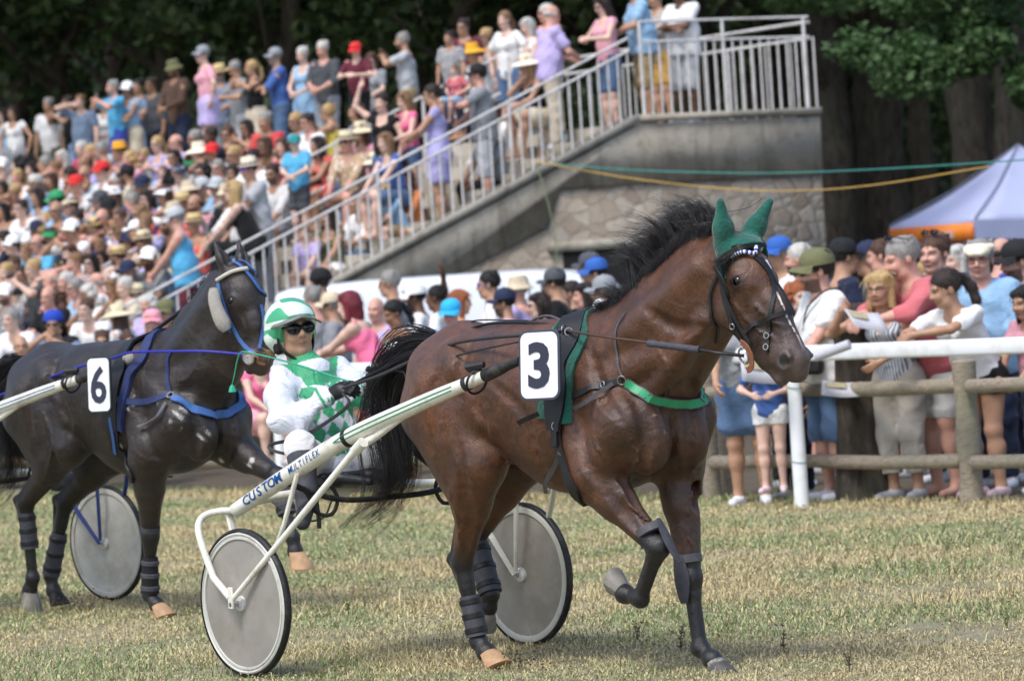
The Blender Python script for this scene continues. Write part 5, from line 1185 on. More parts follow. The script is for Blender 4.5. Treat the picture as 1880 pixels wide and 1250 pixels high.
def body_sdf(J,hands=True,fat=0.,hk=.9):
    s=SD(); m=J['sex']=='m'; a=(1+fat)
    s.cap(J['pel'],J['wst'],.118*a if m else .122,.108*a if m else .092,k=.05,sy=1.32); s.cap(J['wst'],J['che'],.106*a if m else .092,.116 if m else .104,k=.05,sy=1.38)
    s.cap(J['shR']+(0,.03,-.01),J['shL']+(0,-.03,-.01),.062 if m else .052,k=.05)
    if not m:
        f=J['Rs']@[1,0,0] if 'Rs' in J else np.array([1,0,0])
        for e in(-1,1): s.ell(J['che']+f*.085+(0,e*.065,-.02),.058,k=.04)
    s.cap(J['M'],J['nek'],.08,.055,k=.05)
    ks=1 if m else .88
    for q,e in(('R',-1),('L',1)):
        s.cap(J['sh'+q],J['el'+q],.052*ks,.038*ks,k=.04); s.ell(lerp(J['sh'+q],J['el'+q],.35),.046*ks,k=.03); s.cap(J['el'+q],lerp(J['el'+q],J['wr'+q],.35),.039*ks,.038*ks,k=.02); s.cap(lerp(J['el'+q],J['wr'+q],.3),J['wr'+q],.038*ks,.025*ks,k=.02)
        d=J['hd'+q] if J.get('hd'+q) is not None else nrm(J['wr'+q]-J['el'+q])+np.array([.0,-e*.15,-.1])
        up=J['wr'+q][2]>J['sh'+q][2]-.03; n=J.get('hn'+q); n=n if n is not None else ((.1,-e*.8,-.3) if not up else (1,0,.1)); 
        if hands: hand(s,J['wr'+q],d,-e,n=n,curl=J.get('curl',.45),sc=1. if m else .9)
        s.cap(J['hi'+q],J['kn'+q],.092 if m else .095,.058,k=.05); s.ell(J['kn'+q],.056,k=.02)
        s.cap(J['kn'+q],lerp(J['kn'+q],J['an'+q],.4),.054,.053,k=.03); ca=np.array([-.02,0,0]); s.ell(lerp(J['kn'+q],J['an'+q],.3)+ca,.052,k=.04); s.cap(lerp(J['kn'+q],J['an'+q],.35),J['an'+q],.051,.035,k=.03)
        t=nrm(J['to'+q]); f0=J['an'+q]+(0,0,-.045); s.cap(J['an'+q],f0-t*.03,.036,.034,k=.02); s.cap(f0,f0+t*.13+(0,0,-.015),.034,.026,k=.03)
    J['T']=head_prims(s,J,hk); return s
def face_paint(J,kk=.9):
    R=J['Rh']; c=J['hed']
    def f(V):
        L=(V-c)@R/kk; x,y,z=L[:,0],L[:,1],L[:,2]; H=(x>.03)&(np.abs(z)<.16)&(np.abs(y)<.1)
        ay=np.abs(y); eye=np.exp(-((ay-.031)/.014)**2-((z-.008)/.0075)**2)*H; brow=np.exp(-((ay-.033)/.02)**4-((z-.034+.25*np.abs(ay-.033))/.006)**2)*.75*H
        lip=np.exp(-(y/.022)**4-((z+.065)/.009)**2)*H; nos=np.exp(-((ay-.009)/.005)**2-((z+.041)/.004)**2)*.7*H; mouth=np.exp(-(y/.02)**4-((z+.0665)/.0028)**2)*.7*H
        be=np.where((x>-.0)&(ay<.09)&(z<-.038)&(z>-.14)&~((ay<.02)&(np.abs(z+.065)<.008)),1.,0.)*np.clip((-.03-z)/.02,0,1)
        return np.stack([np.clip(eye*.9+brow+nos+mouth,0,1),np.clip(lip*.8,0,1),be],1).astype(np.float32)
    return f
def torso_cloth(s,J,grow=.016,sleeve='short',fit=1.,fat=0.,low=0):
    m=J['sex']=='m'; g=grow; a=1+fat
    s.cap(J['pel']+(0,0,-.02),J['wst'],(.128*a if m else .126)+g*.7,(.116*a if m else .098)+g,k=.05,sy=1.32); s.cap(J['wst'],J['che'],(.112*a if m else .097)+g,(.118 if m else .106)+g*.8,k=.05,sy=1.38)
    if sleeve!='strap': s.cap(J['shR']+(0,.03,-.01),J['shL']+(0,-.03,-.01),(.064 if m else .054)+g*.5,k=.05)
    else:
        for e in(-1,1): s.cap(J['che']+(.07,e*.07,.05),J['M']+(.0,e*.085,.055),.016,.012,k=.02); s.cap(J['M']+(.0,e*.085,.055),J['che']+(-.09,e*.06,.03),.012,.016,k=.02)
    if not m:
        for e in(-1,1): s.ell(J['che']+(.088,e*.065,-.02),.062+g*.4,k=.04)
    ks=1 if m else .9
    for q in'RL':
        S_,E_,W_=J['sh'+q],J['el'+q],J['wr'+q]
        if sleeve=='cap': s.cap(S_,lerp(S_,E_,.18),.060*ks,.058*ks,k=.03)
        elif sleeve=='short': s.cap(S_,lerp(S_,E_,.62),.058*ks+g*.4,.056*ks+g*.5,k=.03)
        elif sleeve=='long': s.cap(S_,E_,.056*ks+g*.4,.048*ks+g*.4,k=.03); s.cap(E_,lerp(E_,W_,.9),.047*ks+g*.3,.036*ks+g*.2,k=.02)
        elif sleeve=='rolled': s.cap(S_,E_,.056*ks+g*.4,.050*ks+g*.5,k=.03); s.cap(E_,lerp(E_,W_,.18),.05*ks+g*.4,.05*ks+g*.4,k=.02)
    n=J['nek']; s.cap(n+(.025,0,-.055),n+(.02,0,.12),.058,.066,k=.012,sub=True)
    if sleeve in('cap','strap'): s.ell(n+(.06,0,-.10),(.05,.07,.09),k=.02,sub=True)
    return s
def leg_cloth(s,J,kind,g=.014):
    m=J['sex']=='m'; s.cap(J['pel']+(0,0,-.02),J['pel']+(0,0,.10),.126+g*.5,.114+g*.3,k=.05,sy=1.32)
    for q in'RL':
        H_,K_,A_=J['hi'+q],J['kn'+q],J['an'+q]
        if kind=='shorts': s.cap(H_,lerp(H_,K_,.80),.098+g,.082+g,k=.04)
        elif kind=='hot': s.cap(H_,lerp(H_,K_,.28),.100+g,.095+g,k=.04)
        elif kind=='skirt': s.cap(H_,lerp(H_,K_,.62),.11+g,.115+g,k=.09)
        elif kind=='knee': s.cap(H_,K_,.096+g,.074+g,k=.04); s.cap(K_,lerp(K_,A_,.12),.074+g,.072+g,k=.03)
        else:
            s.cap(H_,K_,.096+g,.066+g,k=.04); s.cap(K_,lerp(K_,A_,.93),.066+g,.052+g,k=.04)
    return s
_B={}
def get_body(pose,sex,fat=0.,h=.0105):
    key=(pose,sex,fat)
    if key not in _B:
        J=joints(POSES[pose],sex); s=body_sdf(J,fat=fat); V,Q=s.mesh(h); me=mesh_np('body',V,Q); C=face_paint(J)(V); A=me.color_attributes.new('paint','FLOAT_COLOR','POINT'); C4=np.ones((len(V),4),np.float32); C4[:,:3]=C; A.data.foreach_set('color',C4.ravel()); _B[key]=(J,me)
    return _B[key]
def get_cloth(pose,sex,kind,fat=0.,h=.013):
    key=(pose,sex,kind,fat)
    if key not in _B:
        J=get_body(pose,sex,fat)[0]; hz=J['pel'][2]; s=SD(); cut=None
        if kind in('tee','polo','shirt','tank','strap','longshirt','vest'):
            sl={'tee':'short','polo':'short','shirt':'rolled','tank':'cap','vest':'none','strap':'strap','longshirt':'long'}[kind]; torso_cloth(s,J,sleeve=sl,fat=fat); lowz=hz-(.10 if not J['sit'] else .04)
            cut=lambda X,Y,Z:(lowz-Z)+0*X+0*Y
        elif kind=='dress':
            torso_cloth(s,J,sleeve='cap',fat=fat); leg_cloth(s,J,'skirt',.02); zz=hz-.34
            if not J['sit']: cut=lambda X,Y,Z:(zz-Z)+0*X+0*Y
        else:
            leg_cloth(s,J,kind); 
            if not J['sit']:
                zz={'shorts':.52,'hot':.74,'skirt':.60,'knee':.44}.get(kind,.075); cut=lambda X,Y,Z:np.maximum(zz-Z,Z-(hz+.12))+0*X+0*Y
            else: cut=lambda X,Y,Z:(Z-(hz+.13))+0*X+0*Y
        V,Q=s.mesh(h,cut); _B[key]=mesh_np(kind,folds(V,Q,.010,.75,len(V)%97),Q)
    return _B[key]
def get_shoes(pose,sex):
    key=('shoes',pose,sex)
    if key not in _B:
        J=get_body(pose,sex)[0]; s=SD()
        for q in'RL':
            t=nrm(J['to'+q]*np.array([1,1,0])); f0=J['an'+q]+(0,0,-.05); s.cap(f0-t*.045,f0+t*.15+(0,0,-.008),.043,.034,k=.03); s.cap(f0+(0,0,.02),f0-t*.02,.044,.042,k=.02)
        V,Q=s.mesh(.011,lambda X,Y,Z:(.0-Z)+0*X+0*Y if False else (J['anR'][2]-.088-Z)+0*X+0*Y); _B[key]=mesh_np('shoes',V,Q)
    return _B[key]
# ---- hair, hats and glasses in head space (face towards +X, scale .9 applied by the caller)
def hair_locks(V,Q,kind,r):
    """thin loose strands lying on the hair mass"""
    N_=vnormals(V,Q); n=420 if kind!='bald' else 60; idx=r.randint(0,len(V),n); st=dict(long=.040,pony=.020,bob=.028,curly=.016).get(kind,.012); VV=[V];QQ=[Q];b=len(V)
    for i in idx:
        p=V[i]; nn=N_[i]; t=np.array([-.35 if p[2]>.05 else -.1,0,-1.])+r.normal(size=3)*.25; t-=nn*(t@nn); t/=np.linalg.norm(t)+1e-6; s_=np.cross(t,nn)*r.uniform(.0016,.003); P=[p-nn*.001]
        for k in range(3): P.append(P[-1]+t*st*r.uniform(.7,1.2)+nn*.0028+r.normal(size=3)*.0018); t=t+np.array([0,0,-.35]); t/=np.linalg.norm(t)
        for k,q in enumerate(P): w_=s_*(1-.25*k); VV.append(np.array([q-w_,q+w_]))
        for k in range(3): QQ.append(np.array([[b+2*k,b+2*k+1,b+2*k+3,b+2*k+2]]))
        b+=8
    return np.vstack(VV),np.vstack(QQ)
def hair_mesh(kind):
    key=('hair',kind)
    if key in _B: return _B[key]
    s=SD(); r=np.random.RandomState(len(kind)*7+1)
    if kind=='bald':
        for e in(-1,1): s.cap((-.01,e*.066,.03),(-.09,e*.035,.0),.020,.024,k=.02)
        s.cap((-.10,-.03,0),(-.10,.03,0),.022,k=.03)
    else:
        s.ell((-.024,0,.052),(.106,.086,.096),k=.02)
        if kind in('short','crop'):
            s.ell((.10,0,-.045),(.085,.10,.105),k=.015,sub=True); s.box((0,0,-.14),(.2,.2,.10),k=.02,rad=.0,sub=True)
            if kind=='crop': pass
        else:
            s.ell((.105,0,-.045),(.075,.085,.115),k=.015,sub=True)
            if kind=='bob':
                for e in(-1,1): s.cap((-.01,e*.066,.03),(.0,e*.074,-.12),.030,.026,k=.03)
                s.cap((-.07,-.03,.0),(-.07,0,-.11),.06,.055,k=.03); s.cap((-.07,.03,.0),(-.07,0,-.11),.06,.055,k=.03); s.cap((.05,-.05,.085),(.03,.06,.10),.03,.03,k=.03)
            elif kind=='long':
                for e in(-1,1): s.cap((-.01,e*.068,.03),(.0,e*.080,-.16),.034,.028,k=.03)
                for y in(-.05,0,.05): s.cap((-.06,y,.02),(-.07,y*1.3,-.25),.050,.035,k=.03)
                s.cap((.05,-.05,.085),(.03,.06,.10),.028,.028,k=.03)
            elif kind=='curly':
                for _ in range(70):
                    d=r.normal(size=3); d/=np.linalg.norm(d); p=np.array([-.045,0,.02])+d*np.array([.10,.105,.115]); 
                    if p[0]>.045 and p[2]<.07: continue
                    s.ell(p,r.uniform(.022,.036),k=.01)
                for _ in range(30): s.ell((-.07+r.normal()*.03,r.normal()*.06,-.10-r.rand()*.08),r.uniform(.022,.034),k=.01)
            elif kind=='pony':
                s.box((0,0,-.15),(.2,.2,.10),k=.02,rad=.0,sub=True); s.ell((-.125,0,.045),.035,k=.02); s.chain([(-.135,0,.045),(-.175,.0,-.03),(-.175,.01,-.13),(-.15,.01,-.21)],[.028,.036,.030,.012],k=.02)
            elif kind=='bun':
                s.box((0,0,-.15),(.2,.2,.10),k=.02,rad=.0,sub=True); s.ell((-.09,0,.125),.042,k=.01)
    for _ in range(26): # locks so it does not read as a smooth cap
        if kind in('short','crop','bald'): 
            a=r.uniform(-2.4,2.4); p=np.array([-.024-.088*math.cos(a*.6)*.6,.07*math.sin(a),.085+.05*r.rand()]); s.cap(p,p+np.array([-.02,r.normal()*.01,-.0]),.012,.008,k=.012) if kind!='bald' else None
    V,Q=s.mesh(.006); 
    V,Q=hair_locks(V,Q,kind,r)
    d=np.sin(V[:,0]*190+V[:,1]*230+np.sin(V[:,2]*60)*2)*.0012+r.normal(size=len(V))*.0007; me=mesh_np('hair',V+(V-V.mean(0))/np.linalg.norm(V-V.mean(0),axis=1)[:,None]*d[:,None],Q); _B[key]=me; return me
def hat_mesh(kind):
    key=('hat',kind)
    if key in _B: return _B[key]
    mb=MB()
    if kind in('cap','capback','visor'):
        e=-1 if kind=='capback' else 1; c=(-.022,0,.045)
        if kind!='visor': mb.lathe([(.108,0),(.109,.03),(.100,.065),(.078,.092),(.045,.108),(.012,.113),(.0,.113)],c,(0,0,1),24); mb.lathe([(.012,.112),(.010,.118),(0,.119)],c,(0,0,1),8)
        else: mb.lathe([(.108,0),(.109,.04),(.105,.04),(.104,0)],c,(0,0,1),24)
        V=[];F=[];n=13
        for i in range(n):
            a=math.radians(-62+124*i/(n-1)); 
            for r,dz in((.104,.006),(.15,.012),(.185,-.006-.03*math.sin(a)**2)):
                V.append((-.022*e*1+e*r*math.cos(a)*(1 if r<.11 else 1.02),r*math.sin(a)*(1 if r<.11 else (.72 if r>.16 else .86)),.045+dz-.02*abs(math.sin(a))*(r>.11)))
        if e<0: V=[(x-.044*0,y,z) for x,y,z in V]
        for i in range(n-1):
            for j in range(2): F.append((i*3+j,i*3+j+1,i*3+j+4,i*3+j+3))
        mb.add(V,F)
    elif kind in('straw','fedora','wide'):
        br={'straw':.165,'fedora':.150,'wide':.215}[kind]; c=(-.018,0,.052)
        mb.lathe([(.0,.098),(.05,.102),(.078,.104),(.088,.09),(.096,.05),(.101,.012),(.104,.006),(br*.8,-.004 if kind!='wide' else -.018),(br,.004 if kind!='wide' else -.045),(br,.0 if kind!='wide' else -.05),(br*.8,-.010 if kind!='wide' else -.024),(.1,0)],c,(0,0,1),28)
    elif kind=='bucket': mb.lathe([(0,.10),(.06,.10),(.088,.09),(.100,.03),(.104,.012),(.145,-.035),(.145,-.038),(.1,.004)],(-.018,0,.05),(0,0,1),24)
    elif kind=='beanie': mb.lathe([(.108,-.01),(.113,0),(.112,.03),(.106,.035),(.102,.07),(.075,.10),(.04,.115),(0,.12)],(-.024,0,.045),(0,0,1),24)
    elif kind=='flat':
        s=SD().ell((-.018,0,.082),(.118,.094,.034),k=.02); s.cap((.07,-.04,.062),(.07,.04,.062),.035,k=.04); s.cap((.11,-.03,.05),(.11,.03,.05),.012,k=.03); V,Q=s.mesh(.006); me=mesh_np('hat',V,Q); _B[key]=me; return me
    me=mesh_np('hat',mb.v,mb.f,sizes=mb.z); me.set_sharp_from_angle(angle=math.radians(40)); _B[key]=me; return me
def glasses_mesh(kind='sun'):
    key=('gl',kind)
    if key in _B: return _B[key]
    mb=MB()
    for e in(-1,1):
        c=np.array([.100,e*.032,.006]); pts=[c+np.array([-abs(math.sin(a))*0-.006*(math.cos(a)*e>0)*math.cos(a)*e,.028*math.cos(a),.019*math.sin(a)]) for a in np.linspace(0,2*math.pi,14,endpoint=False)]
        if kind=='sun': mb.prism(pts,(.004,0,0))
        else: mb.tube(pts+[pts[0]],.0022,5)
        mb.tube([(.098,e*.058,.014),(.06,e*.079,.012),(-.01,e*.083,.008)],.0035 if kind=='sun' else .002,5)
    mb.tube([(.104,-.008,.012),(.108,0,.014),(.104,.008,.012)],.003,5)
    me=mesh_np('sunglasses',mb.v,mb.f,sizes=mb.z,smooth=False); _B[key]=me; return me
HAIRC=dict(grey=('a3a09b','77746f'),white=('d8d5ce','aeaaa2'),black=('15120f','241e1a'),dark=('2c2019','40302a'),brown=('55392a','6e4c38'),lbrown=('8a6a4b','a3835f'),blond=('c2a26e','dcc493'),red=('7d2334','5a1728'),ginger=('a0582e','b87040'))
def hairm(c):
    key=('hm',c)
    if key not in _M:
        m,nt,b=material(c+' hair'); a,d=HAIRC[c]; tc=nt.nodes.new('ShaderNodeTexCoord'); mp=N(nt,'Mapping'); mp.inputs['Scale'].default_value=(60,60,9); nt.links.new(tc.outputs['Object'],mp.inputs[0]); f=noise(nt,2.5,4,.7,vec=mp.outputs[0])
        nt.links.new(ramp(nt,f,[(.3,tuple(x*.55 for x in lin(a))),(.5,lin(a)),(.75,lin(d))]).outputs[0],b.inputs['Base Color']); b.inputs['Roughness'].default_value=.5; bump(nt,b,f,.8,.01); _M[key]=m
    return _M[key]
M_sung=simple('black sunglasses',(.05,.05,.055),.12,var=.1,bstr=0)
M_sungb=simple('blue mirrored sunglasses',(.16,.28,.85),.1,var=.1,bstr=0); M_sungp=simple('purple mirrored sunglasses',(.38,.22,.95),.1,var=.1,bstr=0)
HATC=dict(straw='d8be88',panama='dfd3b2',gold='e4a92c')
def hatm(c): return simple('%s hat'%c,HATC.get(c,CL.get(c,'cccccc')),.85,var=.1,scale=20,bstr=.4)
def dress_person(J,me,sc,loc,rz,spec,meshes,hs=.9,wide=1.):
    """root is the body mesh; clothes, hair, hat are its children"""
    o=ob('person',me,skin_mat(spec['skin'],spec.get('beard'))); o.location=loc; o.rotation_euler=(0,0,rz); o.scale=(sc*wide,sc*wide,sc)
    for nm,mh,mt in meshes: c=ob(nm,mh,mt,o)
    Mh=Matrix.Translation(Vector(J['hed']))@Matrix(J['Rh'].tolist()).to_4x4()@Matrix.Scale(hs,4)
    if spec.get('hair') and spec['hair'][0]!='none': ob('hair',hair_mesh(spec['hair'][0]),hairm(spec['hair'][1]),o,M=Mh)
    if spec.get('hat'):
        hm_=ob('hat',hat_mesh(spec['hat'][0]),hatm(spec['hat'][1]),o,M=Mh@Matrix.Scale(1.05,4))
        if spec['hat'][0] in('straw','fedora') and spec['hat'][1] in('straw','panama','cream'):
            key=('band',); 
            if key not in _B: mb=MB(); mb.lathe([(.1025,.012),(.1030,.014),(.0985,.036),(.0975,.036)],(-.018,0,.052),(0,0,1),28); _B[key]=mesh_np('hat_band',mb.v,mb.f,sizes=mb.z)
            ob('hat_band',_B[key],simple('dark hat band','2d2f38',.7),hm_)
    g=spec.get('gl')
    if g=='sun': ob('sunglasses',glasses_mesh(),M_sung,o,M=Mh)
    elif g=='blue': ob('sunglasses',glasses_mesh(),M_sungb,o,M=Mh)
    elif g=='purple': ob('sunglasses',glasses_mesh(),M_sungp,o,M=Mh)
    elif g=='clear': ob('glasses',glasses_mesh('clear'),M_sung,o,M=Mh)
    elif g=='top': ob('sunglasses',glasses_mesh(),M_sung,o,M=Mh@Matrix.Translation((-.045,0,.105))@Matrix.Rotation(-.5,4,'Y'))
    return o
GARM=dict(tee='T-shirt',polo='polo shirt',shirt='shirt',tank='sleeveless top',vest='sleeveless shirt',strap='strappy top',longshirt='long sleeved top',dress='dress')
# ================================================================ sulkies
M_swhite=simple('cream white sulky paint',(.90,.89,.84),.32,var=.05,scale=14,dirt='a89f8c',bstr=.06,coat=.3)
M_disc=simple('dusty plastic wheel disc',(.60,.58,.55),.5,var=.16,scale=6,dirt='857c6e',bstr=.12)
M_disc2=simple('white plastic wheel disc',(.78,.78,.76),.55,var=.12,scale=6,dirt='a39b8c',bstr=.12)
M_rim=simple('pale wheel rim',(.80,.80,.77),.45,var=.06,scale=10,dirt='9c9484')
M_line=simple('green pinstripe',(.12,.55,.42),.5); M_let=simple('blue shaft lettering',(.13,.42,.70),.5)
M_bluep=simple('blue sulky paint',(.17,.25,.52),.35,coat=.3,var=.08)
def wheel(parent,c,R,disc,side,face=None):
    """disc wheel; side=-1 when its outer face looks right"""
    w_=bpy.data.objects.new('wheel',None); link(w_,parent); c=np.array(c,float); ax=(0,side,0)
    m=MB(); m.lathe([(0,.022),(R*.2,.021),(R*.62,.016),(R*.82,.013),(R*.86,.012)],c,ax,64); m.lathe([(R*.86,-.012),(R*.5,-.018),(0,-.022)],c,ax,64); m.build('disc',disc,w_)
    m=MB(); m.lathe([(R*.855,.013),(R*.86,.019),(R*.885,.019),(R*.89,.013),(R*.915,.015),(R*.925,.020),(R*.945,.016),(R*.945,-.016),(R*.925,-.020),(R*.86,-.019),(R*.855,-.013)],c,ax,72); m.build('rim',M_rim,w_)
    m=MB(); P=[]; 
    for a in range(9):
        q=math.pi*(a/8)-math.pi/2; P.append((R*.955+.001+(R*.045)*math.cos(q)*1.0,.019*math.sin(q)))
    m.lathe(P[::-1],c,ax,72); m.build('tyre',M_rubber,w_)
    m=MB(); m.lathe([(0,.045),(.016,.045),(.020,.038),(.034,.034),(.036,.02),(.036,-.02),(.034,-.034),(.016,-.045),(0,-.045)],c,ax,20); m.build('hub',M_rail,w_)
    return w_
import bmesh
def cut_levels(me,c,up,h):
    bm=bmesh.new(); bm.from_mesh(me)
    for k in range(-4,5): bmesh.ops.bisect_plane(bm,geom=bm.verts[:]+bm.edges[:]+bm.faces[:],plane_co=Vector(c+up*h*k/9.),plane_no=Vector(up))
    bmesh.ops.triangulate(bm,faces=bm.faces[:]); bm.to_mesh(me); bm.free()
def sulky(fr,sh,offx,lab,paint,stripe,disc,fork,letters=True,near=None,far=None):
    t=empty('racing_sulky',fr.O,fr.rz,label=lab,cat='sulky'); R=.345; OF=spline([FA.H(410,937,.69),FA.H(385,942,.72),FA.H(369,952,.76),FA.H(364,972,.79),FA.H(374,1010,.80),FA.H(392,1060,.805)],16)
    nc=np.array(near or (-1.755,-.74,.345)); fc=np.array(far or (-1.525,.74,.345))
    wheel(t,nc,R,disc,-1); wheel(t,fc,R,disc,1)
    for e in(-1,1):
        P=[np.array([x+(.0 if e<0 else .0),y*e,z]) for x,y,z in sh]; S=spline(P,36); rr_=np.interp(np.linspace(0,1,36),[0,.10,.12,.35,.6,.85,1.],[.015,.017,.022,.034,.040,.041,.034])
        m=MB(); n0=5; m.tube(S[n0:],list(rr_[n0:]),14,up=(0,0,1)); s_=m.build('shaft',paint,t)
        m=MB(); m.tube(S[:n0+3],list(rr_[:n0+3]+.004),12,up=(0,0,1)); m.build('shaft_grip',M_rubber,s_)
        for k in(9,21):
            d=nrm(S[k+1]-S[k]); m=MB(); m.tube([S[k]-d*.012,S[k]+d*.012],rr_[k]+.004,14); m.build('band',M_rubber,s_)
        if e<0:
            m=MB(); m.ring(S[8]+(0,0,-.01),(1,.0,-.35),.055,.006,20); m.build('shaft_loop',M_leather,s_)
            m=MB(); m.tube([S[8]+(0,-.01,.035),S[9]*.5+S[8]*.5+(0,-.02,.06),S[7]+(0,.0,.05)],[.016,.024,.014],8); m.build('knot',M_rubber,s_)
            for dz in(.25,-.30):   # pinstripes on the outer face
                Q=[S[k]+np.array([0,-rr_[k]*math.sqrt(1-dz*dz)-.0015,rr_[k]*dz+ .0])for k in range(10,22)]
                if dz<0: Q=Q+[S[22]+np.array([0,-rr_[22]-.001,0])]
                else: Q=Q+[S[22]+np.array([0,-rr_[22]-.001,0])]
                m=MB(); m.tube(Q,.0028,5); m.build('pinstripe',stripe,s_)
            if letters:
                for txt,px0,h,adv,bo in(('CUSTOM',(464,912),.046,.0475,.02),('MULTIFLEX',(535,868),.031,.0255,.004)):
                    s0=fr.H(px0[0],px0[1],.62)[0]; V=[];Fq=[];Z=[];b0=0
                    for i,ch in enumerate(txt):
                        x=s0+adv*(i+.5)*.93; k=int(np.argmin(np.abs(S[:,0]-x))); k=min(max(k,1),34); u1=(x-S[k,0])/(S[k-1,0]-S[k+1,0]+1e-9)*-1; kc=S[k]+(S[k-1]-S[k+1])*((x-S[k,0])/(S[k-1,0]-S[k+1,0]+1e-9))
                        d=nrm(S[k-1]-S[k+1]); out=np.array([0,-1.,0]); out=nrm(out-d*(out@d)); up=nrm(np.cross(out,d)); up=up if up[2]>0 else -up
                        o=digit(ch,kc,d,up,out,h,M_let,s_,bold=bo,extr=0.,sx=1.05 if len(txt)<8 else .85); me=o.data; cut_levels(me,kc,up,h); n_=len(me.vertices); co=np.empty(n_*3); me.vertices.foreach_get('co',co); co=co.reshape(-1,3); r=co-kc; L=r@d; u_=r@up; a=u_/rr_[k]
                        rad=rr_[k]+.0022; co=kc+np.outer(L,d)+out*(np.cos(a)*rad)[:,None]+up*(np.sin(a)*rad)[:,None]
                        for p in me.polygons: Fq+=[b0+v for v in p.vertices]; Z.append(len(p.vertices))
                        V.append(co); b0+=n_; bpy.data.objects.remove(o)
                    ob('lettering',mesh_np('lettering',np.vstack(V),Fq,smooth=False,sizes=Z),M_let,s_)
        # lower brace under the shaft and strut to the hub
        wc=nc if e<0 else fc; q=lambda x,y,z:np.array([x,y*e,z])
        m=MB(); m.tube([S[15]+(0,0,-.02),S[18]+(0,0,-.055),q(-1.02,.585,1.045)],[.014,.018,.020],10); m.build('brace',paint,t)
        ho=wc+(0,e*.075,0); hi=wc+(0,-e*.065,0); jn=q(-.99,.60,1.055)+((wc[0]+1.755)*.0,0,0)
        m=MB(); m.tube([jn,lerp(jn,ho,.5)+(0,e*.01,0),ho+(0,0,.02)],[.017,.015,.013],10); m.tube([jn+(.03,0,.012),jn-(.035,0,.028)],.026,10); st=m.build('strut',fork if e>0 and not letters else paint,t)
        rear=S[-1]; x0=wc[0]
        m=MB(); m.tube([rear]+[q(*(v*np.array([1,-1,1])))+(x0+1.755,0,0) for v in OF]+[ho+(-.012,0,.03)],.017,10); m.build('outer_fork',fork,t)
        m=MB(); m.tube([q(-1.95,.665,.765),q(-1.93,.66,.68)+((x0+1.755)*.6,0,0),hi+(0,0,.0)],[.022,.022,.014],8,flat=.55,up=(1,0,0)); m.build('inner_fork',fork,t)
        m=MB(); m.tube([q(-1.45,.62,.93),q(-1.55,.64,.7)+((x0+1.755)*.5,0,0),hi+(.01,0,.02)],[.012,.012,.010],8); m.build('inner_strut',fork,t)
        m=MB(); m.box(ho+(0,e*.006,.03),(.035,.012,.10)); m.build('axle_plate',fork,t,bevel=.004)
        m=MB(); m.tube([hi+(0,0,0),ho+(0,e*.012,0)],.012,10); m.build('axle',M_metal,t)
    m=MB(); m.tube(spline([(-1.90,-.665,.77),(-1.95,-.5,.80),(-1.93,-.2,.815),(-1.90,.1,.815),(-1.86,.5,.80),(-1.78,.665,.77)],24),.023,12); m.build('cross_tube',paint,t)
    m=MB(); m.tube(spline([(-1.62,-.60,.90),(-1.60,-.3,.79),(-1.58,0,.775),(-1.56,.3,.79),(-1.55,.60,.90)],20),.014,10); m.build('front_tube',M_rubber,t)
    s=SD(); s.box((-1.98,0,.865),(.13,.17,.012),k=.02,rad=.022); s.cap((-2.12,-.14,.90),(-2.12,.14,.90),.03,k=.05); s.cap((-1.84,-.10,.87),(-1.66,-.05,.85),.03,.02,k=.04); s.cap((-1.84,.10,.87),(-1.66,.05,.85),.03,.02,k=.04); sdob('seat',s,.010,simple('black seat vinyl',(.10,.11,.13),.5,var=.1,scale=20),t)
    for e in(-1,1):
        m=MB(); m.tube([(-1.96,e*.12,.85),(-1.95,e*.12,.80)],.016,8); m.build('seat_post',M_rubber,t)
        m=MB(); m.tube(spline([(-1.62,e*.62,.93),(-1.60,e*.47,.84),(-1.60,e*.42,.74),(-1.60,e*.33,.72),(-1.60,e*.29,.80),(-1.61,e*.36,.90)],16),.010,7); m.build('stirrup',M_rubber,t)
    m=MB(); m.tube(spline([(-1.90,-.45,.79),(-1.84,-.35,.70),(-1.85,-.2,.69),(-1.9,-.1,.77)],12),.005,6); m.build('cable_loop',M_leatherw,t)
    m=MB(); m.strap([(-1.78,-.28,.78),(-1.77,-.28,.70),(-1.77,-.28,.65)],.028,.005,(0,-1,0)); m.build('hanging_strap',M_rubber,t)
    return t
SH_A=[(-.055,.40,1.395),(-.283,.42,1.336),(-.701,.50,1.215),(-1.121,.56,1.087),(-1.50,.60,.94),(-1.90,.66,.765)]
SUA=sulky(FA,SH_A,0,'cream white two wheeled racing sulky with disc wheels behind the bay horse',M_swhite,M_line,M_disc,M_swhite)
SH_B=[(-.03,.40,1.395),(-.22,.41,1.365),(-.62,.46,1.275),(-1.05,.52,1.16),(-1.5,.60,.96),(-1.90,.66,.765)]
SUB=sulky(FB,SH_B,0,'racing sulky with blue forks and white disc wheels behind the dark horse',M_swhite,simple('blue pinstripe',(.25,.45,.62),.5),M_disc2,M_bluep,letters=False,far=(-1.455,.74,.355))
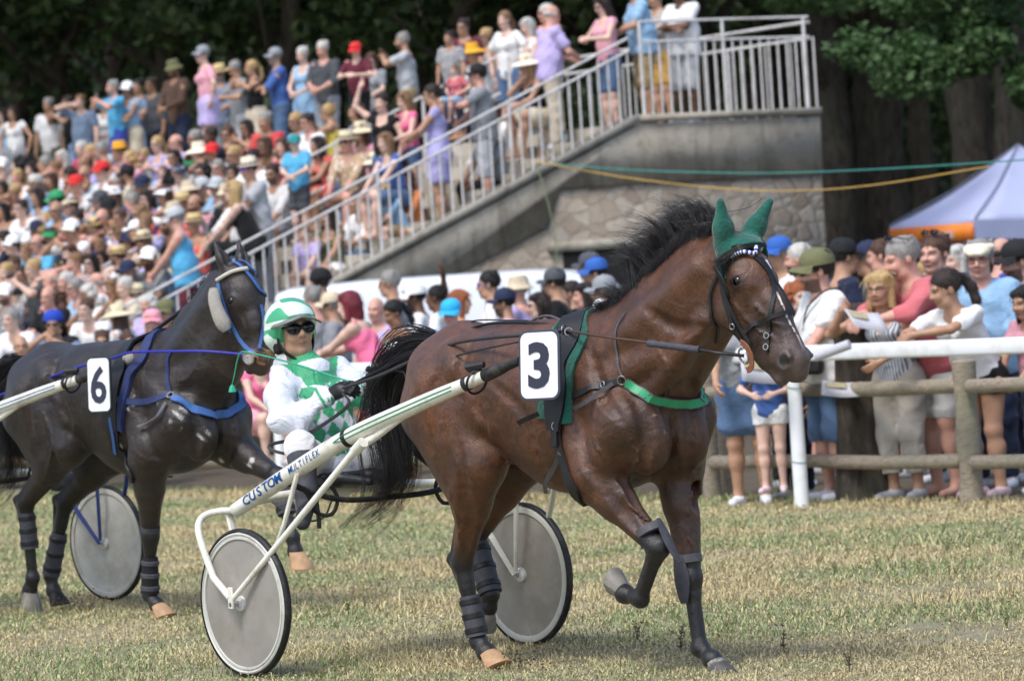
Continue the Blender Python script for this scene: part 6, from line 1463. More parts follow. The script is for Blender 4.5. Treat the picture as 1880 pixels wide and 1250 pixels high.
# ================================================================ drivers
def silk_mat(c1,c2,name):
    m,nt,b=material(name); at=N(nt,'VertexColor',layer_name='paint'); sp=N(nt,'SeparateColor'); nt.links.new(at.outputs[0],sp.inputs[0])
    w_=noise(nt,9,4); base=ramp(nt,w_,[(.3,tuple(x*.93 for x in lin(c1))),(.7,lin(c1))]).outputs[0]
    nt.links.new(mixc(nt,sp.outputs[0],base,lin(c2)),b.inputs['Base Color']); b.inputs['Roughness'].default_value=.55; b.inputs['Sheen Weight'].default_value=.15
    tc=nt.nodes.new('ShaderNodeTexCoord'); wr=noise(nt,8,4,.55,dist=2.2); bump(nt,b,wr,.6,.035); return m
def driver(fr,lab,silk,trouser,helm,h=.0075,full=True):
    J=dict(pel=np.array([-2.03,0,.945]),wst=np.array([-2.075,-.0,1.12]),che=np.array([-2.115,-.0,1.27]),M=np.array([-2.145,0,1.375]),nek=np.array([-2.20,-.01,1.442]),
           shR=np.array([-2.165,-.165,1.365]),shL=np.array([-2.128,.165,1.385]),hed=np.array([-2.225,-.025,1.572]),sex='f',sit=1)
    J['Rh']=Rm(math.radians(-14),math.radians(-6),math.radians(3)); J['wrR']=np.array([-1.845,-.10,1.268]); J['wrL']=np.array([-1.735,.06,1.33])
    J['elR']=np.array([-1.985,-.30,1.145]); J['elL'],_=ik(J['shL'],J['wrL'],.27,.245,(0,.7,-1)); J['hdR']=np.array([.9,.15,.30]); J['hdL']=np.array([.9,-.1,.2]); J['hnR']=np.array([.2,.8,-.5]); J['hnL']=np.array([.2,-.8,-.5]); J['curl']=.95
    J['hiR']=np.array([-2.02,-.10,.935]); J['hiL']=np.array([-2.02,.10,.935]); J['knR']=np.array([-1.77,-.36,1.045]); J['knL']=np.array([-1.63,.20,1.05]); J['anR']=np.array([-1.69,-.40,.83]); J['anL']=np.array([-1.30,.27,.80]); J['toR']=np.array([.55,-.6,-.5]); J['toL']=np.array([1,.1,.1])
    s=body_sdf(J); head_prims(s,J,1.0); fp=face_paint(J,1.0); o=sdob('person',s,h,skin_mat('tan'),None,paint=fp,relax=1); o.location=fr.O; o.rotation_euler=(0,0,fr.rz); tag(o,lab,'driver')
    c=SD(); torso_cloth(c,J,grow=.008,sleeve='long'); c.cap(J['pel']+(0,0,-.03),J['wst'],.145,.128,k=.05,sy=1.25)
    c.cap(J['M']+(.02,0,-.01),J['nek']+(.012,0,-.005),.100,.066,k=.03)
    # baggy folds of the sleeve
    q=np.random.RandomState(5)
    for a,b in((J['shR'],J['elR']),(J['elR'],J['wrR']),(J['shL'],J['elL']),(J['elL'],J['wrL'])):
        for k in range(4):
            t=q.uniform(.15,.85); p=lerp(a,b,t)+q.normal(size=3)*.010; d=q.normal(size=3)*.03; c.cap(p-d,p+d,.036,.030,k=.05)
    def pt(V):
        n=len(V); ax=J['nek']-J['pel']; L=np.linalg.norm(ax); ax=ax/L; t=(V-J['pel'])@ax/L; r=V-J['pel']-np.outer((V-J['pel'])@ax,ax); front=r[:,0]; y=r[:,1]
        arm=np.full(n,9.)
        for S_,E_,W_ in((J['shR'],J['elR'],J['wrR']),(J['shL'],J['elL'],J['wrL'])):
            for a,b in((S_,E_),(E_,W_)):
                ba=b-a; tt=np.clip(((V-a)@ba)/(ba@ba),0,1); arm=np.minimum(arm,np.linalg.norm(V-a-tt[:,None]*ba,axis=1))
        tor=(np.abs(y)<.155)&(t>-.02)&((arm>.055)|(np.abs(y)<.11))
        u_=y/.072; v_=t*L/.105; di=(np.floor(u_+v_)+np.floor(u_-v_))%2==0
        low=tor&(t<.66)&di; neckb=(t>.95); chest=tor&(t>=.66)&((np.abs(np.abs(y)-.04-(t-.66)*.28)<.034)|(t>.92)|((t<.78)&(np.abs(y)<.10)))
        D=np.where(low|chest|neckb,1.,0.)
        cuff=np.zeros(n)
        for W_,E_ in((J['wrR'],J['elR']),(J['wrL'],J['elL'])):
            d=nrm(W_-E_); k=(V-W_)@d; cuff=np.where((np.linalg.norm(V-W_,axis=1)<.09)&(np.abs(k+.055)<.007),1.,cuff)
        return np.stack([np.maximum(D,cuff),D*0,D*0],1).astype(np.float32)
    sdob('silk_jacket',c,.0065,silk,o,paint=pt,relax=1,fold=.006,ff=.8)
    c=SD(); [c.cap(J['hi'+q],J['kn'+q],.108,.068,k=.05) for q in'RL']; [c.cap(J['kn'+q],lerp(J['kn'+q],J['an'+q],.3),.068,.060,k=.04) for q in'RL']; c.cap(J['pel'],J['pel']+(-.02,0,.06),.135,.12,k=.04,sy=1.3); zt=1.04; sdob('trousers',c,.008,trouser,o,relax=1,fold=.005,ff=.8)
    # boots over the lower leg
    for q in'RL':
        c=SD(); K_,A_=J['kn'+q],J['an'+q]; c.cap(lerp(K_,A_,.24),A_,.070,.050,k=.03); t=nrm(J['to'+q]); f0=A_+(0,0,-.05); c.cap(A_,f0,.050,.045,k=.03); c.cap(f0-t*.03,f0+t*.16,.045,.036,k=.03); sdob('riding_boot',c,.009,M_boot,o)
    c=SD()
    for q,e in(('R',-1),('L',1)): hand(c,J['wr'+q],J['hd'+q],-e,n=J['hn'+q],curl=.95,sc=1.10); c.cap(J['wr'+q]-nrm(J['hd'+q])*.005,J['wr'+q]+nrm(J['hd'+q])*.06,.034,.036,k=.02)
    sdob('gloves',c,.006,M_leather,o)
    Mh=Matrix.Translation(Vector(J['hed']))@Matrix(J['Rh'].tolist()).to_4x4()@Matrix.Scale(1.0,4)
    # helmet: shell, padded rim, peak, chin strap
    c=SD().ell((-.025,0,.050),(.150,.122,.118)); c.cap((-.05,-.085,-.02),(-.05,-.06,-.05),.045,k=.05); c.cap((-.05,.085,-.02),(-.05,.06,-.05),.045,k=.05); c.cap((-.12,0,.0),(-.10,0,-.045),.045,k=.06); c.ell((.12,0,-.075),(.11,.15,.135),k=.015,sub=True)
    def hpnt(V):
        x,y,z=V.T; a=np.sin(x*22+y*9+1.)+np.sin(z*30+y*14+2.)*.8+np.sin(y*26-x*10)*.6; D=((a>-.15)|(np.abs(z-.03-x*.15)<.022)).astype(float); D[(z<.055)&(z>.025)&(x>-.08)]=0; return np.stack([D,D*0,D*0],1).astype(np.float32)
    hm_,nt,b=material('glossy helmet paint '+helm[0]); at=N(nt,'VertexColor',layer_name='paint'); sp=N(nt,'SeparateColor'); nt.links.new(at.outputs[0],sp.inputs[0]); nz=noise(nt,30,3); nt.links.new(mixc(nt,sp.outputs[0],lin(helm[1]),lin(helm[0])),b.inputs['Base Color']); b.inputs['Roughness'].default_value=.22; b.inputs['Coat Weight'].default_value=.6
    he=sdob('helmet',c,.005,hm_,o,paint=hpnt,M=Mh)
    m=MB(); V=[];F=[];n=15
    for i in range(n):
        a=math.radians(-64+128*i/(n-1))
        for r,dz in((.112,.012),(.135,.010),(.160,-.006)): V.append((-.030+r*1.12*math.cos(a),r*.93*math.sin(a),.062+dz-.035*abs(math.sin(a))))
    for i in range(n-1):
        for j in range(2): F.append((i*3+j,i*3+j+1,i*3+j+4,i*3+j+3))
    m.add(V,F); pk=m.build('peak',simple('grey helmet peak',(.42,.44,.43),.5),he); q=pk.modifiers.new('s','SOLIDIFY'); q.thickness=.006
    m=MB()
    m.strap(spline([(.01,-.098,.04),(.01,-.092,-.03),(.03,-.075,-.09),(.055,-.03,-.135),(.06,0,-.142),(.055,.03,-.135),(.03,.075,-.09),(.01,.092,-.03),(.01,.098,.04)],28),.024,.006,[(0,-1,-.2)]*10+[(0,0,-1)]*8+[(0,1,-.2)]*10)
    m.build('chin_strap',M_rubber,he)
    m=MB(); m.strap([(.075,-.01,-.135),(.085,-.01,-.19),(.082,-.012,-.25)],.024,.004,(1,0,0)); m.build('strap_end',M_rubber,he)
    c=SD()
    for e in(-1,1): c.cap((-.02,e*.082,.02),(-.025,e*.078,-.075),.030,.026,k=.02)
    c.cap((-.10,-.03,-.06),(-.10,.03,-.06),.035,k=.03); sdob('helmet_padding',c,.006,M_rubber,he)
    ps=[]
    for i in range(160):
        c0=np.array([-.085+RS.normal()*.015,RS.uniform(-.105,.03),-.07]); d=np.array([-.9+RS.normal()*.2,RS.normal()*.25,-.35+RS.normal()*.25])*RS.uniform(.04,.09); ps.append([c0,c0+d*.5,c0+d+np.array([0,0,.012])])
    hh=strands(ps,.0022,'hair',hairm('blond'),o,n=5); hh.matrix_local=Mh
    m=MB()
    for e in(-1,1):
        c0=np.array([.108,e*.035,.006]); pts=[c0+np.array([-.010*abs(math.cos(a))*(math.cos(a)*e>0),.034*math.cos(a),(.026 if math.sin(a)>0 else .024)*math.sin(a)*(1 if math.cos(a)*e>-.2 else .85)]) for a in np.linspace(0,2*math.pi,18,endpoint=False)]
        m.prism(pts,(.005,0,0))
    gl=m.build('sunglasses',simple('dark brown lens',(.06,.035,.035),.06,bstr=0),o,M=Mh,smooth=False)
    m=MB()
    for e in(-1,1):
        c0=np.array([.1095,e*.035,.006]); pts=[c0+np.array([-.010*abs(math.cos(a))*(math.cos(a)*e>0),.036*math.cos(a),(.028 if math.sin(a)>0 else .026)*math.sin(a)*(1 if math.cos(a)*e>-.2 else .85)]) for a in np.linspace(0,2*math.pi,18,endpoint=False)]
        m.tube(pts+[pts[0]],.004,6); m.tube([(.10,e*.066,.018),(.05,e*.084,.016),(-.01,e*.088,.01)],.0055,6)
    m.tube([(.114,-.006,.012),(.117,0,.014),(.114,.006,.012)],.004,6); m.build('frame',M_sung,gl)
    return o,J
DRA,JD=driver(FA,'driver in white and green diamond silks, green and white helmet and dark sunglasses',silk_mat('d9dde6','2f9a6a','green diamond silk'),cloth('white'),('3fa777','dfeee4'))
DRB,_=driver(FB,'driver in white and blue behind the dark horse, mostly outside the left edge',silk_mat('f0f2f6','2452a8','blue diamond silk'),cloth('lgrey'),('2452a8','f0f0f0'),h=.012)
# ---------------------------------------------------------------- reins and whip
def rein(name,fr,pts,r,mat,parent,flat=1.,n=40):
    P=[fr.H(*p) if abs(p[1])>20 else np.array(p,float) for p in pts]; m=MB(); m.tube(spline(P,n),r,7,flat=flat); return m.build(name,mat,parent)
M_rein=simple('grey webbing rein',(.20,.20,.21),.75,var=.2,scale=40,bstr=.4)
R1=rein('rein',FA,[(630,712,.13),(700,688,.16),(778,652,.20),(835,630,.24),(900,620,.27),(960,615,.30),tuple(terA)],.0085,M_rein,HA)
R2=rein('rein',FA,[tuple(terA),(1100,617,.27),(1185,628,.22),(1190,629,.22)],.006,simple('brown rein rod','4a342b',.6),HA)
m=MB(); q=spline([FA.H(1190,630,.22),FA.H(1285,642,.18)],12); m.tube(q,[.014+.0025*(i%2) for i in range(12)],10); m.build('rein_cover',M_boot,R2)
rein('rein',FA,[(1285,642,.18),(1320,648,.16),tuple(bitA)],.0075,M_leather,HA)
rein('rein',FA,[(645,706,.09),(720,668,.06),(800,634,.05),(880,598,.07),(960,592,.07),(1040,600,.08)],.007,M_leather,HA)
rein('rein',FA,[(960,596,.03),(1000,580,.03),(1030,588,.03),(1060,605,.03)],.006,M_leatherw,HA)
rein('side_cord',FA,[(725,680,.15),(742,684,.17),(750,697,.20),(790,668,.23),(870,645,.28),(960,626,.32)],.004,M_leather,HA)
rein('rein_end',FA,[(630,722,.12),(640,742,.14),(600,775,.18),(550,803,.22),(500,815,.26),(497,824,.27),(520,832,.26),(560,835,.25)],.009,M_rein,HA,flat=.35)
rein('crupper',FA,[(800,628,.0),(830,606,.0),(869,589,.0),(930,588,.0),(990,589,.0)],.008,M_leather,HA,flat=.4)
m=MB(); m.box(FA.H(812,615,.03),(.06,.03,.02)); m.build('crupper_buckle',M_leather,HA,bevel=.004)
wp=[(640,700,.09),(560,674,.2),(520,662,.26),(470,650,.34),(444,646,.37),(436,660,.37),(430,690,.37),(426,706,.37)]
P=[FA.H(*p) for p in wp]; m=MB(); m.tube(spline(P,36),list(np.linspace(.005,.0028,36)),6); m.tube([P[-1]+(0,0,.0),P[-1]+(0,0,-.012),P[-1]+(0,0,-.035)],[.004,.014,.02],7); wh=m.build('whip',simple('sea green whip cord',(.16,.62,.48),.6),None); wh.location=FA.O; wh.rotation_euler=(0,0,FA.rz); tag(wh,'thin sea green driving whip trailing past the helmet','whip')
rein('rein',FB,[tuple(bitB),(455,652,.07),(380,645,.20),(310,645,.27),(240,647,.28),(215,655,.28),(140,675,.30),(60,705,.22),(0,725,.2),(-60,745,.15)],.009,M_blued,HB,flat=.8)
rein('rein',FB,[(130,690,.25),(60,712,.22),(0,730,.18),(-60,750,.12)],.007,M_leather,HB)
rein('overcheck',FB,[(255,628,.02),(320,580,.02),(370,540,.02),(395,520,.03)],.012,M_leather,HB)
# ---------------------------------------------------------------- dirt thrown up by the hooves
for (fr,c,n,sp,lb) in((FA,(-.50,-.12,.05),90,(.07,.04,.035),'spray of dark earth kicked up in front of the tan hoof'),(FB,(-1.02,.10,.05),170,(.09,.06,.035),'spray of dark earth behind the dark horse hind hooves')):
    q=np.random.RandomState(n); m=MB()
    for i in range(n):
        p=fr.W(np.array(c)+q.normal(size=3)*np.array(sp)); p[2]=max(p[2],.004); r=q.uniform(.0015,.006); m.lathe([(0,-r),(r*.9,-r*.4),(r,r*.2),(0,r)],p,q.normal(size=3),5)
    o=m.build('kicked_dirt',simple('dark earth','4a3c30',.95)); tag(o,lb,'dirt',kind='stuff')
CROWD='''
23 208 T hips f long.dark - tank.white skirt.grey tan - -120
4 212 T stand f long.dark - tee.sky long.ldenim fair - -
88 194 T stand m short.grey - polo.white long.olive tan - -110
124 190 T phone m short.dark - tee.black long.ldenim tan - -150
147 188 T shade m short.lbrown - tee.slate long.denim fair - -105
190 194 T front f bob.dark - tee.white shorts.beige fair - -
206 162 T phone m short.grey - tee.cyan shorts.royal pink - -150
233 166 T cross f short.dark cap.white tank.sky skirt.beige olive sun -130
253 160 T cross m crop.black - tee.slate long.ldenim tan - -120
277 157 T stand m crop.dark - shirt.dgrey long.navy olive sun -
318 128 T front m short.dark bucket.olive longshirt.brown long.navy olive - -135
371 102 T hips f short.grey cap.grey tee.pink skirt.lavender fair sun -160
403 136 T front m short.grey straw.straw shirt.slate long.grey tan sun -115
431 128 T read m short.grey - tee.grey long.lgrey tan sun -150
461 126 T phone f pony.blond - tank.black skirt.beige tan - -150
504 106 T cross m short.grey cap.grey shirt.blue long.denim tan sun -165
555 102 T front f short.white - dress.sky skirt.sky fair - -125
592 92 T front m short.white - shirt.dgrey long.grey pink - -120
653 94 T read c short.dark cap.red tee.maroon long.black fair - -110
682 112 T front f bob.brown - tee.grey long.navy fair - -120
738 77 T phone m crop.grey - tee.lgrey long.khaki tan - 175
824 71 T stand c crop.dark - tee.navy.hoop long.navy tan - -120
850 51 T stand m crop.dark - tee.maroon long.navy tan sun -120
891 68 T shade f short.blond - tank.grey shorts.grey tan sun -140
926 38 T hips f pony.lbrown - tee.white shorts.denim fair - -130
968 50 T front f bob.white - tank.white long.grey fair - -150
1001 26 B2.6 stand m short.white - shirt.orange long.beige pink sun -150
893 238 B.7 sit m short.dark - tee.grey long.black tan - -140
1012 232 B.8 sit c bob.dark cap.cyan tee.teal.stripe shorts.navy tan - -120
745 330 B.8 sit f bob.brown - tee.orange shorts.beige tan - -130
708 352 B.7 sitfwd c short.blond - tee.sky shorts.khaki fair - -150
655 372 B1.1 sitfwd m short.dark - shirt.white long.denim tan - -140
600 398 B.9 sit f long.dark - tank.olive skirt.white tan - -120
690 300 B1.4 sit f long.dark wide.cream tank.navy skirt.beige tan - -130
905 205 B1.9 sit f bob.brown - tee.white long.white fair - -130
560 430 B.9 sit c short.lbrown - tee.lavender shorts.beige fair - -110
652 728 F38 sit c bob.brown - tank.red skirt.red tan - -120
1105 12 B.5 read f long.dark - tank.pink shorts.denim fair sun -150
1203 -2 T cross m crop.grey - shirt.stone shorts.mustard tan - -140
866 98 S4 sit f short.dark wide.gold tank.white shorts.denim tan sun -
966 120 S2.2 sitchin f long.blond wide.cream strap.black skirt.beige tan - -140
700 190 S5 raise_ f short.dark - tank.black long.denim fair - -120
652 208 S6 sit f curly.brown - tank.slate skirt.navy tan - -
602 208 S8 sitphone f short.blond - strap.yellow skirt.grey tan sun 170
636 262 S2.6 sit m short.grey straw.panama shirt.tan.floral shorts.khaki pink sun -120
662 244 S4.5 sit f long.brown wide.panama tank.pink long.denim tan - -130
707 262 S2.7 sit f long.lbrown - tank.blue shorts.denim fair - -
542 224 S10 sit f short.blond - tank.cyan shorts.beige tan sun -
564 226 S9 sit m short.dark - shirt.white shorts.navy pink sun -140
486 224 S11 sit m crop.grey - polo.red shorts.khaki tan - -120
452 236 S12 sitphone f long.dark - tank.pink long.denim tan sun -
418 248 S12 sitchin f pony.brown - strap.beige shorts.white tan sun -
386 252 S14 sitphone m crop.dark - tee.navy shorts.khaki brown - -150
357 256 S14 sit m short.grey - tee.green long.denim tan sun -
322 264 S15 sit m bald.brown - shirt.lavender long.navy pink sun -160
389 282 S11 sitphone f short.dark cap.red tee.white.hoop shorts.denim tan - -120
428 286 S9 sit m short.blond - tee.stone long.denim tan sun -130
518 270 S8 sit f long.brown - tank.rose long.denim fair - -
582 268 S6 sitfwd f long.dark - tank.coral skirt.red tan - -150
492 296 S7 sit c bob.dark - tee.brown shorts.grey tan - -120
500 320 S6 sit m crop.dark - shirt.white.stripe shorts.grey tan sun -120
369 346 S6.5 sitfwd m short.grey cap.lgrey tee.sky shorts.grey tan - -150
345 352 S8 sit m short.dark bucket.beige tee.slate shorts.khaki tan - -170
408 392 S5.5 sit c short.dark - tee.lilac shorts.grey fair - -120
148 274 S22 sit f short.white - tee.crimson long.navy fair - -
166 282 S21 sitchin m short.blond - tee.crimson shorts.khaki pink - -150
185 278 S20 sit m short.grey - tee.coral shorts.grey tan - 175
218 279 S19 sit m short.dark fedora.gold tee.royal shorts.khaki tan - -150
288 266 S17 sitclap f pony.blond - tank.lilac skirt.beige fair sun -130
34 303 S27 sit m curly.black - tee.black long.denim fair - 170
58 312 S26 sit f long.dark - tank.olive skirt.navy fair - -
82 302 S25 sitfwd m short.grey - tee.grey long.denim tan - 175
64 338 S23 sit m short.white - tee.slate long.denim tan sun -130
126 322 S21 sitchin f pony.dark - strap.white skirt.olive tan sun 165
186 316 S18 sit m short.dark cap.red tee.white shorts.navy fair - -150
232 323 S15 sit m short.dark cap.black tee.beige long.denim tan - 175
251 314 S16 sitphone c short.blond - tee.white shorts.red fair - -120
299 317 S13 sit c short.lbrown - tee.sky shorts.navy fair - -110
27 353 S25 sitshade f short.blond - tank.brown skirt.brown tan sun -
68 362 S22 sit f long.dark - tank.sky long.navy tan - -140
4 348 S27 sit f long.dark - tank.maroon long.black olive - -
38 384 S21 sitfwd m short.dark - shirt.white long.denim fair sun -130
103 370 S18 sit m short.dark cap.green shirt.sky long.navy fair - 170
130 382 S17 sitfwd m short.brown flat.beige shirt.olive long.khaki pink sun -150
182 370 S14 sitphone m short.dark cap.dgrey tee.sky long.denim pink - -150
209 362 S12.5 sit f bob.lbrown straw.white tee.blue shorts.pink fair - -130
242 372 S11 sit m short.grey - tee.navy long.denim pink - 175
270 366 S10 sit f bob.dark - tank.purple skirt.white fair sun -150
301 358 S9 sit f bob.brown visor.white tee.white long.lavender tan sun -140
4 388 S24 sit f long.black - strap.grey skirt.olive tan - -
84 402 S17 sit c curly.blond - tank.yellow shorts.pink fair - -120
22 452 S18 sitfwd m short.dark cap.white tee.grey long.denim fair sun -150
68 448 S16 sitclap m bald.dark - polo.cyan long.navy pink sun -130
92 436 S15 sit m short.dark visor.green tee.navy long.navy tan - -120
4 442 S19 sitfwd m crop.dark - tee.navy shorts.grey pink - 170
176 418 S11 sitchin f bob.brown straw.straw tank.blue skirt.beige tan - -130
212 430 S9 sitchin f long.lbrown - strap.navy skirt.beige fair sun -150
248 426 S7.5 sitfwd m short.grey cap.white shirt.pink shorts.grey pink - 170
131 424 S13.5 sitphone m short.dark cap.white tee.white long.navy tan - -130
166 484 S9 sitclap f long.black - strap.beige skirt.navy fair sun -120
216 472 S6.5 sitfwd m short.brown straw.straw shirt.white long.khaki tan - 160
42 506 S14 sitshade f pony.dark - tank.lilac long.denim tan sun -130
274 498 S5 sit c short.dark cap.lavender tee.white shorts.grey tan - 170
62 532 F53 sitfwd m short.grey straw.straw tee.lilac long.navy fair - 150
94 516 S11.5 sit m bald.grey - shirt.pink long.grey pink - 170
114 544 F50 front f curly.brown - dress.green skirt.green fair - 120
176 520 F50 sitfwd m bald.grey - longshirt.white long.grey pink clear 165
158 570 F46 sitfwd m crop.brown - polo.white long.denim fair clear -115
216 582 F45 sit f long.brown wide.panama tank.white long.denim fair - 150
270 560 F47 sit f curly.white - shirt.lavender long.white pink - -115
280 592 F44 sit f bob.blond cap.pink tee.pink shorts.denim fair - -90
304 574 F46 sit m short.dark cap.olive tee.lavender shorts.khaki tan sun -120
20 588 F44 sitfwd m short.grey - shirt.white long.denim fair clear -125
38 638 F42 sitfwd m bald.grey - longshirt.white long.navy tan clear -80
98 596 F43 sitphone m crop.black capback.royal tee.slate long.denim tan sun -95
188 628 F42 sit f short.brown - tank.sky long.denim tan sun -90
128 642 F43 sit f short.dark cap.black tee.grey long.denim tan - -150
235 630 F43 sit f pony.brown - tank.maroon long.denim fair - -60
572 550 F43 stand m short.grey - tee.grey long.denim pink - 120
606 563 F42.5 stand m short.grey cap.beige polo.grey long.khaki tan sun 175
588 522 F44 stand m crop.dark beanie.black tee.dgrey long.denim tan - 120
640 562 F38.8 lean f bob.red - strap.hotpink long.denim fair - 160
690 570 F41 stand m bald.grey - tee.lavender shorts.khaki pink - -115
722 576 F39.0 read f pony.black - strap.white shorts.denim olive - -150
714 522 F44.5 stand m short.grey - tee.grey long.denim tan sun 172
762 548 F44 stand m short.black cap.white tee.white long.denim brown - 175
800 548 F43 raise_ m crop.black - tee.white long.denim brown - 165
828 577 F39.2 front m short.grey cap.cyan tee.sky shorts.khaki pink - -110
846 556 F41 stand f bob.ginger - tank.orange long.denim tan - 10
896 524 F41 stand m crop.black - tee.white long.denim tan blue 178
924 558 F38.6 stand m crop.black cap.navy polo.lavender long.denim tan sun 175
950 534 F41.5 stand f short.white bucket.beige tank.lavender long.denim pink - 150
988 562 F38.5 stand f bob.dark - tee.black long.denim fair sun -170
1016 522 F41 stand m crop.dark cap.dgrey tee.black long.denim tan sun 170
1072 544 F39 stand f bob.dark - tee.white long.denim pink - -170
1046 540 F42 stand m short.dark - tee.black long.denim tan - 178
1106 537 F37 stand m short.grey cap.grey tee.slate long.denim tan clear 172
1092 504 F42 stand m short.dark cap.blue tee.slate long.denim tan - 180
1080 492 F44 stand m short.grey cap.dgrey tee.grey long.denim tan - 170
1428 468 F38 stand m short.grey cap.blue tee.white shorts.navy tan - -150
1465 478 F36 stand m short.white - tee.rose shorts.navy pink - 170
1465 546 F33.8 lean f curly.ginger - tank.navy long.black fair - -60
1552 474 F34.5 stand m crop.dark cap.black tee.navy shorts.black tan - 20
1592 478 F35 stand m short.grey cap.navy tee.grey shorts.navy tan - 170
1615 472 F34.5 stand m crop.brown - tee.grey shorts.khaki pink - 175
1757 480 F35 stand f bob.white - tank.maroon long.grey fair - -150
1842 466 F36 stand m bald.dark - tee.royal shorts.khaki pink - 30
1700 505 F34.8 stand f bun.blond - tank.grey shorts.navy fair - 160
'''
DH=dict(fair='fair',pink='ruddy')
def hat_words(k,c): 
    n=dict(cap='cap',capback='cap turned backwards',visor='sun visor',straw='straw hat',fedora='hat',wide='wide brimmed hat',bucket='bucket hat',beanie='beanie',flat='flat cap')[k]
    c_={'straw':'pale','panama':'cream','gold':'golden yellow'}.get(c,CLN.get(c,c)); return '%s %s'%(c_,n)
def hair_words(k,c):
    cn={'dark':'dark brown','lbrown':'light brown','red':'maroon'}.get(c,c)
    return {'short':'short %s hair','crop':'cropped %s hair','bald':'balding head','bob':'%s bobbed hair','long':'long %s hair','curly':'curly %s hair','pony':'%s ponytail','bun':'%s hair bun'}[k]%cn if k!='bald' else 'balding head'
PW=dict(stand='standing',cross='arms crossed',front='hands held in front',phone='arms raised to film',shade='shading the eyes',read='reading a leaflet',hips='hands on hips',lean='leaning on the rail',raise_='one arm raised',away='seen from behind',sit='seated',sitfwd='seated leaning forward',sitclap='clapping',sitphone='seated holding up a phone',sitshade='seated shading the eyes',sitchin='seated chin on hand')
PEOPLE=[]
def stand_head(px,py,hh,mode,b=None):
    d=ray(px,py)
    if mode=='T': t=(3.60+hh-CAMH)/d[2]; p=CAMP+d*t
    elif mode=='b': # vertical plane parallel to the end wall, at b metres in
        t=((S0-CAMP)@SB+b)/(d@SB); p=CAMP+d*t
    elif mode=='S':
        # p.z-hh = 2.02+SLO*((p-S0)@SA)
        A=d[2]-SLO*(d@SA); B=2.02+SLO*((CAMP-S0)@SA)+hh-CAMH; t=B/A; p=CAMP+d*t
    return p
def put_person(line,i):
    f=line.split(); x,y,zn,pose,sex,hair,hat,top,bot,skin,gl,rz=f[:12]; x,y=float(x),float(y)
    child=sex=='c'; sx='f' if sex=='f' else 'm'; sc=.74 if child else (1. if sx=='m' else .945); sc*=RS.uniform(.97,1.03)
    hk=hair.split('.'); ht=None if hat=='-' else hat.split('.'); tp=top.split('.'); bt=bot.split('.')
    J,me=get_body(pose,sx); hh=J['hed'][2]*sc
    if zn=='T': p=stand_head(x,y,hh,'T'); z0=3.60
    elif zn[0]=='B': p=stand_head(x,y,hh,'b',float(zn[1:])); z0=p[2]-hh
    elif zn[0]=='S':
        p=stand_head(x,y,hh,'S'); b=(p-S0)@SB
        if b<.4: p=stand_head(x,y,hh,'b',.55)
        z0=p[2]-hh
    else:
        D=float(zn[1:]); p=PD(x,y,D)
        if not J['sit']:
            s_=p[2]/J['hed'][2]; sc=min(max(s_,.80),1.13); z0=0 if .80<=s_<=1.13 else p[2]-J['hed'][2]*sc; z0=max(z0,0)
        else: z0=p[2]-hh
    if zn[0]=='S' and (p-S0)@SA<-4.8: z0=max(z0,0) if z0>-.3 else z0
    a=math.radians(float(rz)) if rz!='-' else math.radians(-132+RS.uniform(-14,14))
    off=J['hed'][:2]*sc; lx=p[0]-(off[0]*math.cos(a)-off[1]*math.sin(a)); ly=p[1]-(off[0]*math.sin(a)+off[1]*math.cos(a))
    spec=dict(skin=skin,hair=hk,hat=ht,gl=None if gl=='-' else gl,beard='8a8580' if (sx=='m' and hk[1] in('grey','white') and i%3==0) else ('3a2a20' if sx=='m' and i%5==0 and not child else None))
    ms=[]
    if tp[0]=='dress': ms.append(('dress',get_cloth(pose,sx,'dress'),cloth(tp[1],tp[2] if len(tp)>2 else 'plain')))
    else:
        if bt[0]!='none': ms.append((dict(long='trousers',shorts='shorts',hot='shorts',knee='shorts',skirt='skirt')[bt[0]],get_cloth(pose,sx,bt[0]),cloth(bt[1])))
        ms.append((dict(tee='shirt',polo='shirt',shirt='shirt',tank='top',vest='top',strap='top',longshirt='shirt')[tp[0]],get_cloth(pose,sx,tp[0]),cloth(tp[1],tp[2] if len(tp)>2 else 'plain')))
    vis_feet=zn[0]=='F' and float(zn[1:])<39 and x>1200
    if vis_feet or (zn=='T' and x>1150): ms.append(('shoes',get_shoes(pose,sx),simple('grey trainers','b9bcc2',.7)))
    o=dress_person(J,me,sc,(lx,ly,z0),a,spec,ms)
    who='child' if child else ('man' if sx=='m' else 'woman')
    tc='%s%s %s'%({'hoop':'striped ','stripe':'striped ','floral':'patterned '}.get(tp[2],'') if len(tp)>2 else '',CLN.get(tp[1],tp[1]),GARM[tp[0]])
    PEOPLE.append(dict(o=o,who=who,top=tc,hw=hat_words(*ht) if ht else hair_words(*hk),pw=PW[pose],x=x,y=y,gl=spec['gl'],zone=zn,fix=None)); return o
lines=[l for l in CROWD.strip().split('\n') if l]
for i,l in enumerate(lines): put_person(l,i)
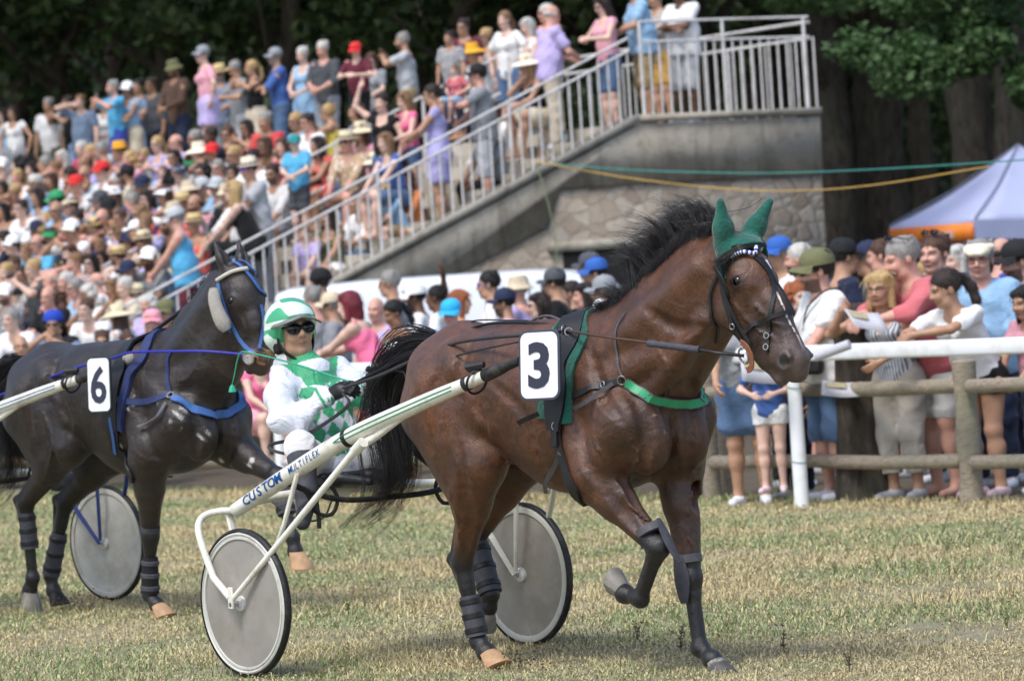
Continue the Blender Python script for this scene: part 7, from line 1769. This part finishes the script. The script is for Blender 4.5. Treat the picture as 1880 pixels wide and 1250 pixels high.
# further seated spectators where the photo shows only blurred heads
r2=np.random.RandomState(21); taken=[(q['x'],q['y']) for q in PEOPLE]; nfill=0
def in_fill(x,y):
    if y<262-.055*x+.0*x and x<480: pass
    top=285-.10*x; 
    if x>600: return False
    if y<top+12: return False
    lowr=560 if x<300 else 560-(x-300)*1.25
    lowr=min(lowr,600); 
    if x>300 and y>445-(x-300)*.50: return False
    return y<lowr-10
tops=['white','white','white','white','sky','sky','navy','navy','black','black','grey','lgrey','pink','coral','lilac','blue','beige','olive','slate','red','dgrey','maroon','stone','slate']
for k in range(6000):
    if nfill>=64: break
    x=r2.uniform(2,600); y=r2.uniform(225,575)
    if not in_fill(x,y): continue
    if min((x-a)**2+((y-b)*1.15)**2 for a,b in taken)<21**2: continue
    sx=r2.choice(['m','f','f','c'],p=[.45,.25,.2,.1]); c=r2.choice(tops); hc=r2.choice(['dark','brown','grey','lbrown','blond','black','white']); 
    hk=r2.choice(['short','crop','short','bald'] if sx=='m' else (['long','bob','pony','curly','short'] if sx=='f' else ['short','bob']))
    hat='-' if r2.rand()<.68 else r2.choice(['cap.white','cap.navy','cap.lgrey','straw.straw','bucket.beige','cap.black','wide.cream','cap.red','straw.panama'])
    l='%d %d S %s %s %s.%s %s %s.%s%s %s.%s %s %s %s'%(x,y,r2.choice(['sit','sit','sitfwd','sitclap','sitchin','sitshade','sitphone']),sx,hk,hc,hat,r2.choice(['tee','polo','shirt'] if sx!='f' else ['tee','tank','strap']),c,r2.choice(['','','','.stripe','.floral']),r2.choice(['long','shorts','knee']),r2.choice(['denim','khaki','navy','grey','ldenim','beige']),r2.choice(['fair','pink','tan','tan','olive']),r2.choice(['-','sun','-','sun','clear']),'-')
    put_person(l,k); taken.append((x,y)); nfill+=1
def finish_labels():
    from collections import Counter
    def base(q,lv):
        s='%s in %s with %s'%(q['who'],q['top'],q['hw'])
        if lv>=1 and q['gl'] in('sun','clear','blue','purple') : s='%s in %s, %s and %s'%(q['who'],q['top'],q['hw'],'glasses' if q['gl']=='clear' else 'sunglasses')
        if lv>=2: s+=', '+q['pw'].replace('a leaflet','')
        return s.strip()
    auto=[q for q in PEOPLE if not q['fix']]; allq=PEOPLE
    for q in auto: q['lab']=base(q,1)
    fixed=[q['fix'] for q in PEOPLE if q['fix']]
    for step in range(7):
        cnt=Counter([q['lab'] for q in auto]+fixed)
        dup=[q for q in auto if cnt[q['lab']]>1]
        if not dup: break
        tc=Counter(q['top'] for q in allq)
        for q in dup:
            if step==0: q['lab']=base(q,2)
            else:
                ot=sorted([p for p in allq if p is not q],key=lambda p:(p['x']-q['x'])**2+(p['y']-q['y'])**2)[:12]; ot=sorted(ot,key=lambda p:tc[p['top']])
                n=ot[step-1]; l_=base(q,0)+' near the '+n['who']+' in '+n['top']; q['lab']=l_ if len(l_.split())<=16 else '%s in %s near the %s in %s'%(q['who'],q['top'],n['who'],n['top'])
    for q in allq:
        o=q['o']; zn=q['zone']; g='spectators seated in the grandstand' if zn[0]=='S' else ('spectators standing along the top of the grandstand' if zn[0] in'TB' else 'spectators behind the rail')
        tag(o,q['fix'] or q['lab'],'person',g)
# ---- people modelled one by one: (pose dict) at the rail, and the large ones on the stand
def custom(x,y,D,pose,sex,hair,hat,top,bot,skin,gl,rz,label,beard=None,fat=0.,h=.0085,mode='F',bare=False,shoe='grey trainers,c9ccd2',hand_n=None,sc=None,extra=None,zone=None):
    J=joints(pose,sex)
    for k in('hdR','hdL','hnR','hnL','curl'):
        if k in pose: J[k]=pose[k]
    hk=1.03 if (mode=='F' and D<34) else .92; s=body_sdf(J,fat=fat,hk=hk); V,Q=s.mesh(h); me=mesh_np('body',V,Q); C=face_paint(J,hk)(V); A=me.color_attributes.new('paint','FLOAT_COLOR','POINT'); C4=np.ones((len(V),4),np.float32); C4[:,:3]=C; A.data.foreach_set('color',C4.ravel())
    if mode=='F': p=PD(x,y,D); sc_=sc or min(max(p[2]/J['hed'][2],.5),1.15); z0=0. if not J['sit'] else p[2]-J['hed'][2]*sc_
    elif mode=='fixz': p=PD(x,y,D); sc_=sc; z0=p[2]-J['hed'][2]*sc_
    elif mode=='T': sc_=sc or 1.; p=stand_head(x,y,J['hed'][2]*sc_,'T'); z0=3.60
    elif mode=='b': sc_=sc or 1.; p=stand_head(x,y,J['hed'][2]*sc_,'b',D); z0=p[2]-J['hed'][2]*sc_
    a=math.radians(rz); off=J['hed'][:2]*sc_; lx=p[0]-(off[0]*math.cos(a)-off[1]*math.sin(a)); ly=p[1]-(off[0]*math.sin(a)+off[1]*math.cos(a))
    def mk(fn,cut,hh=.010): s=SD(); fn(s); V,Q=s.mesh(hh,cut); return mesh_np('cloth',folds(V,Q,.011,.8,len(V)%97),Q)
    hz=J['pel'][2]; ms=[]
    if bot:
        kind,bc=bot; zz={'shorts':.52,'hot':.76,'skirt':.56,'knee':.42,'crop':.20}.get(kind,.08); k2={'crop':'long'}.get(kind,kind)
        cut=(lambda X,Y,Z:np.maximum(zz-Z,Z-(hz+.12))+0*X+0*Y) if not J['sit'] else (lambda X,Y,Z:(Z-(hz+.13))+0*X+0*Y)
        ms.append((dict(long='trousers',crop='trousers',skirt='skirt').get(kind,'shorts'),mk(lambda s:leg_cloth(s,J,k2,.02 if kind=='crop' else .014),cut),cloth(bc)))
    if top:
        tk=top[0]; sl={'tee':'short','polo':'short','shirt':'rolled','tank':'cap','vest':'none','strap':'strap','longshirt':'long','dress':'cap'}[tk]; low=hz-(.34 if tk=='dress' else (.13 if tk=='shirt' else .09))
        def fn(s):
            torso_cloth(s,J,sleeve=sl,fat=fat,grow=.032 if tk=='shirt' else (.024 if tk in('tee','polo') else .014))
            if tk=='dress': leg_cloth(s,J,'skirt',.02)
        ms.append(('dress' if tk=='dress' else 'shirt',mk(fn,(lambda X,Y,Z:(low-Z)+0*X+0*Y)),cloth(*top[1:])))
    if shoe:
        s=SD()
        for q in'RL':
            t=nrm(J['to'+q]*np.array([1,1,0])); f0=J['an'+q]+(0,0,-.05); s.cap(f0-t*.045,f0+t*.15+(0,0,-.008),.043,.034,k=.03); s.cap(f0+(0,0,.02),f0-t*.02,.044,.042,k=.02)
        V,Q=s.mesh(.010,lambda X,Y,Z:(min(J['anR'][2],J['anL'][2])-.088-Z)+0*X+0*Y); nm,cc=shoe.split(','); ms.append(('shoes',mesh_np('shoes',V,Q),simple(nm,cc,.7)))
    spec=dict(skin=skin,hair=hair,hat=hat,gl=gl,beard=beard)
    o=dress_person(J,me,sc_,(lx,ly,z0),a,spec,ms,hs=hk,wide=1.10 if (mode=='F' and D<34) else 1.)
    if extra: extra(o,J)
    PEOPLE.append(dict(o=o,who='man' if sex=='m' else 'woman',top='%s %s'%(CLN.get(top[1],top[1]),GARM[top[0]]),hw='',pw='',x=x,y=y,gl=gl,zone=zone or ('T' if mode in'Tb' else 'F'),fix=label)); 
    def W(q): q=np.array(q)*sc_; return np.array([lx+q[0]*math.cos(a)-q[1]*math.sin(a),ly+q[0]*math.sin(a)+q[1]*math.cos(a),z0+q[2]])
    return o,J,W
def leaflet(c,ex,ey,w_,h_,lab,fold=.02,pic=None,name='leaflet'):
    c,ex,ey=np.array(c),nrm(ex),nrm(ey); n=nrm(np.cross(ex,ey)); m=MB(); k=6; V=[];F=[]
    for i in range(k+1):
        u=(i/k-.5)
        for v in(-.5,.5): V.append(c+ex*u*w_+ey*v*h_+n*fold*(abs(u)*2)**1.5)
    for i in range(k): F.append((i*2,i*2+1,i*2+3,i*2+2))
    m.add(V,F); o=m.build(name,simple('leaflet paper',(.74,.74,.77),.7,var=.05,scale=30),smooth=False); q=o.modifiers.new('solid','SOLIDIFY'); q.thickness=.002
    tag(o,lab,'leaflet'); 
    m=MB(); b=c+n*(.012+fold*.35); m.add([b+ex*-.42*w_+ey*.05*h_,b+ex*.10*w_+ey*.05*h_,b+ex*.10*w_+ey*.40*h_,b+ex*-.42*w_+ey*.40*h_],[(0,1,2,3)]); m.build('printed_picture',simple('leaflet picture',(.66,.62,.50),.7,var=.3,scale=60),o,smooth=False); return o
def sunhat(o,J): pass
# right-hand group at the rail
o,J,W=custom(1498,500,31.7,dict(RW=(.20,-.20,-.50),LW=(.30,.16,-.44),hy=-8,hp=6,rh=(-.2,-1,0)),'m',('crop','dark'),('cap','olive'),('tee','white'),('knee','denim'),'pink','sun',-158,'bearded man in white T-shirt and denim shorts with sage green cap',beard='3a2b22',fat=.10,shoe='white trainers,d8dae0')
m=MB(); P=[J['shR']+(-.04,.05,.07),J['che']+(.13,.0,.1),J['wst']+(.12,.10,.02)]; m.strap(spline([J['shL']+(-.05,-.06,.075),J['shL']+(.05,-.05,.07),J['che']+(.135,.05,.08),J['che']+(.14,-.03,-.08)],10),.016,.006,(1,0,.2)); m.build('bag_strap',simple('dark strap','2c3436',.7),o)
leaflet(PD(1545,716,31.2),(1,.1,-.1),(.1,.5,.55),.30,.14,'printed leaflet held low by the man in denim shorts')
m=MB(); q=PD(1480,672,31.5); m.box(q,(.26,.12,.13),[(.9,-.4,0),(.4,.9,0),(0,0,1)]); b=m.build('belt_bag',simple('black bag','1d1f22',.6),bevel=.03); tag(b,'black belt bag at the waist of the man in white T-shirt','bag')
s=SD().ell(PD(1519,775,32.3),(.085,.05,.09),k=.01); s.box(PD(1516,782,32.3),(.06,.03,.05),k=.03,rad=.02); b=sdob('wicker_bag',s,.008,simple('woven straw bag','c2a672',.8,var=.25,scale=60,bstr=.8)); tag(b,'small woven straw bag hanging against the dark trunk','bag')
o,J,W=custom(1618,532,31.2,dict(RW=(.24,-.20,.06),LW=(.30,.12,-.34),rh=(.3,-1,-.8),lh=(.1,1,-.6),hy=10,hp=0,lean=14),'f',('bob','blond'),None,('tank','slate','stripe'),('crop','stone'),'tan','clear',-128,'smiling blonde woman in blue sleeveless shirt and grey trousers, fist raised',shoe='grey trainers,b4b6b8')
leaflet(PD(1590,590,30.4),(1,.1,-.2),(-.3,.4,.6),.25,.17,'opened printed leaflet held above the rail between blonde woman and moustached man')
m=MB(); m.tube([PD(1497,655,30.2),PD(1560,632,30.1)],.036,14); b=m.build('rolled_paper',simple('leaflet paper',(.74,.74,.77),.7,var=.05,scale=30)); tag(b,'rolled white paper resting along the white rail','paper')
o,J,W=custom(1661,476,31.3,dict(RW=(.44,.0,-.20),LW=(.42,.10,-.20),rh=(-.1,-1,-.35),lh=(-.1,1,-.3),hy=-12,hp=12,lean=18),'m',('short','grey'),None,('shirt','rose'),('shorts','white'),'pink','top',-150,'grey haired man with white moustache in coral pink shirt and white shorts',beard=None,fat=.10,shoe=None)
T=J['hed']; 
s=SD()
for e in(-1,1): s.cap((.095,e*.006,-.050),(.085,e*.034,-.066),.010,.006,k=.008)
sdob('moustache',s,.003,hairm('white'),o,M=Matrix.Translation(Vector(J['hed']))@Matrix(J['Rh'].tolist()).to_4x4()@Matrix.Scale(1.03,4))
o,J,W=custom(1741,532,30.7,dict(RW=(.45,-.10,-.15),LW=(.46,.0,-.12),rh=(-.2,-1,-.25),lh=(-.2,1,-.2),hy=-30,hp=8,lean=28,hdR=np.array([.1,.15,-1.]),hdL=np.array([.3,-1,-.35]),curl=.25),'f',('pony','dark'),None,('tee','white'),('hot','black'),'tan',None,-135,'girl with long dark ponytail in white T-shirt and black shorts leaning on the white rail',shoe='pink trainers,d8b9bd')
for k in range(4):
    pass
o,J,W=custom(1799,478,31.9,dict(RW=(.20,-.20,-.48),LW=(.22,.16,-.46),hy=5,hp=4),'m',('short','grey'),('flat','cream'),('shirt','sky'),('long','navy'),'pink','clear',-112,'man in pale blue shirt and cream flat cap with glasses',fat=.12)
o,J,W=custom(1716,468,33.2,dict(hy=0,hp=2),'m',('short','brown'),None,('tee','dgrey'),('long','navy'),'pink','top',-125,'brown haired man with sunglasses on his head standing under the orange banner')
o,J,W=custom(1868,482,32.5,dict(hy=0,hp=8),'m',('crop','dark'),('cap','black'),('tee','grey'),('long','navy'),'pink',None,-165,'man with dark moustache in black cap at the right edge',beard='2a1f1a')
o,J,W=custom(1884,556,30.8,dict(RW=(.30,-.10,-.42),LW=(.28,.10,-.44),lean=12,hp=8),'f',('long','black'),None,('tee','pink','stripe'),('long','navy'),'tan',None,-140,'woman with long black hair in pale pink striped T-shirt at the right edge')
# behind the horse's head
o,J,W=custom(1355,560,31.8,dict(RW=(.34,-.16,-.42),LW=(.32,.14,-.40),lean=10,hp=10),'f',('long','brown'),None,('tee','grey'),('skirt','denim'),'tan',None,-100,'woman in grey T-shirt and denim skirt behind the bay horse muzzle',shoe='white trainers,dfe2e8')
leaflet(PD(1395,682,31.0),(1,.1,-.15),(.0,.3,.8),.28,.18,'leaflet drooping over the wooden rail under the bay horse muzzle')
o,J,W=custom(1402,640,31.35,dict(RW=(.22,-.14,-.30),LW=(.22,.12,-.30),lean=10),'f',('pony','lbrown'),None,('tee','blue'),('hot','white'),'fair',None,-105,'small child in white shorts and pale pink shoes standing on the lower fence rail',mode='fixz',sc=.66,shoe='pale pink shoes,dcc6cc')
o,J,W=custom(1440,600,32.4,dict(),'m',('crop','black'),None,('tee','navy'),('long','navy'),'tan',None,-130,'man in navy T-shirt and navy trousers half hidden behind the white post')
# left, low, between dark horse and driver
o,J,W=custom(478,655,36.5,dict(sit=1,RW=(.36,-.10,-.36),LW=(.36,.10,-.36),lean=16),'f',('bob','brown'),None,('tank','hotpink'),('skirt','pink'),'fair',None,-60,'girl in bright pink top sitting between the dark horse and the driver',mode='fixz',sc=.8)
# large figures on the stand
o,J,W=custom(1014,30,.75,dict(RW=(.30,-.10,-.30),LW=(.30,.08,-.32),hp=18,hy=10,lean=8),'m',('bald','white'),None,('polo','lavender'),('long','beige'),'pink',None,25,'white haired man in lavender polo and beige trousers turned away at the landing',mode='b',fat=.10)
o,J,W=custom(1162,-18,.45,dict(RW=(.30,.02,-.33),LW=(.33,.08,-.30),lean=6,hp=15),'m',('short','grey'),None,('tee','sky'),('knee','khaki'),'tan',None,-165,'heavy man in pale blue T-shirt and khaki shorts at the top of the stair railing',mode='b',fat=.22)
o,J,W=custom(1246,-14,.6,dict(RW=(.26,.06,-.26),LW=(.27,-.05,-.22),rh=(0,-1,-.5),lh=(0,1,-.5)),'m',('crop','dark'),None,('polo','white'),('knee','lgrey'),'brown',None,-130,'man in white polo and light grey shorts leaning at the landing railing',mode='b',fat=.18)
o,J,W=custom(792,175,.45,dict(RW=(.36,.02,-.34),LW=(.36,.06,-.30),rh=(0,-1,-.6),lh=(0,1,-.6),hy=8,hp=6),'f',('short','dark'),None,('dress','lilac'),None,'tan','sun',175,'dark haired woman in sleeveless lilac dress and sunglasses on the stand stair',mode='b')
o,J,W=custom(876,140,.5,dict(RW=(.30,.02,-.34),LW=(.34,.10,-.14),rh=(0,-1,-.6),lh=(0,1,-.3),hp=0),'m',('crop','dark'),('cap','black'),('tee','grey'),('knee','lgrey'),'pink',None,178,'man in grey T-shirt and black cap holding a toddler by the railing',mode='b',fat=.12)
o,J,W=custom(834,130,.62,dict(sit=1,RW=(.10,-.20,-.30),LW=(.12,.18,-.32)),'f',('short','lbrown'),None,('tee','rose'),('shorts','sky'),'fair',None,-130,'toddler in dusty pink T-shirt carried on the arm of the man in black cap',mode='b',sc=.52,shoe=None)
o,J,W=custom(742,186,1.0,dict(RW=(.30,-.06,-.34),LW=(.30,.10,-.32),hp=14),'f',('long','lbrown'),None,('tank','hotpink'),('hot','denim'),'fair',None,-150,'girl in neon pink tank top standing left of the lilac dress',mode='b',sc=.88)
o,J,W=custom(541,264,1.5,dict(RW=(.26,.0,-.34),LW=(.27,.06,-.33),rh=(0,-1,-.6),lh=(0,1,-.6)),'m',('short','dark'),('cap','teal'),('tee','cyan'),('shorts','dgrey'),'fair',None,-120,'boy in bright blue T-shirt and dark cap standing up in the stand',mode='b',sc=.72,shoe=None)
o,J,W=custom(456,312,.8,dict(RW=(.36,.0,-.36),LW=(.38,.04,-.40),lean=8,hp=4),'m',('short','dark'),('fedora','cream'),('tee','lgrey'),('long','grey'),'tan','purple',-150,'man in light grey T-shirt, cream hat and purple mirrored sunglasses at the railing',mode='b')
o,J,W=custom(427,352,.65,dict(sit=1,RW=(.42,-.04,-.42),LW=(.44,.04,-.44),lean=20,hp=-8),'f',('long','blond'),None,('vest','black'),('long','black'),'fair','sun',170,'long haired blonde woman in black leather vest leaning on the railing',mode='b')
o,J,W=custom(322,404,.6,dict(RW=(.36,-.02,-.44),LW=(.36,.04,-.42),rh=(-.1,-1,-.3),hp=14,lean=6),'m',('short','grey'),('cap','lgrey'),('vest','cyan'),('knee','maroon'),'pink',None,176,'stout man in bright blue sleeveless shirt and pale cap by the lower railing',mode='b',fat=.16)
finish_labels()
